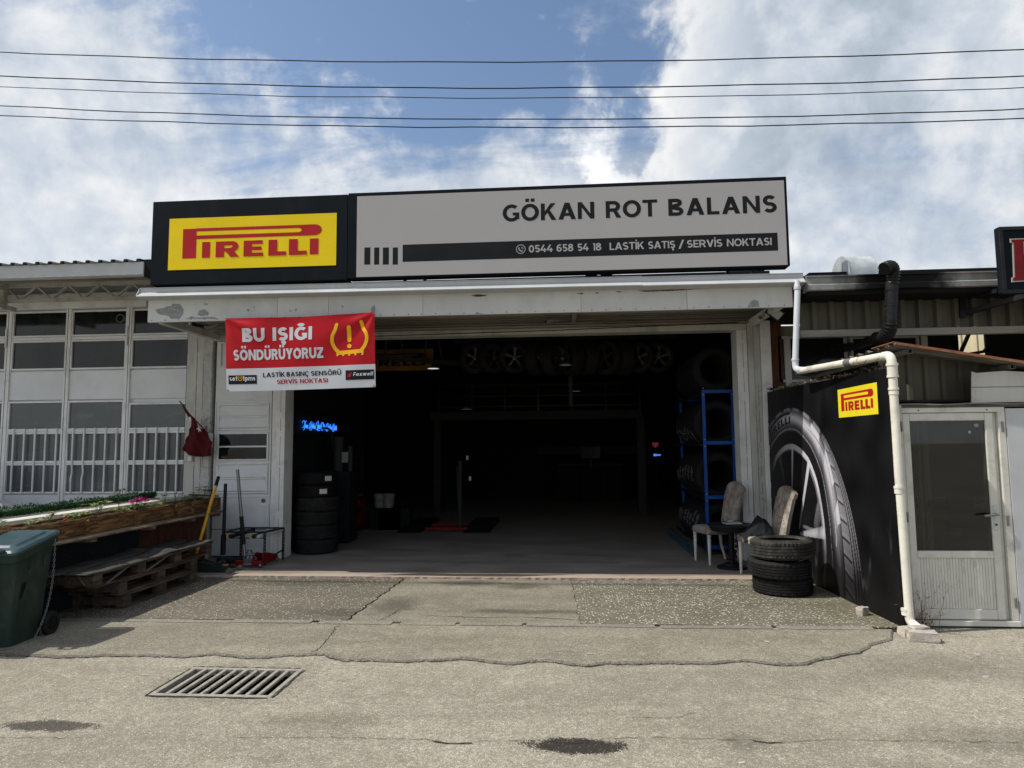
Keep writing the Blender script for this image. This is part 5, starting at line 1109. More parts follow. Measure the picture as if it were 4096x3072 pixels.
MB().prism([(2.93, rz(2.93)+.029), (5.3, rz(5.3)+.029), (5.3, rz(5.3)+.035), (2.93, rz(2.93)+.035)], TRf, 6.30, 6.75).build('roof_sheet', 'rust', shed)
for px, py in ((1370, 1042), (2125, 1155)):
    q = U(2900+px/1.8445, 850+py/1.8445, 'y', 6.33); zc_ = rz(q.x)-.024
    mb = MB(); o = .021; i_ = .017
    for b in ((q.x-o, q.x+o, 6.33, 8.8, zc_-o, zc_-i_), (q.x-o, q.x+o, 6.33, 8.8, zc_+i_, zc_+o), (q.x-o, q.x-i_, 6.33, 8.8, zc_-i_, zc_+i_), (q.x+i_, q.x+o, 6.33, 8.8, zc_-i_, zc_+i_)): mb.box(*b)
    mb.build('purlin', 'sheet_under', shed); MB().box(q.x-i_, q.x+i_, 6.36, 6.37, zc_-i_, zc_+i_).build('purlin_hollow', 'pit', shed)
sp('side_wall', 'corr_beige', (2.92, 2.96, 6.46, 9.4, 0, 2.25)); sp('inner_wall', 'interior_dark', (2.94, 5.2, 8.9, 8.95, 0, 2.3), (2.94, 5.2, 6.45, 8.9, 1.95, 1.97))
MB().tube([(2.945, YD-.06, 1.86), (2.95, YD-.062, 1.1), (2.965, YD-.06, .35), (2.97, YD-.06, .03)], .009, 6).build('rusty_edge_strip', 'rust', shed)

# ---------------------------------------------------------------- rainwater pipe
pipe = thing('rainwater_pipe', 'white plastic downpipe running from the garage gutter along the dark mural panel', 'drainpipe', (2.86, 6.17, 0))
A = Vector((2.68, 7.99, 3.45)); B = Vector((2.672, 7.95, 3.33)); C_ = Vector((2.605, 7.93, 2.46)); C2 = Vector((2.63, 7.86, 2.395)); D_ = Vector((2.845, 6.24, 2.355)); E_ = Vector((2.862, 6.17, 2.30)); F_ = Vector((2.868, 6.17, .12)); rp = .036
MB().tube([A, B, C_-Vector((0, 0, -.05))], rp*.92, 18).build('pipe_length', 'pvc_white', pipe, smooth=SM)
MB().tube(rounded([C_+Vector((0, 0, .09)), C_+Vector((.0, -.0, -.04)), C2+Vector((.02, -.12, -.005))], .06, 8), rp, 18).build('elbow', 'pvc_white', pipe, smooth=SM)
dr_ = (D_-C2).normalized()
MB().tube([C2-dr_*.02, D_], rp, 20).build('pipe_length', 'pvc', pipe, smooth=SM)
MB().tube(rounded([D_-dr_*.06, D_+dr_*.055, D_+dr_*.055+Vector((0, 0, -.17))], .075, 10), rp*1.10, 20).build('elbow', 'pvc', pipe, smooth=SM)
X0 = D_+dr_*.055
MB().tube([(X0.x, X0.y, 2.24), (X0.x+.004, X0.y, 1.3), (F_.x, F_.y, .15)], rp*.97, 20).build('pipe_length', 'pvc', pipe, smooth=SM)
def coll(p, d, r, h, m='pvc'): MB().tube([Vector(p)-Vector(d)*h/2, Vector(p)-Vector(d)*h/2*.98, Vector(p)+Vector(d)*h/2], [r*.96, r, r], 20).build('collar', m, pipe, smooth=SM)
for z, r, h in ((2.268, .049, .022), (2.225, .043, .10), (2.165, .048, .018), (2.10, .037, .10), (2.055, .043, .02), (2.02, .040, .03), (1.205, .043, .02), (1.175, .040, .05), (.175, .043, .02), (.15, .040, .04)): coll((X0.x+(.002), X0.y, z), (0, 0, 1), r, h)
coll(B+Vector((0, 0, .03)), (0, 0, 1), rp*1.12, .03, 'pvc_white'); coll(C_+Vector((0, 0, .07)), (0, 0, 1), rp*1.15, .02, 'pvc_white')
for t_, r in ((.22, 1.04), (.62, 1.05), (.70, 1.08), (.76, 1.06)): coll(C2.lerp(D_, t_), dr_, rp*r, .02 if t_ != .62 else .12, 'pvc' if t_ != .62 else 'gutter_grey')
for t_ in (.74, .97): coll(C2.lerp(D_, t_), dr_, rp*1.06, .006, 'rust')
MB().tube(rounded([(F_.x, F_.y, .17), (F_.x, F_.y, .08), (F_.x+.045, F_.y-.10, .035)], .04, 6), .036, 18, caps=False).build('outlet', 'pvc', pipe, smooth=SM)
for k in range(3):
    q = C2.lerp(D_, .70+k*.12); MB().tube([q+Vector((-.03, -.02, -.01)), q+Vector((-.055, 0, -.06)), q+Vector((-.02, .01, -.10-rnd(0, .05)))], .002, 5).build('wire_tie', 'cable', pipe)
def lump(name, m, label, cat, c, s, group=None, seed=1, rot=0.0):
    random.seed(seed); mb = MB(); bm = bmesh.new(); bmesh.ops.create_cube(bm, size=1); bmesh.ops.subdivide_edges(bm, edges=bm.edges, cuts=5, use_grid_fill=True)
    for v in bm.verts:
        n1_ = mn.noise(v.co*2.2+Vector((seed*3.1, 0, 0))); q = v.co.normalized()*.62
        v.co = v.co.lerp(q, .22)*(1+.16*n1_)
    mb.v = [Vector((v.co.x*s[0], v.co.y*s[1], (v.co.z+.42)*s[2])) for v in bm.verts]; mb.f = [tuple(v.index for v in f.verts) for f in bm.faces]; bm.free()
    mb.xform(Matrix.Rotation(rot, 4, 'Z')); mb.shift(*c); return mb.build(name, m, None, label, cat, group, smooth=.6, origin=c)
lump('concrete_block', 'concrete_block', 'rough pale concrete block lying at the foot of the white downpipe', 'concrete block', (2.86, 5.95, ZS), (.22, .13, .085), 'concrete chunks under the downpipe', 3, -.18)
lump('concrete_block', 'concrete_block', 'broken chunk of concrete right under the downpipe outlet', 'concrete block', (2.84, 6.08, ZS), (.20, .11, .08), 'concrete chunks under the downpipe', 5, .15)
lump('concrete_block', 'concrete_block', 'flat grey mortar lump on top of the chunks under the downpipe outlet', 'concrete block', (2.88, 6.05, .047), (.15, .09, .03), 'concrete chunks under the downpipe', 8, .3)
lump('stone', 'concrete_block', 'small pointed stone lying under the bottom edge of the mural panel', 'stone', (2.71, 6.72, 0), (.09, .07, .08), None, 9, .5)
random.seed(21)
weed = thing('weed_plant', 'dry reddish weed growing between the downpipe and the shed door', 'weed', (3.01, 6.30, 0))
mb = MB(); lf = MB()
for k in range(26):
    x, y = 3.0+rnd(-.07, .13), 6.27+rnd(-.12, .05); h = rnd(.06, .38)*(1 if k % 3 else .6); dx, dy = rnd(-.14, .14), rnd(-.14, .06); pts = bez((x, y, ZS), (x+dx*.2, y, h*.7), (x+dx, y+dy, h), 5); mb.tube(pts, [.002, .0018, .0016, .0013, .001, .0007], 4)
    for q in pts[2:]:
        for r_ in range(2): d = Vector((rnd(-1, 1), rnd(-1, .6), rnd(-.3, .7))).normalized()*rnd(.015, .045); s = Vector((-d.y, d.x, 0)).normalized()*.004; lf.add([q, q+d*.5+s, q+d, q+d*.5-s], [(0, 1, 2, 3)])
mb.build('stems', 'dry_stem', weed, kind='stuff'); lf.build('leaves', 'dry_stem', weed, kind='stuff')
w2_ = thing('weed_plant', 'green pointed weed leaves by the bottom left corner of the shed door', 'weed', (3.02, 6.30, .2))
for k in range(9):
    a = rnd(0, 6.28); d = Vector((math.cos(a), math.sin(a)*.5-.2, rnd(.1, .8))).normalized()*rnd(.07, .12); s = Vector((-d.y, d.x, 0)).normalized()*.008; q = Vector((3.02, 6.26, .24)); MB().add([q, q+d*.5+s, q+d, q+d*.5-s], [(0, 1, 2, 3)]).build('leaf', 'dry_stem', w2_)
MB().tube([(3.02, 6.27, ZS), (3.015, 6.265, .12), (3.02, 6.26, .24)], .003, 5).build('stem', 'dry_stem', w2_)

# ================================================================ planters and bench on the left
FX = -4.88
stand = thing('planter_stand', 'wooden stand with a long shelf, dark board and plywood carrying the planters', 'stand', (-5.0, 7.5, 0))
SH0, SH1 = 5.0, 9.30
for k, (a, b) in enumerate(((5.0, 6.95), (6.954, 8.30), (8.304, 9.28))): MB().box(-5.02, -4.745+rnd(-.006, .006), a, b, .700, .724).build('shelf_board', 'wood_shelf', stand, bevel=.004)
MB().box(-5.20, -5.025, 5.0, 9.28, .70, .722).build('shelf_board', 'wood_shelf', stand)
for y in (6.62, 7.62, 8.48, 9.12): MB().box(-5.0, -4.78, y, y+.09, .655, .698).build('bracket', 'wood_shelf', stand, bevel=.003)
bb = MB().box(-5.0, -4.985, 5.0, 7.72, .004, .668).build('dark_board', 'ink_black', stand)
TBd = lambda u, v, dd: (-4.984+dd, u, v)
mb = MB()
for ch, y in (('G', 6.12), ('Ö', 6.42), ('K', 6.74), ('A', 7.02), ('N', 7.28)): text(mb, ch, TBd, y, y+.19, .40, .155, .09, .1)
mb.build('lettering', 'black_metal', bb)
MB().box(-5.0, -4.985, 7.724, 9.2, .05, .668).build('plywood_sheet', 'plywood', stand)
for y in (5.3, 6.2, 7.2, 8.2, 9.15): MB().box(-5.18, -5.10, y, y+.07, 0, .698).build('leg', 'wood_pallet', stand)
MB().box(-5.2, -5.0, 9.21, 9.23, .05, .70).build('end_board', 'plywood', stand)
segs = [(5.10, 5.90, 0), (5.915, 6.72, 1), (6.735, 7.52, 0), (7.535, 8.31, 1), (8.325, 8.70, 2), (8.715, 9.385, 2)]
for k, (a, b, v_) in enumerate(segs):
    lab = ['stained wooden planter box partly hidden behind the green bin', 'knotty wooden planter box just beyond the green bin with strawberry leaves', 'wooden planter box in the middle with trailing weeds in dry soil', 'wooden planter box holding the magenta flowers', 'short wooden planter box with thin dry plants', 'wooden planter box at the garage wall end with a leafy seedling'][k]
    t = thing('planter_box', lab, 'planter', (-5.0, (a+b)/2, .725), 'wooden planter boxes on the shelf'); zt = .893+rnd(-.004, .004)
    zm = zt-.045
    MB().box(FX-.018, FX, a, b-.065, zm+.002, zt).build('front_board', 'wood_planter', t, bevel=.003); MB().box(FX-.020, FX-.003, a, b-.065, .728, zm-.002).build('front_board', 'wood_planter', t, bevel=.003)
    MB().box(FX-.022, FX+.006, b-.060, b, .727, zt-.004).build('corner_post', 'wood_planter', t, bevel=.003)
    MB().box(-5.155, -5.135, a, b, .728, zt+.004).build('back_board', 'wood_planter', t, bevel=.003)
    MB().box(-5.134, FX-.022, a, a+.016, .728, zt-.01).build('end_board', 'wood_planter', t); MB().box(-5.134, FX-.022, b-.02, b, .728, zt-.004).build('end_board', 'wood_planter', t)
    mb = MB(); nx, ny = 8, 24; vs = [(-5.134+(FX-.02+5.134)*i/nx, a+.016+(b-a-.036)*j/ny, zt-.026+rnd(-.007, .012)) for j in range(ny+1) for i in range(nx+1)]
    mb.add(vs, [(j*(nx+1)+i, j*(nx+1)+i+1, (j+1)*(nx+1)+i+1, (j+1)*(nx+1)+i) for j in range(ny) for i in range(nx)]).build('soil', 'soil', t)
    if k == 5: MB().bar((-5.16, 9.05, .955), (-4.90, 9.36, .915), .05, .022).build('loose_slat', 'wood_planter', t, bevel=.003)
    if k in (1, 3): MB().box(FX+.006, FX+.0075, b-.05, b-.02, zt-.03, zt-.018).build('tag', 'sticker_yellow', t)
def leaf_at(mb, c, d, up, L, Wd):
    d = Vector(d).normalized(); s = d.cross(Vector(up)).normalized()*Wd/2; c = Vector(c); q = Vector(up).normalized()*L*.10
    mb.add([c, c+d*L*.4+s+q, c+d*L, c+d*L*.4-s+q], [(0, 1, 2, 3)])
def small_plant(name, label, cat, x, y, z, h, nst, m, spread=.10, leaf=.035, group=None, blades=False):
    nst = int(nst*1.5); h *= 1.15; leaf *= 1.25; z += .008
    t = thing(name, label, cat, (x, y, z), group); st = MB(); lv = MB()
    for i in range(nst):
        a = rnd(0, 6.28); rr_ = rnd(.2, 1)*spread; tip = Vector((x+rr_*math.cos(a)*.8, y+rr_*math.sin(a)*1.5, z+h*rnd(.45, 1))); pts = bez((x+rnd(-.02, .02), y+rnd(-.03, .03), z-.01), (x+rr_*.3*math.cos(a), y+rr_*.3*math.sin(a), z+h*.7), tip, 5)
        st.tube(pts, .0016, 4)
        if blades: continue
        for q in range(3):
            b = a+(q-1)*1.9; leaf_at(lv, tip, (math.cos(b), math.sin(b), rnd(-.1, .35)), (0, 0, 1), leaf*rnd(.8, 1.3), leaf*rnd(.7, 1))
    st.build('stems', 'leaf' if not blades else 'leaf_dark', t, kind='stuff')
    if not blades: lv.build('leaves', m, t, kind='stuff')
    return t
zt = .87
small_plant('seedling', 'leafy seedling near the bin end of the planters', 'plant', -4.99, 5.72, zt, .085, 6, 'leaf', .07, .035)
small_plant('weed_plant', 'low pale weeds in the soil of the planter behind the bin', 'plant', -4.97, 6.02, zt, .05, 9, 'leaf_pale', .12, .025)
small_plant('seedling', 'upright seedling between the strawberries and the low weeds', 'plant', -4.98, 6.30, zt, .10, 6, 'leaf_pale', .06, .035)
st_ = small_plant('strawberry_plant', 'strawberry plant with a red and yellow berry in the planter', 'plant', -4.98, 6.66, zt, .06, 16, 'leaf_pale', .13, .035)
MB().lathe([(0, -.018), (.011, -.008), (.014, .002), (.008, .012), (0, .014)], 10, (-4.92, 6.42, .90)).build('berry', 'lamp_red', st_, smooth=True)
small_plant('grass_tuft', 'broad bladed green plant left of the magenta flowers', 'plant', -5.0, 7.02, zt, .14, 12, 'leaf_pale', .12, .04)
small_plant('seedling', 'pale tufts directly left of the magenta flowers', 'plant', -4.97, 7.25, zt, .06, 10, 'leaf_pale', .10, .03)
small_plant('grass_tuft', 'tall thin grass blades behind the magenta flowers', 'plant', -5.05, 7.42, zt, .24, 5, 'leaf', .06, .03, None, True)
flw = thing('geranium', 'magenta flowering geranium in the fourth planter', 'flower', (-4.98, 7.65, zt))
st = MB(); lv = MB(); pe = MB()
for i in range(60):
    a = rnd(0, 6.28); r_ = rnd(.03, .17); c = Vector((-4.98+r_*.6*math.cos(a), 7.68+r_*1.3*math.sin(a), zt+rnd(.01, .09))); st.tube([(-4.98, 7.66, zt), c], .002, 4)
    for q in range(3): b = rnd(0, 6.28); leaf_at(lv, c, (math.cos(b), math.sin(b), rnd(-.2, .4)), (0, 0, 1), .038, .034)
for i in range(150):
    a = rnd(0, 6.28); u = rnd(0, 1)**.6; c = Vector((-4.96+u*.055*math.cos(a), 7.62+u*.19*math.sin(a)+.02, zt+.10+rnd(0, .07)*(1-u*.6)))
    for q in range(2): b = rnd(0, 6.28); leaf_at(pe, c, (math.cos(b), math.sin(b), rnd(-.3, .5)), (rnd(-.4, .4), rnd(-.4, .4), 1), .026, .024)
for i in range(8): st.tube([(-4.98, 7.66, zt), (-4.97+rnd(-.03, .03), 7.64+rnd(-.12, .12), zt+.11)], .002, 4)
st.build('stems', 'leaf', flw, kind='stuff'); lv.build('leaves', 'leaf_pale', flw, kind='stuff'); pe.build('petals', 'petal', flw, kind='stuff')
small_plant('trailing_plant', 'thin trailing stems hanging right of the magenta flowers', 'plant', -4.95, 7.92, zt, .05, 9, 'leaf_pale', .12, .028)
small_plant('seedling', 'weedy green plant in the short planter', 'plant', -5.0, 8.22, zt, .12, 9, 'leaf', .07, .035)
small_plant('grass_tuft', 'thin arching grass blades over the short planter', 'plant', -5.02, 8.5, zt, .19, 6, 'leaf', .13, .03, None, True)
small_plant('seedling', 'small pale leafy plant right of the arching grass blades', 'plant', -4.98, 8.62, zt, .09, 8, 'leaf_pale', .08, .03)
small_plant('seedling', 'dark wispy plant in the planter near the garage wall', 'plant', -5.0, 8.92, zt, .11, 10, 'leaf_dark', .06, .022)
small_plant('seedling', 'tallest leafy seedling at the garage end of the planters', 'plant', -5.0, 9.16, zt, .16, 9, 'leaf', .10, .045)
# white trough and garland behind
MB().box(-5.40, -5.20, 4.6, 9.45, 0, .925).box(-5.385, -5.215, 4.62, 9.43, .925, .927).build('trough_wall', 'trough', None, 'long low white wall behind the wooden planters', 'wall', bevel=.008)
mb = MB()
for i in range(6500):
    y = rnd(5.0, 8.83); a = rnd(0, 6.28); r_ = abs(random.gauss(0, .5)); amp = .040+.010*math.sin(y*7)+.008*math.sin(y*19); c = Vector((-5.50+math.cos(a)*amp*min(1.5, .6+r_*.6), y, .975+math.sin(a)*amp*min(1.45, .6+r_*.6))); d = Vector((math.cos(a)*.8+rnd(-.5, .5), rnd(-.9, .9), math.sin(a)*.8+rnd(-.5, .5)))
    leaf_at(mb, c, d, (rnd(-1, 1), rnd(-1, 1), 1), rnd(.018, .034), .010)
gl_ = thing('leaf_garland', 'dark green artificial leaf garland lying along the white wall', 'garland', (-5.5, 7, .93)); mb.build('leaves', 'leaf_dark', gl_, kind='stuff')
MB().tube([(-5.50, 5.0, .97), (-5.50, 8.8, .97)], .03, 8).build('core', 'leaf_dark', gl_)
MB().box(-5.56, -5.44, 4.9, 8.85, .90, .935).box(-5.54, -5.46, 4.95, 8.8, 0, .90).build('garland_ledge', 'trough', None, 'narrow pale ledge under the leaf garland', 'ledge')
# pallets that make the bench
def pallet(label, x0, x1, y0, y1, z0, nb_, bottom=True, deck='long'):
    t = thing('pallet', label, 'pallet', ((x0+x1)/2, (y0+y1)/2, z0), 'pallets stacked as a bench')
    for i in range(3):
        xa = x0+i*(x1-x0-.09)/2
        if bottom: MB().box(xa, xa+.09, y0, y1, z0, z0+.020).build('bottom_board', 'wood_pallet', t, bevel=.002)
        MB().box(xa, xa+.10, y0, y1, z0+.118, z0+.14).build('deck_board', 'wood_pallet', t, bevel=.002)
        for k in range(nb_):
            yy = y0+k*(y1-y0-.13)/(nb_-1); MB().box(xa+.003, xa+.088, yy, yy+.13 if k < nb_-1 else yy+.125, z0+.022, z0+.116).build('block', 'wood_pallet', t, bevel=.002)
    if deck: MB().box(x0+.01, x1-.01, y0+.005, y0+.012, z0+.03, z0+.112).build('end_board', 'wood_pallet', t)
    return t
pallet('lowest weathered pallet of the bench stack', -5.0, -4.44, 6.66, 8.02, 0.0, 3)
pallet('middle weathered pallet of the bench stack', -5.02, -4.45, 6.60, 8.05, .141, 3)
tp_ = pallet('long top pallet of the bench under the torn grey carpet', -5.0, -4.45, 6.22, 8.38, .282, 4, bottom=False)
for i in range(3): MB().box(-5.0+i*.23, -4.91+i*.23, 6.25, 8.36, .2825, .300).build('bottom_board', 'wood_pallet', tp_, bevel=.002)
for a, b in (((-4.447, 6.40, .30), (-4.447, 6.72, .405)), ((-4.447, 7.02, .30), (-4.447, 7.42, .405))):
    MB().bar(a, b, .004, .028, (1, 0, 0)).build('strap', 'strap', tp_)
MB().bar((-4.60, 6.214, .40), (-4.53, 6.214, .315), .004, .02, (0, 1, 0)).build('strap', 'strap', tp_)
for xa, xb, y0_, nm in ((-4.70, -4.43, 6.10, 'strip of torn grey carpet along the front of the pallet bench'), (-5.0, -4.755, 6.0, 'strip of torn grey carpet at the back of the pallet bench')):
    mb = MB(); ny = 90; nx = 6; vs = []
    for j in range(ny+1):
        y = y0_+(8.40-y0_)*j/ny
        for i in range(nx+1):
            f = i/nx; xx = xa+(xb-xa)*f+(.012*mn.noise(Vector((y*6, 0, xa)))+.006*mn.noise(Vector((y*25, 3, 0))))*(i == nx or i == 0)+.03*mn.noise(Vector((y*1.3, 1, xa)))*(i == 0)
            zz = .430+.010*mn.noise(Vector((y*3, xx*4, 2)))+.030*math.exp(-((y-7.55)/.12)**2)*(f < .7)+(.02 if y < 6.15 else 0)*0+.012*sst(y, 8.1, 8.4)
            vs.append((xx, y, zz))
    mb.add(vs, [(j*(nx+1)+i, j*(nx+1)+i+1, (j+1)*(nx+1)+i+1, (j+1)*(nx+1)+i) for j in range(ny) for i in range(nx)])
    o = mb.build('carpet_strip', 'carpet', None, nm, 'carpet', 'carpet strips on the bench', smooth=True); md = o.modifiers.new('thick', 'SOLIDIFY'); md.thickness = .008
mb = MB().box(-4.80, -4.455, 6.12, 6.235, .423, .428); mb.build('loose_board', 'wood_pallet', tp_)

# ---------------------------------------------------------------- wheelie bin
bn = thing('wheelie_bin', 'scuffed dark green wheelie bin with a torn side', 'bin', (0, 0, 0))
w0, w1, d0, d1, hb = .19, .235, .19, .24, .76
def ring(hw, hd, z, r=.035, n=5, y=0): 
    pts = []
    for cx, cy, a0 in ((hw-r, hd-r, 0), (-hw+r, hd-r, 90), (-hw+r, -hd+r, 180), (hw-r, -hd+r, 270)):
        for i in range(n+1): a = R(a0+90*i/n); pts.append((cx+r*math.cos(a), cy+r*math.sin(a)+y, z))
    return pts
def loft(mb, rings, cap=True):
    n = len(rings[0]); b = len(mb.v); mb.v += [Vector(p) for r_ in rings for p in r_]
    for k in range(len(rings)-1):
        for i in range(n): mb.f.append((b+k*n+i, b+k*n+(i+1) % n, b+(k+1)*n+(i+1) % n, b+(k+1)*n+i))
    if cap: mb.f.append(tuple(b+i for i in reversed(range(n)))); mb.f.append(tuple(b+(len(rings)-1)*n+i for i in range(n)))
    return mb
random.seed(4)
rings = [ring(w0-.01, d0-.01, 0), ring(w0, d0, .012), ring(w0+.006, d0+.006, .16)]+[ring(w0+(w1-w0)*t_, d0+(d1-d0)*t_, .16+.60*t_) for t_ in (.33, .66, 1.0)]
loft(MB(), rings).build('body', 'bin_green', bn, smooth=.5)
def tilt(rr, k_=.20): return [(x, y, z+(y+.27)*k_) for x, y, z in rr]
loft(MB(), [tilt(ring(.238, .243, .675, .04)), tilt(ring(.262, .268, .688, .045)), tilt(ring(.262, .268, .748, .045)), tilt(ring(.25, .25, .749, .045))]).build('rim', 'bin_green', bn, smooth=.5)
for x, y, ax in ((.232, -.05, 'x'), (.232, .12, 'x'), (-.12, -.238, 'y'), (.1, -.238, 'y'), (0.0, -.238, 'y')):
    (MB().box(x-.02, x+.004, y-.008, y+.008, .60, .705) if ax == 'x' else MB().box(x-.008, x+.008, y-.004, y+.02, .60, .705)).build('rib', 'bin_green', bn, bevel=.003)
loft(MB(), [tilt(ring(.268, .275, .750, .05)), tilt(ring(.272, .280, .772, .05)), tilt(ring(.255, .262, .788, .05)), tilt(ring(.205, .205, .792, .05, y=.0)), tilt(ring(.19, .19, .806, .05)), tilt(ring(.165, .165, .808, .05))]).build('lid', 'bin_lid', bn, smooth=.5)
for sx in (-1, 1): MB().tube(rounded([(sx*.05+.10, -.27, .795), (sx*.05+.10, -.33, .795), (sx*.05+.10, -.27, .765)], .02, 4), .011, 8).build('lid_lug', 'bin_lid', bn, smooth=SM)
MB().tube(rounded([(.04, -.27, .79), (.04, -.33, .79), (.17, -.33, .79), (.17, -.27, .79)], .02, 5), .012, 8).build('lid_handle', 'bin_lid', bn, smooth=SM)
MB().tube([(-.23, .305, .87), (.23, .305, .87)], .016, 10).build('grab_bar', 'rubber', bn, smooth=SM)
for sx in (-1, 1):
    MB().tube([(sx*.20, .25, .83), (sx*.20, .31, .865)], .018, 8).build('hinge_lug', 'rubber', bn, smooth=SM)
    wl = MB().lathe([(.058, -.022), (.088, -.024), (.100, -.016), (.100, .016), (.088, .024), (.058, .022)], 28, (sx*.245, .215, .10), 'x', True).build('wheel', 'rubber', bn, smooth=.5)
    mb = MB().lathe([(0, -.012), (.060, -.010), (.060, .010), (0, .012)], 24, (sx*.245, .215, .10), 'x'); mb.build('hub', 'black_metal', wl)
    for k in range(12): a = k*math.pi/6; MB().bar((sx*.245+sx*.016, .215+.012*math.cos(a), .10+.012*math.sin(a)), (sx*.245+sx*.016, .215+.058*math.cos(a), .10+.058*math.sin(a)), .006, .008, (1, 0, 0)).build('spoke', 'rubber', wl)
MB().tube([(-.2, .215, .10), (.2, .215, .10)], .010, 8).build('axle', 'steel', bn)
xs_ = .2155
hp = [(-.125, .47), (-.108, .505), (-.075, .513), (-.080, .47), (-.098, .42), (-.118, .375), (-.130, .365), (-.128, .42)]
MB().add([(xs_+.006*(z-.40)/.1+.0035, y, z) for y, z in hp], [tuple(range(8))]).build('torn_hole', 'pit', bn)
def wob(pts, w): 
    mb = MB(); L = []
    for i, (y, z) in enumerate(pts): L.append((.198+(z-.1)*.060+.006, y, z))
    mb.tube(L, w, 5); return mb
wob([(-.128, .36), (-.118, .30), (-.132, .25), (-.125, .20), (-.14, .15)], .0018).build('split', 'crack', bn)
bn.location = (-4.735, 5.535, ZS+.02 if False else -.012); bn.rotation_euler = (0, 0, R(4))
ch_ = thing('chain', 'thin steel chain hanging down the side of the green bin', 'chain', (-4.39, 5.62, 0))
pts = [Vector((-4.452, 5.71, .80)), Vector((-4.455, 5.705, .45)), Vector((-4.468, 5.67, .22)), Vector((-4.49, 5.61, .05)), Vector((-4.495, 5.57, 0.0))]
tot = 0; path_ = rounded(pts, .1, 6); lk = None; acc = 0; k = 0
def along(path, step):
    out = []; carry = 0
    for a, b in zip(path, path[1:]):
        L_ = (b-a).length; t = carry
        while t < L_: out.append((a.lerp(b, t/L_), (b-a).normalized())); t += step
        carry = t-L_
    return out
def link_at(p, d, tw, parent, src=[None], s=1.0):
    if src[0] is None:
        mb = MB(); ptsL = [(.0065*math.cos(R(q)), 0, (.009 if 0 < q < 180 else -.009)+.0065*math.sin(R(q))) for q in list(range(15, 166, 30))+list(range(195, 346, 30))]
        mb.tube(ptsL+[ptsL[0]], .0022, 5, caps=False); src[0] = mb.mesh('link', 'steel', True)
    o = bpy.data.objects.new('link', src[0]); COL.objects.link(o); o.parent = parent
    q = Vector(d).to_track_quat('Z', 'Y').to_matrix() @ Matrix.Rotation(R(90*tw+20), 3, 'Z'); o.matrix_local = Matrix.Translation(p-parent.location) @ q.to_4x4(); return o
for k, (p, d) in enumerate(along(path_, .0235)): link_at(p, d, k % 2, ch_)
ch2 = thing('chain', 'rusty chain lying on the ground in front of the green bin', 'chain', (-4.6, 5.25, 0))
for k, (p, d) in enumerate(along([Vector((-4.95, 5.27, 0)), Vector((-4.62, 5.26, 0)), Vector((-4.53, 5.28, 0)), Vector((-4.48, 5.30, 0))], .0235)): link_at(p+Vector((0, .006*math.sin(k), .004)), d, k % 2, ch2)
lump('wire_basket_stub', 'strap', 'bit of pale wire mesh sticking out by the bin lid', 'basket', (-4.86, 5.42, .84), (.18, .16, .03), None, 4) if False else None

# ---------------------------------------------------------------- jacks and rack beside the side door
fl_z = .022
# silver handled red trolley jack
jk = thing('trolley_jack', 'red trolley jack with a tall silver handle by the side door', 'jack', (-4.25, 8.95, fl_z))
J = lambda x, y: U(700+x/2.2127, 1600+y/2.2127, 'y', 8.9)
mb = MB()
for sx in (0, 1):
    x = -4.14+sx*.12
    mb.prism([(8.86, .05), (9.30, .05), (9.36, .10), (9.20, .15), (9.02, .19), (8.92, .205), (8.86, .17)], lambda u, v, d: (d, u, v), x, x+.012)
mb.build('side_plate', 'paint_red', jk, bevel=.004)
MB().box(-4.36, -4.25, 8.80, 8.86, .05, .115).box(-4.13, -3.99, 8.79, 8.85, .05, .11).build('cross_member', 'paint_red', jk, bevel=.006)
MB().tube([(-4.36, 8.82, .065), (-4.00, 8.82, .065)], .012, 10).build('axle', 'steel', jk, smooth=SM)
for x, y in ((-4.01, 8.80), (-4.35, 8.84), (-4.13, 9.32), (-4.01, 9.32)): MB().lathe([(0, -.014), (.026, -.014), (.030, -.008), (.030, .008), (.026, .014), (0, .014)], 18, (x, y, fl_z+.031), 'x').build('wheel', 'steel', jk, smooth=.6)
MB().box(-4.26, -4.14, 8.84, 8.97, .07, .13).tube([(-4.225, 8.87, .08), (-4.225, 8.90, .16)], .020, 10).tube([(-4.175, 8.87, .08), (-4.175, 8.90, .16)], .020, 10).tube([(-4.27, 8.90, .18), (-4.13, 8.90, .18)], .016, 10).build('hydraulic_unit', 'steel', jk, smooth=.6)
MB().bar((-4.29, 8.90, .12), (-4.225, 8.9, .24), .018, .02).bar((-4.11, 8.90, .12), (-4.20, 8.9, .24), .018, .02).build('fork', 'steel', jk)
top_, low_ = J(553, 615), J(616, 1380); m1 = top_.lerp(low_, .545); m2 = top_.lerp(low_, .865)
MB().tube([low_, m2], .021, 12).build('handle_socket', 'steel', jk, smooth=SM); MB().tube([m2, m1], .027, 14).build('grip_sleeve', 'rubber', jk, smooth=SM); MB().tube([m1, top_], .0215, 14).build('handle', 'steel', jk, smooth=SM)
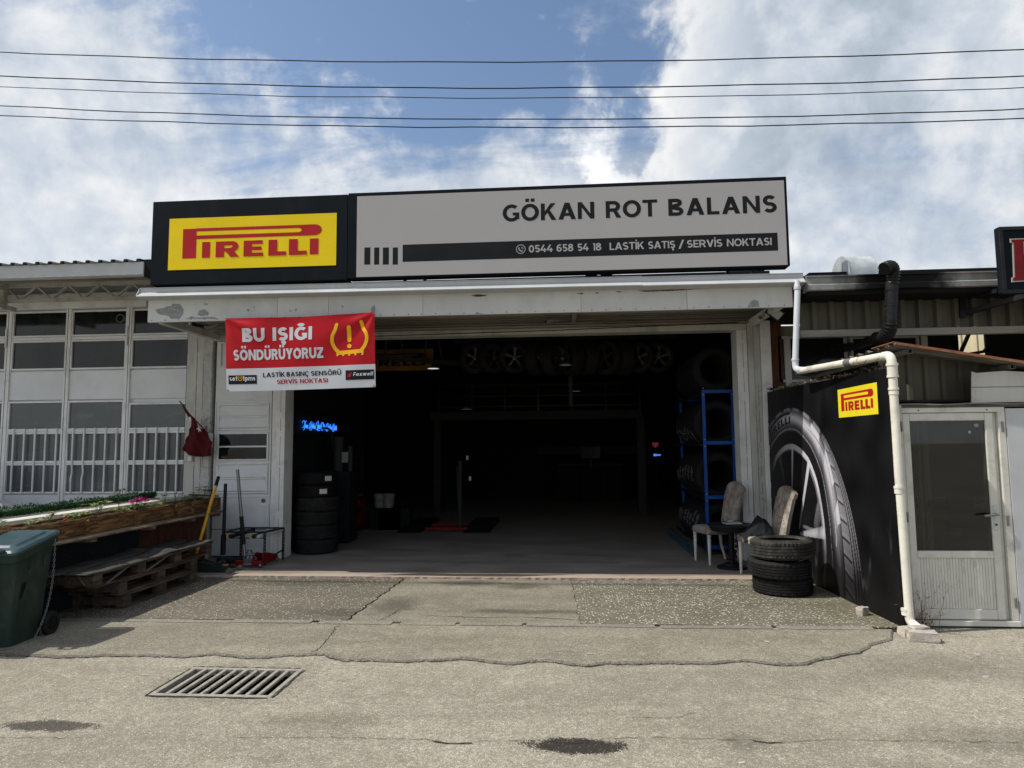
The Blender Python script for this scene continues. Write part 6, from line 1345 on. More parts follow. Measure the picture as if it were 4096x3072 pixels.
# black trolley jack with black handle
j2 = thing('trolley_jack', 'black trolley jack with a straight black handle beside the side door', 'jack', (-4.6, 9.1, fl_z))
J2 = lambda x, y: U(700+x/2.2127, 1600+y/2.2127, 'y', 9.05)
a, b = J2(447, 740), J2(424, 1370)
MB().tube([b, b.lerp(a, .28)], .034, 14).build('handle_socket', 'black_metal', j2, smooth=SM); MB().tube([b.lerp(a, .05), a], .023, 14).build('handle', 'black_metal', j2, smooth=SM)
c = J2(425, 1400)
MB().lathe([(0, .10), (.06, .10), (.085, .07), (.09, .03), (.10, .022), (.10, 0), (0, 0)], 20, (c.x, 9.05, fl_z)).build('pump_housing', 'black_metal', j2, smooth=.6)
for k in range(8): q = k*math.pi/4; MB().lathe([(0, .018), (.010, .018), (.012, 0)], 8, (c.x+.085*math.cos(q), 9.05+.085*math.sin(q), fl_z+.04)).build('bolt', 'steel', j2)
MB().bar((c.x, 9.05, .07), (c.x+.55, 9.32, .07), .12, .06).build('body', 'black_metal', j2, bevel=.01)
for sx, sy in ((.1, -.08), (-.08, .08), (.52, .22), (.50, .36)): MB().lathe([(0, -.013), (.03, -.013), (.033, 0), (.03, .013), (0, .013)], 16, (c.x+sx, 9.05+sy, fl_z+.034), 'y').build('wheel', 'rubber', j2, smooth=.6)
# low profile dark jack in front, yellow handle leaning
j3 = thing('trolley_jack', 'low dark green trolley jack on the threshold beside the pallets', 'jack', (-4.45, 8.5, fl_z))
def J3(x, y, z): return U(700+x/2.2127, 1600+y/2.2127, 'z', z)
mb = MB()
def slabby(pts, dz, zf): 
    n = len(pts); mb.add([(p.x, p.y, zf(p)) for p in pts]+[(p.x, p.y, zf(p)+dz) for p in pts], [tuple(reversed(range(n))), tuple(range(n, 2*n))]+[(i, (i+1) % n, n+(i+1) % n, n+i) for i in range(n)])
for y in (8.46, 8.62): mb.prism([(-4.90, .05), (-4.30, .04), (-4.22, .06), (-4.26, .085), (-4.45, .10), (-4.66, .16), (-4.90, .16)], lambda u, v, d: (u, d, v), y, y+.010)
mb.build('side_plate', 'bin_green', j3, bevel=.002)
MB().prism([(-4.68, .155), (-4.48, .105), (-4.33, .092), (-4.33, .082), (-4.48, .093), (-4.68, .14)], lambda u, v, d: (u, d, v), 8.473, 8.615).build('lift_arm', 'black_metal', j3, bevel=.002)
MB().lathe([(0, 0), (.042, 0), (.045, .01), (.038, .018), (.034, .01), (0, .01)], 24, (-4.355, 8.545, .095)).build('saddle', 'rust', j3, smooth=.6)
MB().tube([(-4.245, 8.40, .055), (-4.215, 8.68, .055)], .010, 8).build('axle', 'steel', j3)
for y in (8.42, 8.66): MB().tube([(-4.235+(y-8.5)*.1, y-.03, .055), (-4.235+(y-8.5)*.1, y+.02, .055)], [.028, .032], 18).build('wheel', 'strap', j3, smooth=.6)
yb_, yt_ = U(700+220/2.2127, 1600+1250/2.2127, 'y', 8.55), U(700+385/2.2127, 1600+680/2.2127, 'y', 9.05)
yh = thing('yellow_lever', 'long yellow jack handle with a black grip leaning behind the bench', 'lever', tuple(yb_)); k_ = yb_.lerp(yt_, .845)
MB().tube([yb_.lerp(yt_, -.35), k_], .020, 14).build('tube', 'paint_yellow', yh, smooth=SM); MB().tube([k_, yt_], .0225, 14).build('grip', 'rubber', yh, smooth=SM)
q = yb_.lerp(yt_, .40); dd_ = (yt_-yb_).normalized(); MB().tube([q-dd_*.004, q+dd_*.004], .0215, 14).build('collar', 'rust', yh)
# black angle iron rack with rolls
rk = thing('roller_rack', 'black slotted angle frame carrying rolled sheets beside the side door', 'rack', (-4.2, 9.2, fl_z))
p00, p10, p01, p11 = Vector((-4.60, 9.0, 0)), Vector((-4.045, 9.0, 0)), Vector((-4.60, 9.46, 0)), Vector((-3.985, 9.46, 0))
zt_ = .46
for nm_, p in (('leg', p10), ('leg', p11), ('leg', p01), ('leg', p00)):
    if p is p00: continue
    MB().box(p.x-.02, p.x-.016, p.y-.002, p.y+.030, fl_z, zt_).box(p.x-.02, p.x+.016, p.y-.004, p.y, fl_z, zt_).build(nm_, 'black_metal', rk)
    mb = MB()
    for k in range(9): z = .06+k*.045; mb.box(p.x-.004, p.x+.004, p.y-.006, p.y-.0042, z, z+.022)
    mb.build('slots', 'soffit_paint', rk)
for a, b in ((p10, p11), (p00, p10), (p01, p11), (p00, p01)): MB().bar(a+Vector((0, 0, zt_)), b+Vector((0, 0, zt_)), .024, .020).build('top_bar', 'black_metal', rk)
MB().bar(p10+Vector((0, 0, .09)), p11+Vector((0, 0, .16)), .016, .016).build('brace', 'black_metal', rk)
MB().bar(p00+Vector((0, 0, .38)), p10+Vector((0, 0, .38)), .012, .012).build('top_bar', 'black_metal', rk)
for x, m in ((-4.52, 'rubber'), (-4.20, 'rubber'), (-4.12, 'banner_white')):
    r_ = MB().tube([(x, 8.93, .405), (x+.10, 9.46, .43)], .026, 14).build('roll', m, rk, smooth=SM); MB().lathe([(.010, 0), (.026, 0)], 16, (x, 8.929, .405), 'y').build('roll_core', 'paint_yellow' if m == 'rubber' else 'steel', r_)
# small box on door frame etc
fl = thing('flag', 'torn dark red flag with a white star drooping from a short pole', 'flag', (-5.5, 9.4, 1.8))
JF = lambda x, y, Y=9.35: U(700+x/2.2127, 1600+y/2.2127, 'y', Y)
MB().tube([JF(40, 8), JF(128, 125, 9.39), JF(345, 350, 9.56)], .009, 8).build('pole', 'brown_wood', fl, smooth=SM)
outl = [(48, 15), (75, 40), (110, 100), (135, 130), (170, 165), (215, 225), (270, 285), (315, 335), (340, 375), (335, 420), (325, 450), (318, 480), (322, 500), (312, 480), (300, 490), (255, 500), (250, 520), (240, 560), (246, 515), (215, 508), (165, 500), (120, 480), (85, 462), (58, 440), (75, 380), (100, 320), (130, 235), (130, 190), (105, 130), (75, 70)]
cen = (200, 350); mb = MB(); NR = 10
def fpt(x, y):
    q = JF(x, y); fold = .028*math.sin((x*.9+y*.25)*.045)+.015*math.sin((x-y*.3)*.11); return Vector((q.x, q.y+fold*(1 if y > 140 else .3), q.z))
outl2 = []
for a, b in zip(outl, outl[1:]+outl[:1]):
    for k in range(3): outl2.append((a[0]+(b[0]-a[0])*k/3+rnd(-2, 2), a[1]+(b[1]-a[1])*k/3+rnd(-2, 2)))
n = len(outl2); vs = []
# rows straight across the cloth keep the folds smooth
import itertools
def spans(y):
    xs_ = []
    for a, b in zip(outl, outl[1:]+outl[:1]):
        if (a[1] <= y < b[1]) or (b[1] <= y < a[1]): xs_.append(a[0]+(b[0]-a[0])*(y-a[1])/(b[1]-a[1]))
    return sorted(xs_)
NXF = 14; prev = None
for yy in range(16, 504, 6):
    s_ = spans(yy+.5)
    if len(s_) < 2: continue
    l_, r__ = s_[0], s_[-1]; b0 = len(mb.v); mb.v += [fpt(l_+(r__-l_)*i/NXF, yy) for i in range(NXF+1)]
    if prev is not None: mb.f += [(prev+i, prev+i+1, b0+i+1, b0+i) for i in range(NXF)]
    prev = b0
mb.build('cloth', 'flag_red', fl, smooth=True)
MB().add([fpt(252, 500), fpt(258, 520)+Vector((0, 0, 0)), fpt(236, 562), fpt(243, 520), fpt(240, 503)], [(0, 1, 2, 3, 4)]).build('torn_strip', 'flag_red', fl)
MB().add([fpt(312, 470), fpt(322, 470), fpt(322, 502)], [(0, 1, 2)]).build('torn_strip', 'flag_red', fl)
st = []
for k in range(10):
    a = R(100+k*36); r_ = 30 if k % 2 == 0 else 12; q = fpt(222+r_*math.cos(a)*.85, 258-r_*math.sin(a)*1.1); q.y -= .008; st.append(q)
cc = fpt(222, 258); cc.y -= .008
MB().add(st+[cc], [(i, (i+1) % 10, 10) for i in range(10)]).build('star', 'banner_white', fl)
q = fpt(125, 165); q.y -= .01; MB().add([q+Vector((-.018, 0, .03)), q+Vector((.012, 0, .03)), q+Vector((.022, 0, -.03)), q+Vector((0, 0, -.05))], [(0, 1, 2, 3)]).build('crescent_fold', 'banner_white', fl)
MB().box(-5.16, -5.10, 9.50, 9.56, 1.60, 1.80).build('pole_bracket', 'white_paint', fl, bevel=.006)
# ================================================================ tyres
random.seed(11)
def tyre_mesh(name, Rr=.31, ri=.20, w=.20, m='rubber', n=90, sip=3, grooves=4):
    """tyre lying flat, axis z, resting on z = 0"""
    h = w/2; prof = [(ri, -h*.80), (ri+.012, -h*.92), (Rr-.060, -h*1.02), (Rr-.032, -h*.97), (Rr-.014, -h*.88), (Rr-.004, -h*.76)]
    tread = []; gw = .009; span = h*.72*2; seg = (span-gw*grooves)/(grooves+1); z = -h*.72
    for g in range(grooves+1):
        tread += [(Rr, z), (Rr+.001, z+seg)]; z += seg
        if g < grooves: tread += [(Rr-.011, z+.001), (Rr-.011, z+gw-.001)]; z += gw
    prof += tread+[(Rr-.004, h*.76), (Rr-.014, h*.88), (Rr-.032, h*.97), (Rr-.060, h*1.02), (ri+.012, h*.92), (ri, h*.80), (ri+.012, h*.74), (Rr-.03, h*.70), (Rr-.03, -h*.70), (ri+.012, -h*.74)]
    L = len(prof); t0 = 6; t1 = 6+len(tread)
    def rf(i, j, r):
        if (j in (4, 5, t0, t0+1, t1-2, t1-1, t1, t1+1)) and i % sip == 0: return r-.009
        if t0 < j < t1 and r > Rr-.004 and (i+j) % (sip*2) == 0: return r-.0025
        return r
    mb = MB().lathe(prof, n, (0, 0, h*1.02), 'z', True, rf)
    return mb.mesh(name, m, .5)
def put_mesh(name, me, label, cat, loc, rot=(0, 0, 0), group=None, parent=None):
    o = bpy.data.objects.new(name, me); COL.objects.link(o); o.location = loc; o.rotation_euler = rot
    if parent: o.parent = parent
    return props(o, label, cat, group)
tA = tyre_mesh('tyre', .318, .205, .205, 'rubber_dusty', 96, 2); tB = tyre_mesh('tyre', .320, .205, .185, 'rubber', 96, 3); tC = tyre_mesh('tyre', .305, .20, .175, 'rubber', 96, 4)
cx, cy = 2.272, 7.66
grp = 'three worn tyres piled by the mural panel'
put_mesh('tyre', tC, 'lowest worn black tyre of the outdoor pile by the mural panel', 'tyre', (cx+.015, cy+.03, .0), (0, 0, .2), grp)
put_mesh('tyre', tB, 'middle black tyre of the outdoor pile by the mural panel', 'tyre', (cx-.015, cy+.02, .176), (R(.8), R(-1), .9), grp)
put_mesh('tyre', tA, 'dusty grey topmost tyre of the outdoor pile by the mural panel', 'tyre', (cx+.012, cy, .368), (R(-1), R(1.5), 1.7), grp)
# stack just inside the left jamb
tD = tyre_mesh('tyre', .315, .20, .21, 'rubber', 90, 2); tE = tyre_mesh('tyre', .315, .21, .19, 'rubber_new', 90, 3)
z = .022; names = ['bottom', 'second from the bottom', 'third from the bottom', 'fourth from the bottom', 'fifth from the bottom', 'topmost']
for k in range(6):
    me = tD if k < 4 else tE; h = .205 if k < 4 else .186
    t = put_mesh('tyre', me, f'{names[k]} tyre of the tall stack inside the left door jamb', 'tyre', (-3.765+rnd(-.015, .015), 10.15+rnd(-.01, .01), z), (0, 0, rnd(0, 6)), 'stacked tyres inside the left jamb'); z += h
    if k >= 4:
        mb = MB(); rr = .3175; a0 = (-62 if k == 4 else -48)-math.degrees(t.rotation_euler.z)
        for j in (0, 1):
            pass
        vs = [(rr*math.cos(R(a0+a)), rr*math.sin(R(a0+a)), zz) for zz in (.06, .13) for a in (0, 5, 10, 15, 20)]
        mb.add(vs, [(i, i+1, i+6, i+5) for i in range(4)]); lb = mb.build('paper_label', 'paper', t); lb.location = (0, 0, 0)
        lb.data.transform(Matrix.Translation(wloc(t)))
# racks of tyres along the right wall, tread to the bay
tR = tyre_mesh('tyre', .335, .215, .20, 'rubber_new', 64, 3)
stripe = None
def rack_tyre(y, zc, row, k, tilt=0.0):
    t = put_mesh('tyre', tR, f'{row} tyre number {k+1}', 'tyre', (2.17, y+.10, zc), (R(90), 0, rnd(-.03, .03)), 'tyres on the blue wall rack')
    return t
M['stripe_white'] = mat('stripe_white', (.85, .85, .85), .5, var=.05)
order = ['nearest', 'second', 'third', 'fourth', 'fifth', 'sixth', 'seventh']
for ri_, (zc, rn) in enumerate(((.40, 'lowest'), (1.13, 'second'), (1.88, 'third'), (2.66, 'highest'))):
    for k in range(7):
        y = 10.12+k*.245
        t = rack_tyre(y, zc, rn, k); t['label'] = f'{order[k]} black tyre on the {rn} tier of the blue wall rack' if k else f'black tyre nearest the door on the {rn} tier of the blue wall rack'
        if ri_ < 3 and (k > 0 or ri_ == 0):
            mb = MB(); base_a = {0: 150, 1: 165, 2: 195}[ri_]+rnd(-8, 8)
            for j in range(3):                                              # painted dashes on the tread
                zz = .05+j*.05; a0 = base_a+rnd(-5, 5)
                for aa in ((0, 16), (20, 30)):
                    n_ = 5; vs = [(.3368*math.cos(R(a0+aa[0]+(aa[1]-aa[0])*i/n_)), .3368*math.sin(R(a0+aa[0]+(aa[1]-aa[0])*i/n_)), q) for q in (zz, zz+.008) for i in range(n_+1)]
                    mb.add([(x, y_, z_) for x, y_, z_ in vs], [(i, i+1, n_+2+i, n_+1+i) for i in range(n_)])
            o = bpy.data.objects.new('paint_stripe', mb.mesh('paint_stripe', 'stripe_white')); COL.objects.link(o); o.parent = t
rack = thing('tyre_rack', 'blue bolted steel rack holding tyres inside the right jamb', 'rack', (2.17, 10, .02))
for y in (9.98, 11.95):
    for x in (1.97, 2.38): MB().box(x-.022, x+.022, y-.02, y+.02, .022, 2.36).build('upright', 'paint_blue', rack, bevel=.003)
    for z in (2.335, 1.60, .83, .13):
        MB().box(1.993, 2.357, y-.018, y+.018, z-.025, z+.025).build('cross_bar', 'paint_blue', rack, bevel=.003)
        if y < 11:
            for x in (1.97, 2.38):
                for dz in (-.045, .045): MB().lathe([(0, -.006), (.006, -.005), (.007, 0)], 8, (x, y-.02, z+dz), 'y').build('bolt', 'galv', rack)
for z in (.13, .85, 1.60, 2.335):
    for x in (1.95, 2.40): MB().box(x-.012, x+.012, 10.0, 12.6, z-.05, z-.01).build('beam', 'black_metal', rack)
hose = thing('air_hose', 'coiled dark blue air hose lying by the tyre rack', 'hose', (1.3, 10.2, .05))
pts = []; A_, B_ = U(2672, 2115, 'z', .12), U(2780, 2215, 'z', .10); B_.x += .02
for i in range(24*14): t_ = i/(24*14-1); c = A_.lerp(B_, t_); a = 2*math.pi*i/14; pts.append((c.x+.02*math.cos(a), c.y+.015*math.sin(a)+t_*0, .10+.075*math.sin(a)))
MB().tube(pts, .0045, 5).build('coil', mat('hose_blue', (.015, .05, .075), .35), hose, smooth=True)
# hanging wheels
whl = thing('hanging_wheel', 'x', 'wheel', (0, 0, 0), 'alloy wheels hung under the ceiling')
def wheel_parts(root, nsp=5, dark=False):
    MB().lathe([(.215, -.10), (.225, -.11), (.285, -.105), (.305, -.085), (.312, -.06), (.312, .06), (.305, .085), (.285, .105), (.225, .11), (.215, .10)], 48, (0, 0, 0), 'y').build('tyre', 'rubber', root, smooth=.5)
    rim = MB().lathe([(.215, -.105), (.222, -.112), (.212, -.10), (.200, -.07), (.195, .09), (.215, .10)], 48, (0, 0, 0), 'y').build('rim', 'alloy', root, smooth=.5)
    for k in range(nsp):
        a = 2*math.pi*k/nsp+.3; ca, sa = math.cos(a), math.sin(a)
        for s_ in (-1, 1):
            b = a+s_*.13; MB().bar((.04*math.cos(b), -.085, .04*math.sin(b)), (.205*math.cos(a+s_*.09), -.095, .205*math.sin(a+s_*.09)), .022, .018, (0, 1, 0)).build('spoke', 'alloy', rim)
    MB().lathe([(0, -.10), (.045, -.095), (.05, -.08), (0, -.07)], 20, (0, 0, 0), 'y').build('hub_cap', 'alloy', rim, smooth=.5)
wheel_parts(whl); first = True
labs = ['first alloy wheel from the left in the row hung under the ceiling', 'second alloy wheel from the left in the hung row', 'third hung alloy wheel showing its bright five spoke face', 'fourth hung wheel from the left seen mostly edge on', 'fifth hung wheel just left of the ceiling drop post', 'sixth hung wheel just right of the ceiling drop post', 'seventh hung wheel from the left seen edge on', 'eighth hung alloy wheel with its five spokes visible', 'ninth hung wheel from the left seen almost edge on', 'dark wheel second from the right end of the hung row', 'last hung wheel at the right end of the row']
for k, (p, yaw) in enumerate(zip((725, 850, 1000, 1155, 1275, 1405, 1515, 1655, 1765, 1880, 2005), (25, 38, 20, 70, 62, -62, -70, -42, -75, -25, 8))):
    o = whl if k == 0 else copy_tree(whl); q = U(1480+p/1.7417, 1330+(185-p*.0055)/1.7417, 'y', 12.0); o.location = q; o.rotation_euler = (0, 0, R(yaw)); o.scale = (.88, .88, .88) if k < 3 or k > 8 else (1, 1, 1); o['label'] = labs[k]
hr = thing('wheel_rail', 'dark ceiling rail carrying the row of alloy wheels', 'rail', (0, 12.1, 3.5))
for y in (12.0, 12.3): MB().box(-2.0, 2.0, y-.02, y+.02, 3.44, 3.48).build('bar', 'black_metal', hr)
for x in (-1.9, 0, 1.9): MB().box(x-.02, x+.02, 12.1, 12.14, 3.48, 4.4).build('hanger', 'black_metal', hr)
# interior furniture
M['dim_paint'] = mat('dim_paint', (0.035, 0.037, 0.035), 0.8)
inn = thing('mezzanine', 'dark mezzanine with a railing deep inside the garage', 'mezzanine', (-.6, 16, 2.3))
za = U(1756, 1643, 'y', 16).z
MB().box(-3.05, 1.75, 16, 20.9, 2.20, 2.36).build('deck', 'interior_dark', inn); MB().box(-3.2, 1.75, 15.96, 16.0, 2.18, 2.38).build('edge_beam', 'dim_paint', inn)
for z in (2.50, 2.74, 3.0): MB().box(-3.0, 1.72, 15.98, 16.01, z-.018, z+.018).build('rail', 'black_metal', inn)
for k in range(7): x = -3.0+k*.785; MB().box(x-.02, x+.02, 15.97, 16.02, 2.36, 3.0).build('baluster', 'black_metal', inn)
MB().box(-2.9, 1.6, 19.8, 19.9, 2.36, 3.4).build('back_board', 'dim_paint', inn); MB().box(-3.1, -2.95, 15.9, 16.05, 0.02, 2.2).build('column', 'dim_paint', inn); MB().box(1.62, 1.8, 15.9, 16.05, 0.02, 2.2).build('column', 'dim_paint', inn)
tt_ = thing('roof_truss', 'dark steel truss under the garage ceiling behind the banner', 'truss', (-3, 10.6, 3.3))
MB().bar((-4.2, 10.9, 3.15), (-1.6, 13.2, 3.15), .06, .08).bar((-4.2, 10.9, 3.9), (-1.6, 13.2, 3.9), .05, .05).build('chord', 'dim_paint', tt_)
for k in range(9): p = Vector((-4.1+k*.3, 11.0+k*.265, 3.18)); MB().bar(p, p+Vector(((.12 if k % 2 else -.12), 0, .72)), .03, .03).build('web_bar', 'dim_paint', tt_)
MB().box(.06, .13, 12.6, 12.66, 2.3, 4.4).build('drop_post', 'dim_paint', None, 'grey post hanging from the ceiling behind the row of wheels', 'post')
a, b = U(1480+40/1.7417, 1330+120/1.7417, 'y', 12.6), U(1480+440/1.7417, 1330+262/1.7417, 'y', 12.6)
isg = thing('inner_sign', 'dim yellow sign high on the wall inside the garage', 'sign', (a.x, 12.6, b.z)); w_ = (b.x-a.x)*1.32
pnl = MB().box(b.x-w_, b.x, 12.6, 12.64, b.z, a.z).build('sign_panel', mat('sign_dim', (.20, .11, .008), .6), isg)
logo(lambda u, v, dd: (b.x-w_+u*w_, 12.598-dd, b.z+v*(a.z-b.z)), pnl, 'sign_black', .001)
def pendant(label, px, py, y, r, m, drop=.5):
    q = U(px, py, 'y', y); t = thing('pendant_lamp', label, 'lamp', tuple(q), 'pendant lamps inside the garage')
    MB().lathe([(r*.25, .05), (r*.6, .03), (r, .006), (r, 0)], 28, q).build('shade', 'gutter_grey', t, smooth=True); MB().lathe([(0, .003), (r*.8, .003)], 24, q).build('bulb', m, t)
    MB().lathe([(0, .09), (.03, .085), (.035, .05), (.05, .04)], 14, q).build('driver', 'black_metal', t, smooth=SM); MB().tube([q+Vector((0, 0, .08)), q+Vector((0, 0, min(drop, 4.35-q.z)))], .003, 5).build('cord', 'cable', t)
pendant('lit disc pendant lamp hanging in front of the dim yellow sign', 1733, 1475, 11.6, .12, 'lamp_on', .4)
pendant('disc pendant lamp hanging in front of the row of wheels', 2262, 1461, 11.4, .11, 'lamp_dim', .6)
pendant('disc pendant lamp hanging before the left part of the mezzanine', 1866, 1638, 14.0, .12, 'lamp_dim', .6)
pendant('disc pendant lamp hanging before the right part of the mezzanine', 2304, 1566, 15.0, .12, 'lamp_dim', .6)
MB().box(*[f(U(2115, 1684, 'y', 18), U(2235, 1688, 'y', 18)) for f in (lambda a, b: a.x, lambda a, b: b.x, lambda a, b: 18.0, lambda a, b: 18.05, lambda a, b: b.z-.03, lambda a, b: a.z+.02)]).build('tube_lamp', 'dim_paint', None, 'long tube lamp under the mezzanine deep in the garage', 'lamp')
# neon script on the left inside wall
ne = thing('neon_sign', 'blue neon script sign on a black board on the left inside wall', 'neon sign', (-4.1, 11, 1.9))
MB().box(-4.19, -4.12, 9.98, 11.9, 1.78, 2.12).build('board', 'ink_black', ne)
def TNn(x, y):                                                         # zoom pixels of the script -> wall
    return U(1130+x/7.373, 1640+y/7.373, 'x', -4.10)
SC = [[(595, 380), (600, 340), (630, 312), (655, 350), (655, 420), (660, 480), (640, 560), (615, 588)], [(712, 318), (690, 330), (670, 400), (640, 470), (595, 525)],
 [(662, 530), (668, 450), (685, 440), (690, 530), (705, 440), (712, 530), (725, 445), (730, 530), (748, 440), (750, 530), (770, 535)],
 [(880, 370), (850, 350), (810, 400), (792, 480), (800, 570), (830, 595), (860, 560), (870, 480), (850, 400), (830, 470), (825, 540), (880, 400)], [(880, 545), (885, 450), (900, 440), (905, 545), (920, 450), (930, 390), (932, 548), (945, 460), (955, 550), (968, 460), (972, 552)],
 [(995, 460), (1000, 390), (1030, 370), (1065, 378), (1045, 420), (1025, 560), (1000, 583), (990, 565)], [(1040, 345), (1058, 322)], [(1040, 620), (1045, 560), (1060, 440), (1070, 470), (1060, 555), (1085, 440), (1082, 560), (1110, 440), (1112, 560)], [(1045, 585), (1080, 605), (1108, 595)],
 [(1200, 372), (1165, 370), (1135, 430), (1132, 520), (1160, 600), (1185, 590), (1202, 500), (1205, 400), (1180, 370), (1150, 500), (1190, 540)], [(1205, 565), (1215, 470), (1230, 420), (1232, 570), (1245, 475), (1258, 570)],
 [(1360, 410), (1320, 400), (1285, 470), (1272, 560), (1300, 625), (1335, 600), (1350, 500), (1330, 430), (1305, 520), (1310, 590), (1365, 440)], [(1360, 580), (1370, 480), (1385, 575), (1400, 440), (1410, 432), (1412, 580), (1428, 490), (1435, 585), (1450, 490), (1455, 585)],
 [(1535, 425), (1500, 418), (1475, 480), (1465, 570), (1490, 635), (1520, 615), (1530, 520), (1515, 450), (1495, 530), (1500, 600), (1540, 460)], [(1545, 595), (1550, 490), (1562, 595), (1568, 470), (1575, 595), (1590, 465), (1597, 598)]]
mb = MB()
for s_ in SC:
    P_ = [TNn(*p) for p in s_]; L_ = []
    for i in range(len(P_)-1):
        p0, p1, p2, p3 = P_[max(i-1, 0)], P_[i], P_[i+1], P_[min(i+2, len(P_)-1)]
        for j in range(4): t = j/4; L_.append(.5*((2*p1)+(p2-p0)*t+(2*p0-5*p1+4*p2-p3)*t*t+(3*p1-p0-3*p2+p3)*t**3))
    mb.tube(L_+[P_[-1]], .0042, 6)
mb.build('neon_tube', 'neon', ne, smooth=True)
# tyre changer
tc = thing('tyre_changer', 'red tyre changing machine in the shade inside the left bay', 'machine', (-3.35, 11, .02))
a, b = U(1342, 2125, 'z', .022), U(1432, 2125, 'z', .022)
yy = a.y; MB().box(a.x, b.x, yy, yy+.45, .10, .60).build('cabinet', 'paint_red', tc, bevel=.01); MB().box(a.x-.02, b.x+.02, yy-.01, yy+.5, .022, .098).build('foot', 'black_metal', tc, bevel=.006)
MB().box(a.x+.0, a.x+.10, yy+.3, yy+.45, .60, 1.35).build('column', 'paint_red', tc, bevel=.01); MB().bar((a.x+.05, yy+.35, 1.35), (b.x, yy+.25, 1.42), .07, .07).bar((b.x, yy+.25, 1.46), (b.x, yy+.25, .95), .04, .04).build('arm', 'black_metal', tc)
MB().lathe([(0, .05), (.22, .05), (.24, .03), (.24, 0), (0, 0)], 28, ((a.x+b.x)/2, yy+.2, .66)).build('turntable', 'steel', tc, smooth=.6); MB().box(a.x+.02, b.x-.12, yy-.006, yy-.001, .28, .30).build('trim_strip', 'black_metal', tc)
MB().lathe([(0, -.03), (.10, -.03), (.10, 0)], 18, (b.x-.05, yy-.001, .42), 'y').build('pressure_pad', 'rubber', tc)
ms = thing('machine_stand', 'dark press with hose and gauge on the stand inside the left jamb', 'machine', (-3.9, 11.2, .02))
MB().box(-4.15, -3.55, 11.0, 11.5, 0.03, 1.18).build('base', 'black_metal', ms, bevel=.01); MB().tube([(-3.80, 11.2, 1.18), (-3.80, 11.2, 1.75)], .08, 14).tube([(-3.60, 11.2, 1.18), (-3.60, 11.2, 1.6)], .04, 12).build('cylinder', 'dim_paint', ms, smooth=SM)
MB().tube(rounded([(-4.05, 11.1, 1.9), (-3.9, 11.1, 1.9), (-3.85, 11.1, 1.5)], .1), .018, 8).build('hose', 'rubber', ms, smooth=True)
MB().box(-3.71, -3.60, 11.09, 11.10, 1.33, 1.50).build('gauge_frame', 'steel', ms)
# low lift in the middle of the bay
lf_ = thing('scissor_lift', 'low dark drive on lift with red cross bars on the garage floor', 'lift', (-1.7, 11.8, .02))
for px0, px1 in ((1585, 1680), (1852, 1955)):
    a, b = U(px0, 2132, 'z', .022), U(px1, 2132, 'z', .022); c = U((px0+px1)/2+75, 2085, 'z', .10)
    MB().prism([(a.y, .022), (a.y+.4, .10), (a.y+1.9, .10), (a.y+1.9, .022)], lambda u, v, d: (d, u, v), a.x, b.x).build('ramp', 'interior_dark', lf_, bevel=.004); xr = b.x
a, b = U(1700, 2120, 'z', .06), U(1855, 2120, 'z', .06)
for dy in (0.1, .75): MB().bar((a.x-.02, a.y+dy, .07), (b.x+.05, a.y+dy, .07), .05, .05).build('cross_bar', 'paint_red', lf_)
# alignment post, cabinets, buckets at the back
bk = thing('alignment_post', 'dark wheel alignment post with pale pads in the shade', 'machine', (-1.2, 13, .02)); a = U(1840, 2060, 'y', 13)
MB().box(a.x-.03, a.x+.03, 13, 13.06, .02, 1.3).bar((a.x-.02, 13, .25), (a.x-.06, 13, 1.2), .02, .02).build('post', 'dim_paint', bk); 
for px, py in ((1869, 1831), (1880, 1914)): q = U(px, py, 'y', 12.9); MB().box(q.x-.02, q.x+.02, 12.9, 12.91, q.z-.04, q.z+.04).build('note', 'paper', bk)
bx = thing('back_wall_sign', 'dim white sign with dark letters across the back of the garage', 'sign', (0, 20.5, 1.6))
a, b = U(2150, 1790, 'y', 20), U(2575, 1815, 'y', 20)
MB().box(a.x, b.x, 20, 20.05, b.z, a.z).build('sign_panel', 'dim_paint', bx)
mb = text(MB(), '3D', lambda u, v, d: (u, 19.995-d, v), U(2248, 1800, 'y', 20).x, U(2288, 1800, 'y', 20).x, b.z+.04, .11); text(mb, 'ROT BALANS', lambda u, v, d: (u, 19.995-d, v), U(2428, 1800, 'y', 20).x, b.x-.1, b.z+.04, .10); mb.build('lettering', 'ink_black', bx)
mon = thing('monitor', 'dark flat monitor in front of the back wall sign', 'monitor', tuple(U(2362, 1833, 'y', 18.5))); a, b = U(2322, 1786, 'y', 18.5), U(2402, 1833, 'y', 18.5); MB().box(a.x, b.x, 18.5, 18.54, b.z, a.z).build('screen', 'black_metal', mon, bevel=.004); MB().box((a.x+b.x)/2-.02, (a.x+b.x)/2+.02, 18.52, 18.56, b.z-.3, b.z).build('stand', 'black_metal', mon)
dk = thing('back_counter', 'dark counter with cupboards along the back of the garage', 'counter', (0, 19.3, .02)); a, b = U(2230, 1850, 'y', 19), U(2490, 1860, 'y', 19)
MB().box(a.x, b.x, 19, 19.6, 1.0, 1.06).build('worktop', 'dim_paint', dk)
for k in range(3): x = a.x+(b.x-a.x)*k/3; MB().box(x+.01, x+(b.x-a.x)/3-.01, 19.02, 19.5, .06, .99).build('cupboard_door', 'interior_dark', dk)
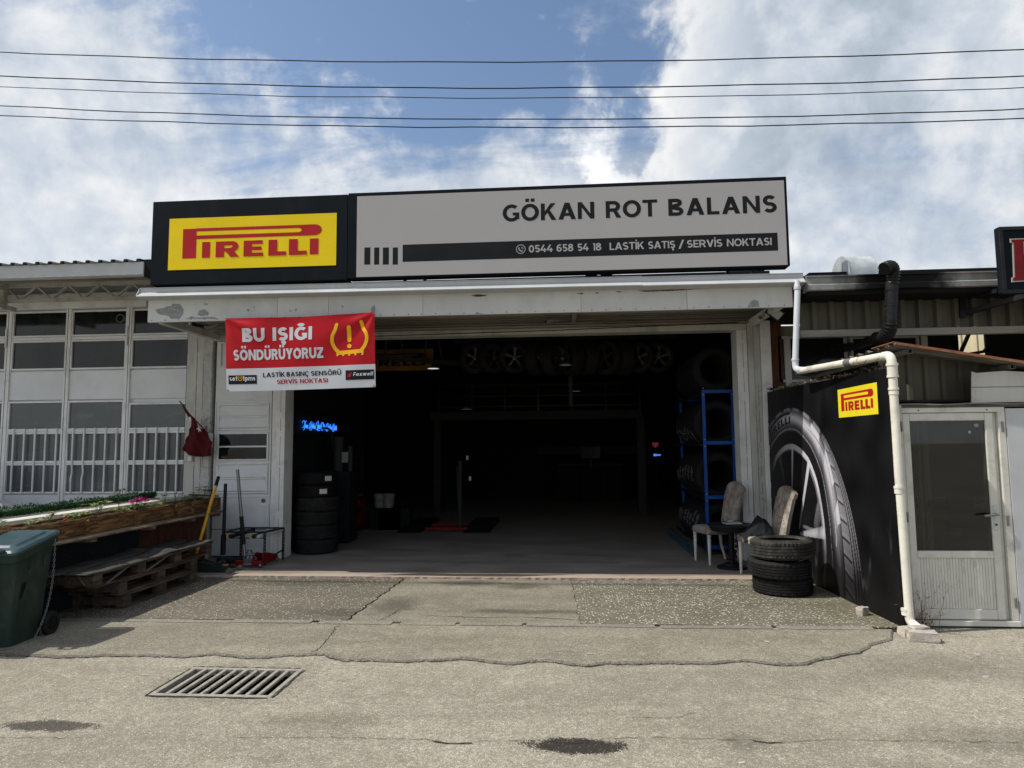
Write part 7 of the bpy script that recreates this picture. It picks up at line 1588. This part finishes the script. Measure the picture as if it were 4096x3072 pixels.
for px, py, m, lab in ((1519, 2040, 'white_paint', 'white bucket on the floor deep in the left bay'), (1553, 2042, 'book_grey', 'pale carton next to the white bucket deep in the left bay')):
    q = U(px, py, 'y', 13.0)
    if 'bucket' in lab:
        t = thing('bucket', lab, 'bucket', (q.x, 13.0, .02)); MB().lathe([(0, 0), (.10, 0), (.12, .26), (.125, .26), (.105, .02)], 20, (q.x, 13.0, .42)).build('shell', 'book_grey', t, smooth=.6); MB().tube(arc3 if False else [(q.x-.12, 13, .66), (q.x, 12.9, .60), (q.x+.12, 13, .66)], .004, 5).build('handle', 'steel', t); MB().box(q.x-.15, q.x+.45, 12.8, 13.2, .02, .42).build('stand_box', 'interior_dark', t)
    else: MB().prism([(q.x-.14, .42), (q.x+.14, .42), (q.x+.15, .66), (q.x-.12, .68)], lambda u, v, d: (u, d, v), 12.85, 13.15).build('carton', m, None, lab, 'carton', bevel=.004)
ht = U(2622, 1778, 'y', 11.9)
hp_ = [(.0, -.06), (.05, -.01), (.055, .02), (.04, .04), (.02, .04), (0, .025), (-.02, .04), (-.04, .04), (-.055, .02), (-.05, -.01)]
MB().prism([(ht.x+u, ht.z+v) for u, v in hp_], lambda u, v, d: (u, d, v), 11.9, 11.93).build('heart_sign', 'heart', None, 'small dim red heart hanging among the tyres', 'heart sign')
q = U(2628, 1820, 'y', 11.9); lb_ = thing('led_sign', 'tiny lit blue sign among the rack tyres', 'led sign', tuple(q)); MB().box(q.x-.06, q.x+.07, 11.90, 11.92, q.z-.03, q.z+.03).build('case', 'ink_black', lb_)
mb = MB()
for k, (x, w_, h_) in enumerate(((-.055, .012, .04), (-.038, .008, .034), (-.022, .010, .036), (-.006, .008, .03), (.01, .018, .02), (.036, .012, .02), (.052, .008, .022))): mb.box(q.x+x, q.x+x+w_, 11.893, 11.899, q.z-h_/2, q.z+h_/2)
mb.build('lit_segments', 'led_blue', lb_)

# ================================================================ chairs, table
def chair_proto():
    t = thing('chair', 'x', 'chair', (0, 0, 0), 'upholstered chairs by the right jamb')
    # seat faces -y, back at +y ; seat height .47
    mb = MB(); loft(mb, [ring(.205, .205, .385, .03), ring(.22, .22, .40, .035), ring(.222, .222, .455, .035), ring(.20, .20, .478, .06), ring(.10, .10, .486, .08)]); mb.build('seat', 'upholstery', t, smooth=.7)
    mb = MB(); NXb, NZb = 16, 22; F = []; B_ = []
    for j in range(NZb+1):
        v = j/NZb; z = .40+v*.60
        for i in range(NXb+1):
            u = i/NXb*2-1; hw = .175+.035*v; x = u*hw
            top = .035*math.cos(u*math.pi/2)+.02*math.exp(-((abs(u)-.1)/.3)**2) if v > .92 else 0
            zz = z+(top*(v-.92)/.08 if v > .92 else 0)-(.035*abs(u)**6 if v > .9 else 0)
            y = .195+.13*v**1.3-.022*math.exp(-(u/.16)**2)+.018*math.exp(-((abs(u)-.5)/.25)**2)*-1
            F.append((x, y, zz)); B_.append((x*.97, y+.045, zz))
    n = NXb+1; N = len(F); fs = []
    for j in range(NZb):
        for i in range(NXb): a = j*n+i; fs += [(a, a+1, a+n+1, a+n), (N+a, N+a+n, N+a+n+1, N+a+1)]
    for j in range(NZb): a = j*n; fs += [(a, a+n, N+a+n, N+a), (a+n-1, N+a+n-1, N+a+2*n-1, a+2*n-1)]
    for i in range(NXb): fs += [(i, N+i, N+i+1, i+1), (NZb*n+i, NZb*n+i+1, N+NZb*n+i+1, N+NZb*n+i)]
    mb.add(F+B_, fs).build('backrest', 'upholstery', t, smooth=.8)
    for sx in (-1, 1):
        MB().tube([(sx*.185, -.185, .385), (sx*.185, -.185, .36), (sx*.185, -.185, .345), (sx*.185, -.185, .335), (sx*.187, -.187, .0)], [.026, .026, .018, .024, .014], 8).build('leg', 'chair_white', t, smooth=.6)
        MB().tube([(sx*.18, .18, .39), (sx*.182, .20, .2), (sx*.188, .26, .0)], [.024, .021, .015], 8).build('leg', 'chair_white', t, smooth=.6)
    return t
c1 = chair_proto(); c2 = copy_tree(c1)
c1.location = (1.95, 9.43, .022); c1.rotation_euler = (0, 0, R(-72)); c1['label'] = 'floral upholstered chair behind the small round black table'
c2.location = (2.30, 8.47, .022); c2.rotation_euler = (0, 0, R(-80)); c2['label'] = 'floral upholstered chair with a dark jacket, behind the tyre pile'
tb = thing('round_table', 'small round black table on a coil spring column', 'table', (2.06, 9.0, .022)); tx, ty = 2.06, 8.98
MB().lathe([(0, .575), (.265, .575), (.285, .568), (.290, .556), (.265, .548), (.262, .53), (.245, .50), (.235, .487), (0, .487)], 56, (tx, ty, 0)).build('tabletop', 'ink_black', tb, smooth=.5)
MB().tube([(tx, ty, .06), (tx, ty, .49)], .038, 16).build('column', 'black_metal', tb, smooth=SM)
mb = MB(); pts = [(tx+.062*math.cos(a), ty+.062*math.sin(a), .10+.30*a/(2*math.pi*4.5)) for a in [i*2*math.pi/16 for i in range(int(16*4.5)+1)]]; mb.tube(pts, .0085, 8).build('coil_spring', 'black_metal', tb, smooth=True)
MB().lathe([(0, .065), (.095, .062), (.10, .04), (.17, .028), (.185, .012), (.185, .0), (0, 0)], 40, (tx, ty, .022)).build('foot', 'ink_black', tb, smooth=.6)
for k, (dx, dy, w_, d_, h_, m, lab) in enumerate(((.02, 0, .21, .15, .016, 'book_grey', 'larger grey magazine at the bottom of the pile on the round table'), (.035, .01, .155, .12, .014, 'ink_black', 'dark notebook on top of the magazine on the round table'))):
    z = .576+(.017 if k else 0); t = thing('book', lab, 'book', (tx+dx, ty+dy, z), 'books on the round table'); mtx = Matrix.Translation((tx+dx, ty+dy, z)) @ Matrix.Rotation(R(8-14*k), 4, 'Z')
    MB().box(-w_/2, w_/2, -d_/2, d_/2, 0, .002).box(-w_/2, w_/2, -d_/2, d_/2, h_-.002, h_).xform(mtx).build('cover', m, t); MB().box(-w_/2+.003, w_/2-.003, -d_/2+.003, d_/2-.003, .0021, h_-.0021).xform(mtx).build('pages', 'paper', t)
mtx = Matrix.Translation((tx+.0, ty-.01, .607)) @ Matrix.Rotation(R(5), 4, 'Z'); MB().box(-.035, .035, -.012, .012, 0, .010).xform(mtx).build('lighter', 'banner_white', None, 'small white lighter on top of the notebook', 'lighter', bevel=.003)
# jacket thrown over the seat of the second chair
mb = MB(); NXJ, NYJ = 26, 26; vs = []
for j in range(NYJ+1):
    for i in range(NXJ+1):
        u, v = i/NXJ*2-1, j/NYJ*2-1; r_ = math.hypot(u, v); hgt = .20*math.exp(-((u-.25)**2*2.2+(v-.15)**2*2.5))+.03*mn.noise(Vector((u*2.5, v*2.5, 4)))+.022*mn.noise(Vector((u*6, v*5, 1)))
        x = 2.24+u*.20*(1-.12*abs(v))+.02*mn.noise(Vector((u*3, v*3, 8))); y = 8.47+v*.16; z = .515+max(.0, hgt)-.07*sst(r_, .9, 1.35); vs.append((x, y, z))
mb.add(vs, [(j*(NXJ+1)+i, j*(NXJ+1)+i+1, (j+1)*(NXJ+1)+i+1, (j+1)*(NXJ+1)+i) for j in range(NYJ) for i in range(NXJ)])
o = mb.build('jacket', 'jacket', None, 'crumpled black jacket lying on the chair behind the tyre pile', 'jacket', smooth=True, origin=(2.24, 8.47, .5)); md = o.modifiers.new('thick', 'SOLIDIFY'); md.thickness = .02; md.offset = 1; md = o.modifiers.new('sub', 'SUBSURF'); md.levels = 1; md.render_levels = 1
# ---------------------------------------------------------------- parked car, only its tail shows
ca_ = thing('parked_car', 'rear corner of a white saloon car at the left edge', 'car', (-9.3, 7.9, 0))
qx = U(47, 2040, 'y', 8.55).x
def car_ring(x, hw, zl, zb, zt, n=9):
    """cross section in y/z from sill over the top"""
    pts = [(x, -hw*.93, zl), (x, -hw, zl+.15), (x, -hw*1.0, zb), (x, -hw*.97, zb+.04)]+[(x, -hw*.80*math.cos(R(a)), zb+.05+(zt-zb-.05)*math.sin(R(a))**.8) for a in (12, 40, 68)]
    return pts+[(x, 0, zt)]+[(x, -p[1], p[2]) for p in reversed(pts)]
secs = [(0, .62, .38, .60, .66), (-.03, .72, .25, .74, .84), (-.10, .80, .22, .78, .90), (-.30, .84, .20, .80, .945), (-.85, .86, .20, .82, .96), (-1.6, .86, .2, .85, 1.30), (-2.2, .87, .2, .88, 1.40), (-2.8, .87, .2, .93, 1.40), (-3.4, .86, .2, .93, 1.02), (-4.0, .82, .2, .84, .92), (-4.35, .62, .3, .6, .72)]
mb = loft(MB(), [[(qx+x_, 8.15+y_, z_) for x_, y_, z_ in car_ring(*s)] for s in secs]); mb.build('body', 'car_white', ca_, smooth=.7)
for sy in (-1,):
    tl_ = MB(); P_ = [(-.02, -.60, .70), (.0, -.64, .90), (-.14, -.835, .93), (-.34, -.865, .90), (-.16, -.85, .72)]
    def cl(p): return (qx+p[0]+.006, 8.15+p[1]-.012, p[2])
    tl_.add([cl((-.010, -.68, .66)), cl((-.10, -.80, .64)), cl((-.13, -.825, .72)), cl((-.13, -.82, .785)), cl((-.05, -.74, .78))], [(0, 1, 2, 3, 4)]).build('tail_lamp', 'lamp_red', ca_, smooth=False)
    MB().add([cl((-.05, -.745, .785)), cl((-.13, -.825, .79)), cl((-.30, -.855, .80)), cl((-.22, -.82, .84)), cl((-.10, -.76, .835))], [(0, 1, 2, 3, 4)]).build('tail_lamp', 'galv', ca_)
MB().add([(qx-1.15, 8.15-.74, 1.30), (qx-.72, 8.15-.74, 1.06), (qx-2.9, 8.15-.76, 1.02), (qx-2.7, 8.15-.72, 1.32)], [(0, 1, 2, 3)]).build('side_window', 'car_glass', ca_)
for x in (-.85, -3.5):
    for y in (-.82, .70):
        wh = MB().lathe([(.20, -.09), (.29, -.09), (.31, -.07), (.31, .07), (.29, .09), (.20, .09)], 32, (qx+x, 8.15+y+.06, .31), 'y', True).build('wheel', 'rubber', ca_, smooth=.5); MB().lathe([(0, -.05), (.19, -.07), (.20, -.02), (0, 0)], 24, (qx+x, 8.15+y+.06, .31), 'y').build('rim', 'alloy', wh, smooth=.5)
MB().box(qx-4.2, qx+.02, 7.42, 7.45, .30, .34).build('side_trim', 'black_metal', ca_)

# ---------------------------------------------------------------- overhead wires
wl_ = [((0, 208), (2048, 248), (4096, 198), .006), ((0, 302), (2048, 352), (4096, 303), .006), ((0, 346), (2048, 392), (4096, 349), .0045), ((0, 423), (2048, 477), (4096, 435), .006), ((0, 462), (2048, 510), (4096, 474), .006)]
wn = ['topmost black overhead wire crossing the sky', 'second overhead wire from the top', 'thin middle overhead wire crossing the sky', 'fourth overhead wire from the top', 'lowest overhead wire just above the roof sign']
for k, (a, b, c, r_) in enumerate(wl_):
    Yw = 7.0+k*.05; A_, B_, C_ = [U(*p, 'y', Yw) for p in (a, b, c)]
    def zq(x): # quadratic through the three sightings
        return A_.z*(x-B_.x)*(x-C_.x)/((A_.x-B_.x)*(A_.x-C_.x))+B_.z*(x-A_.x)*(x-C_.x)/((B_.x-A_.x)*(B_.x-C_.x))+C_.z*(x-A_.x)*(x-B_.x)/((C_.x-A_.x)*(C_.x-B_.x))
    mb = MB().tube([(x/2, Yw, zq(x/2)+.004*math.sin(x*1.7+k)+.0025*math.sin(x*.63*k)) for x in range(-44, 45)], r_, 6); mb.build('overhead_wire', 'cable', None, wn[k], 'wire', 'overhead wires above the street', origin=(0, Yw, B_.z))
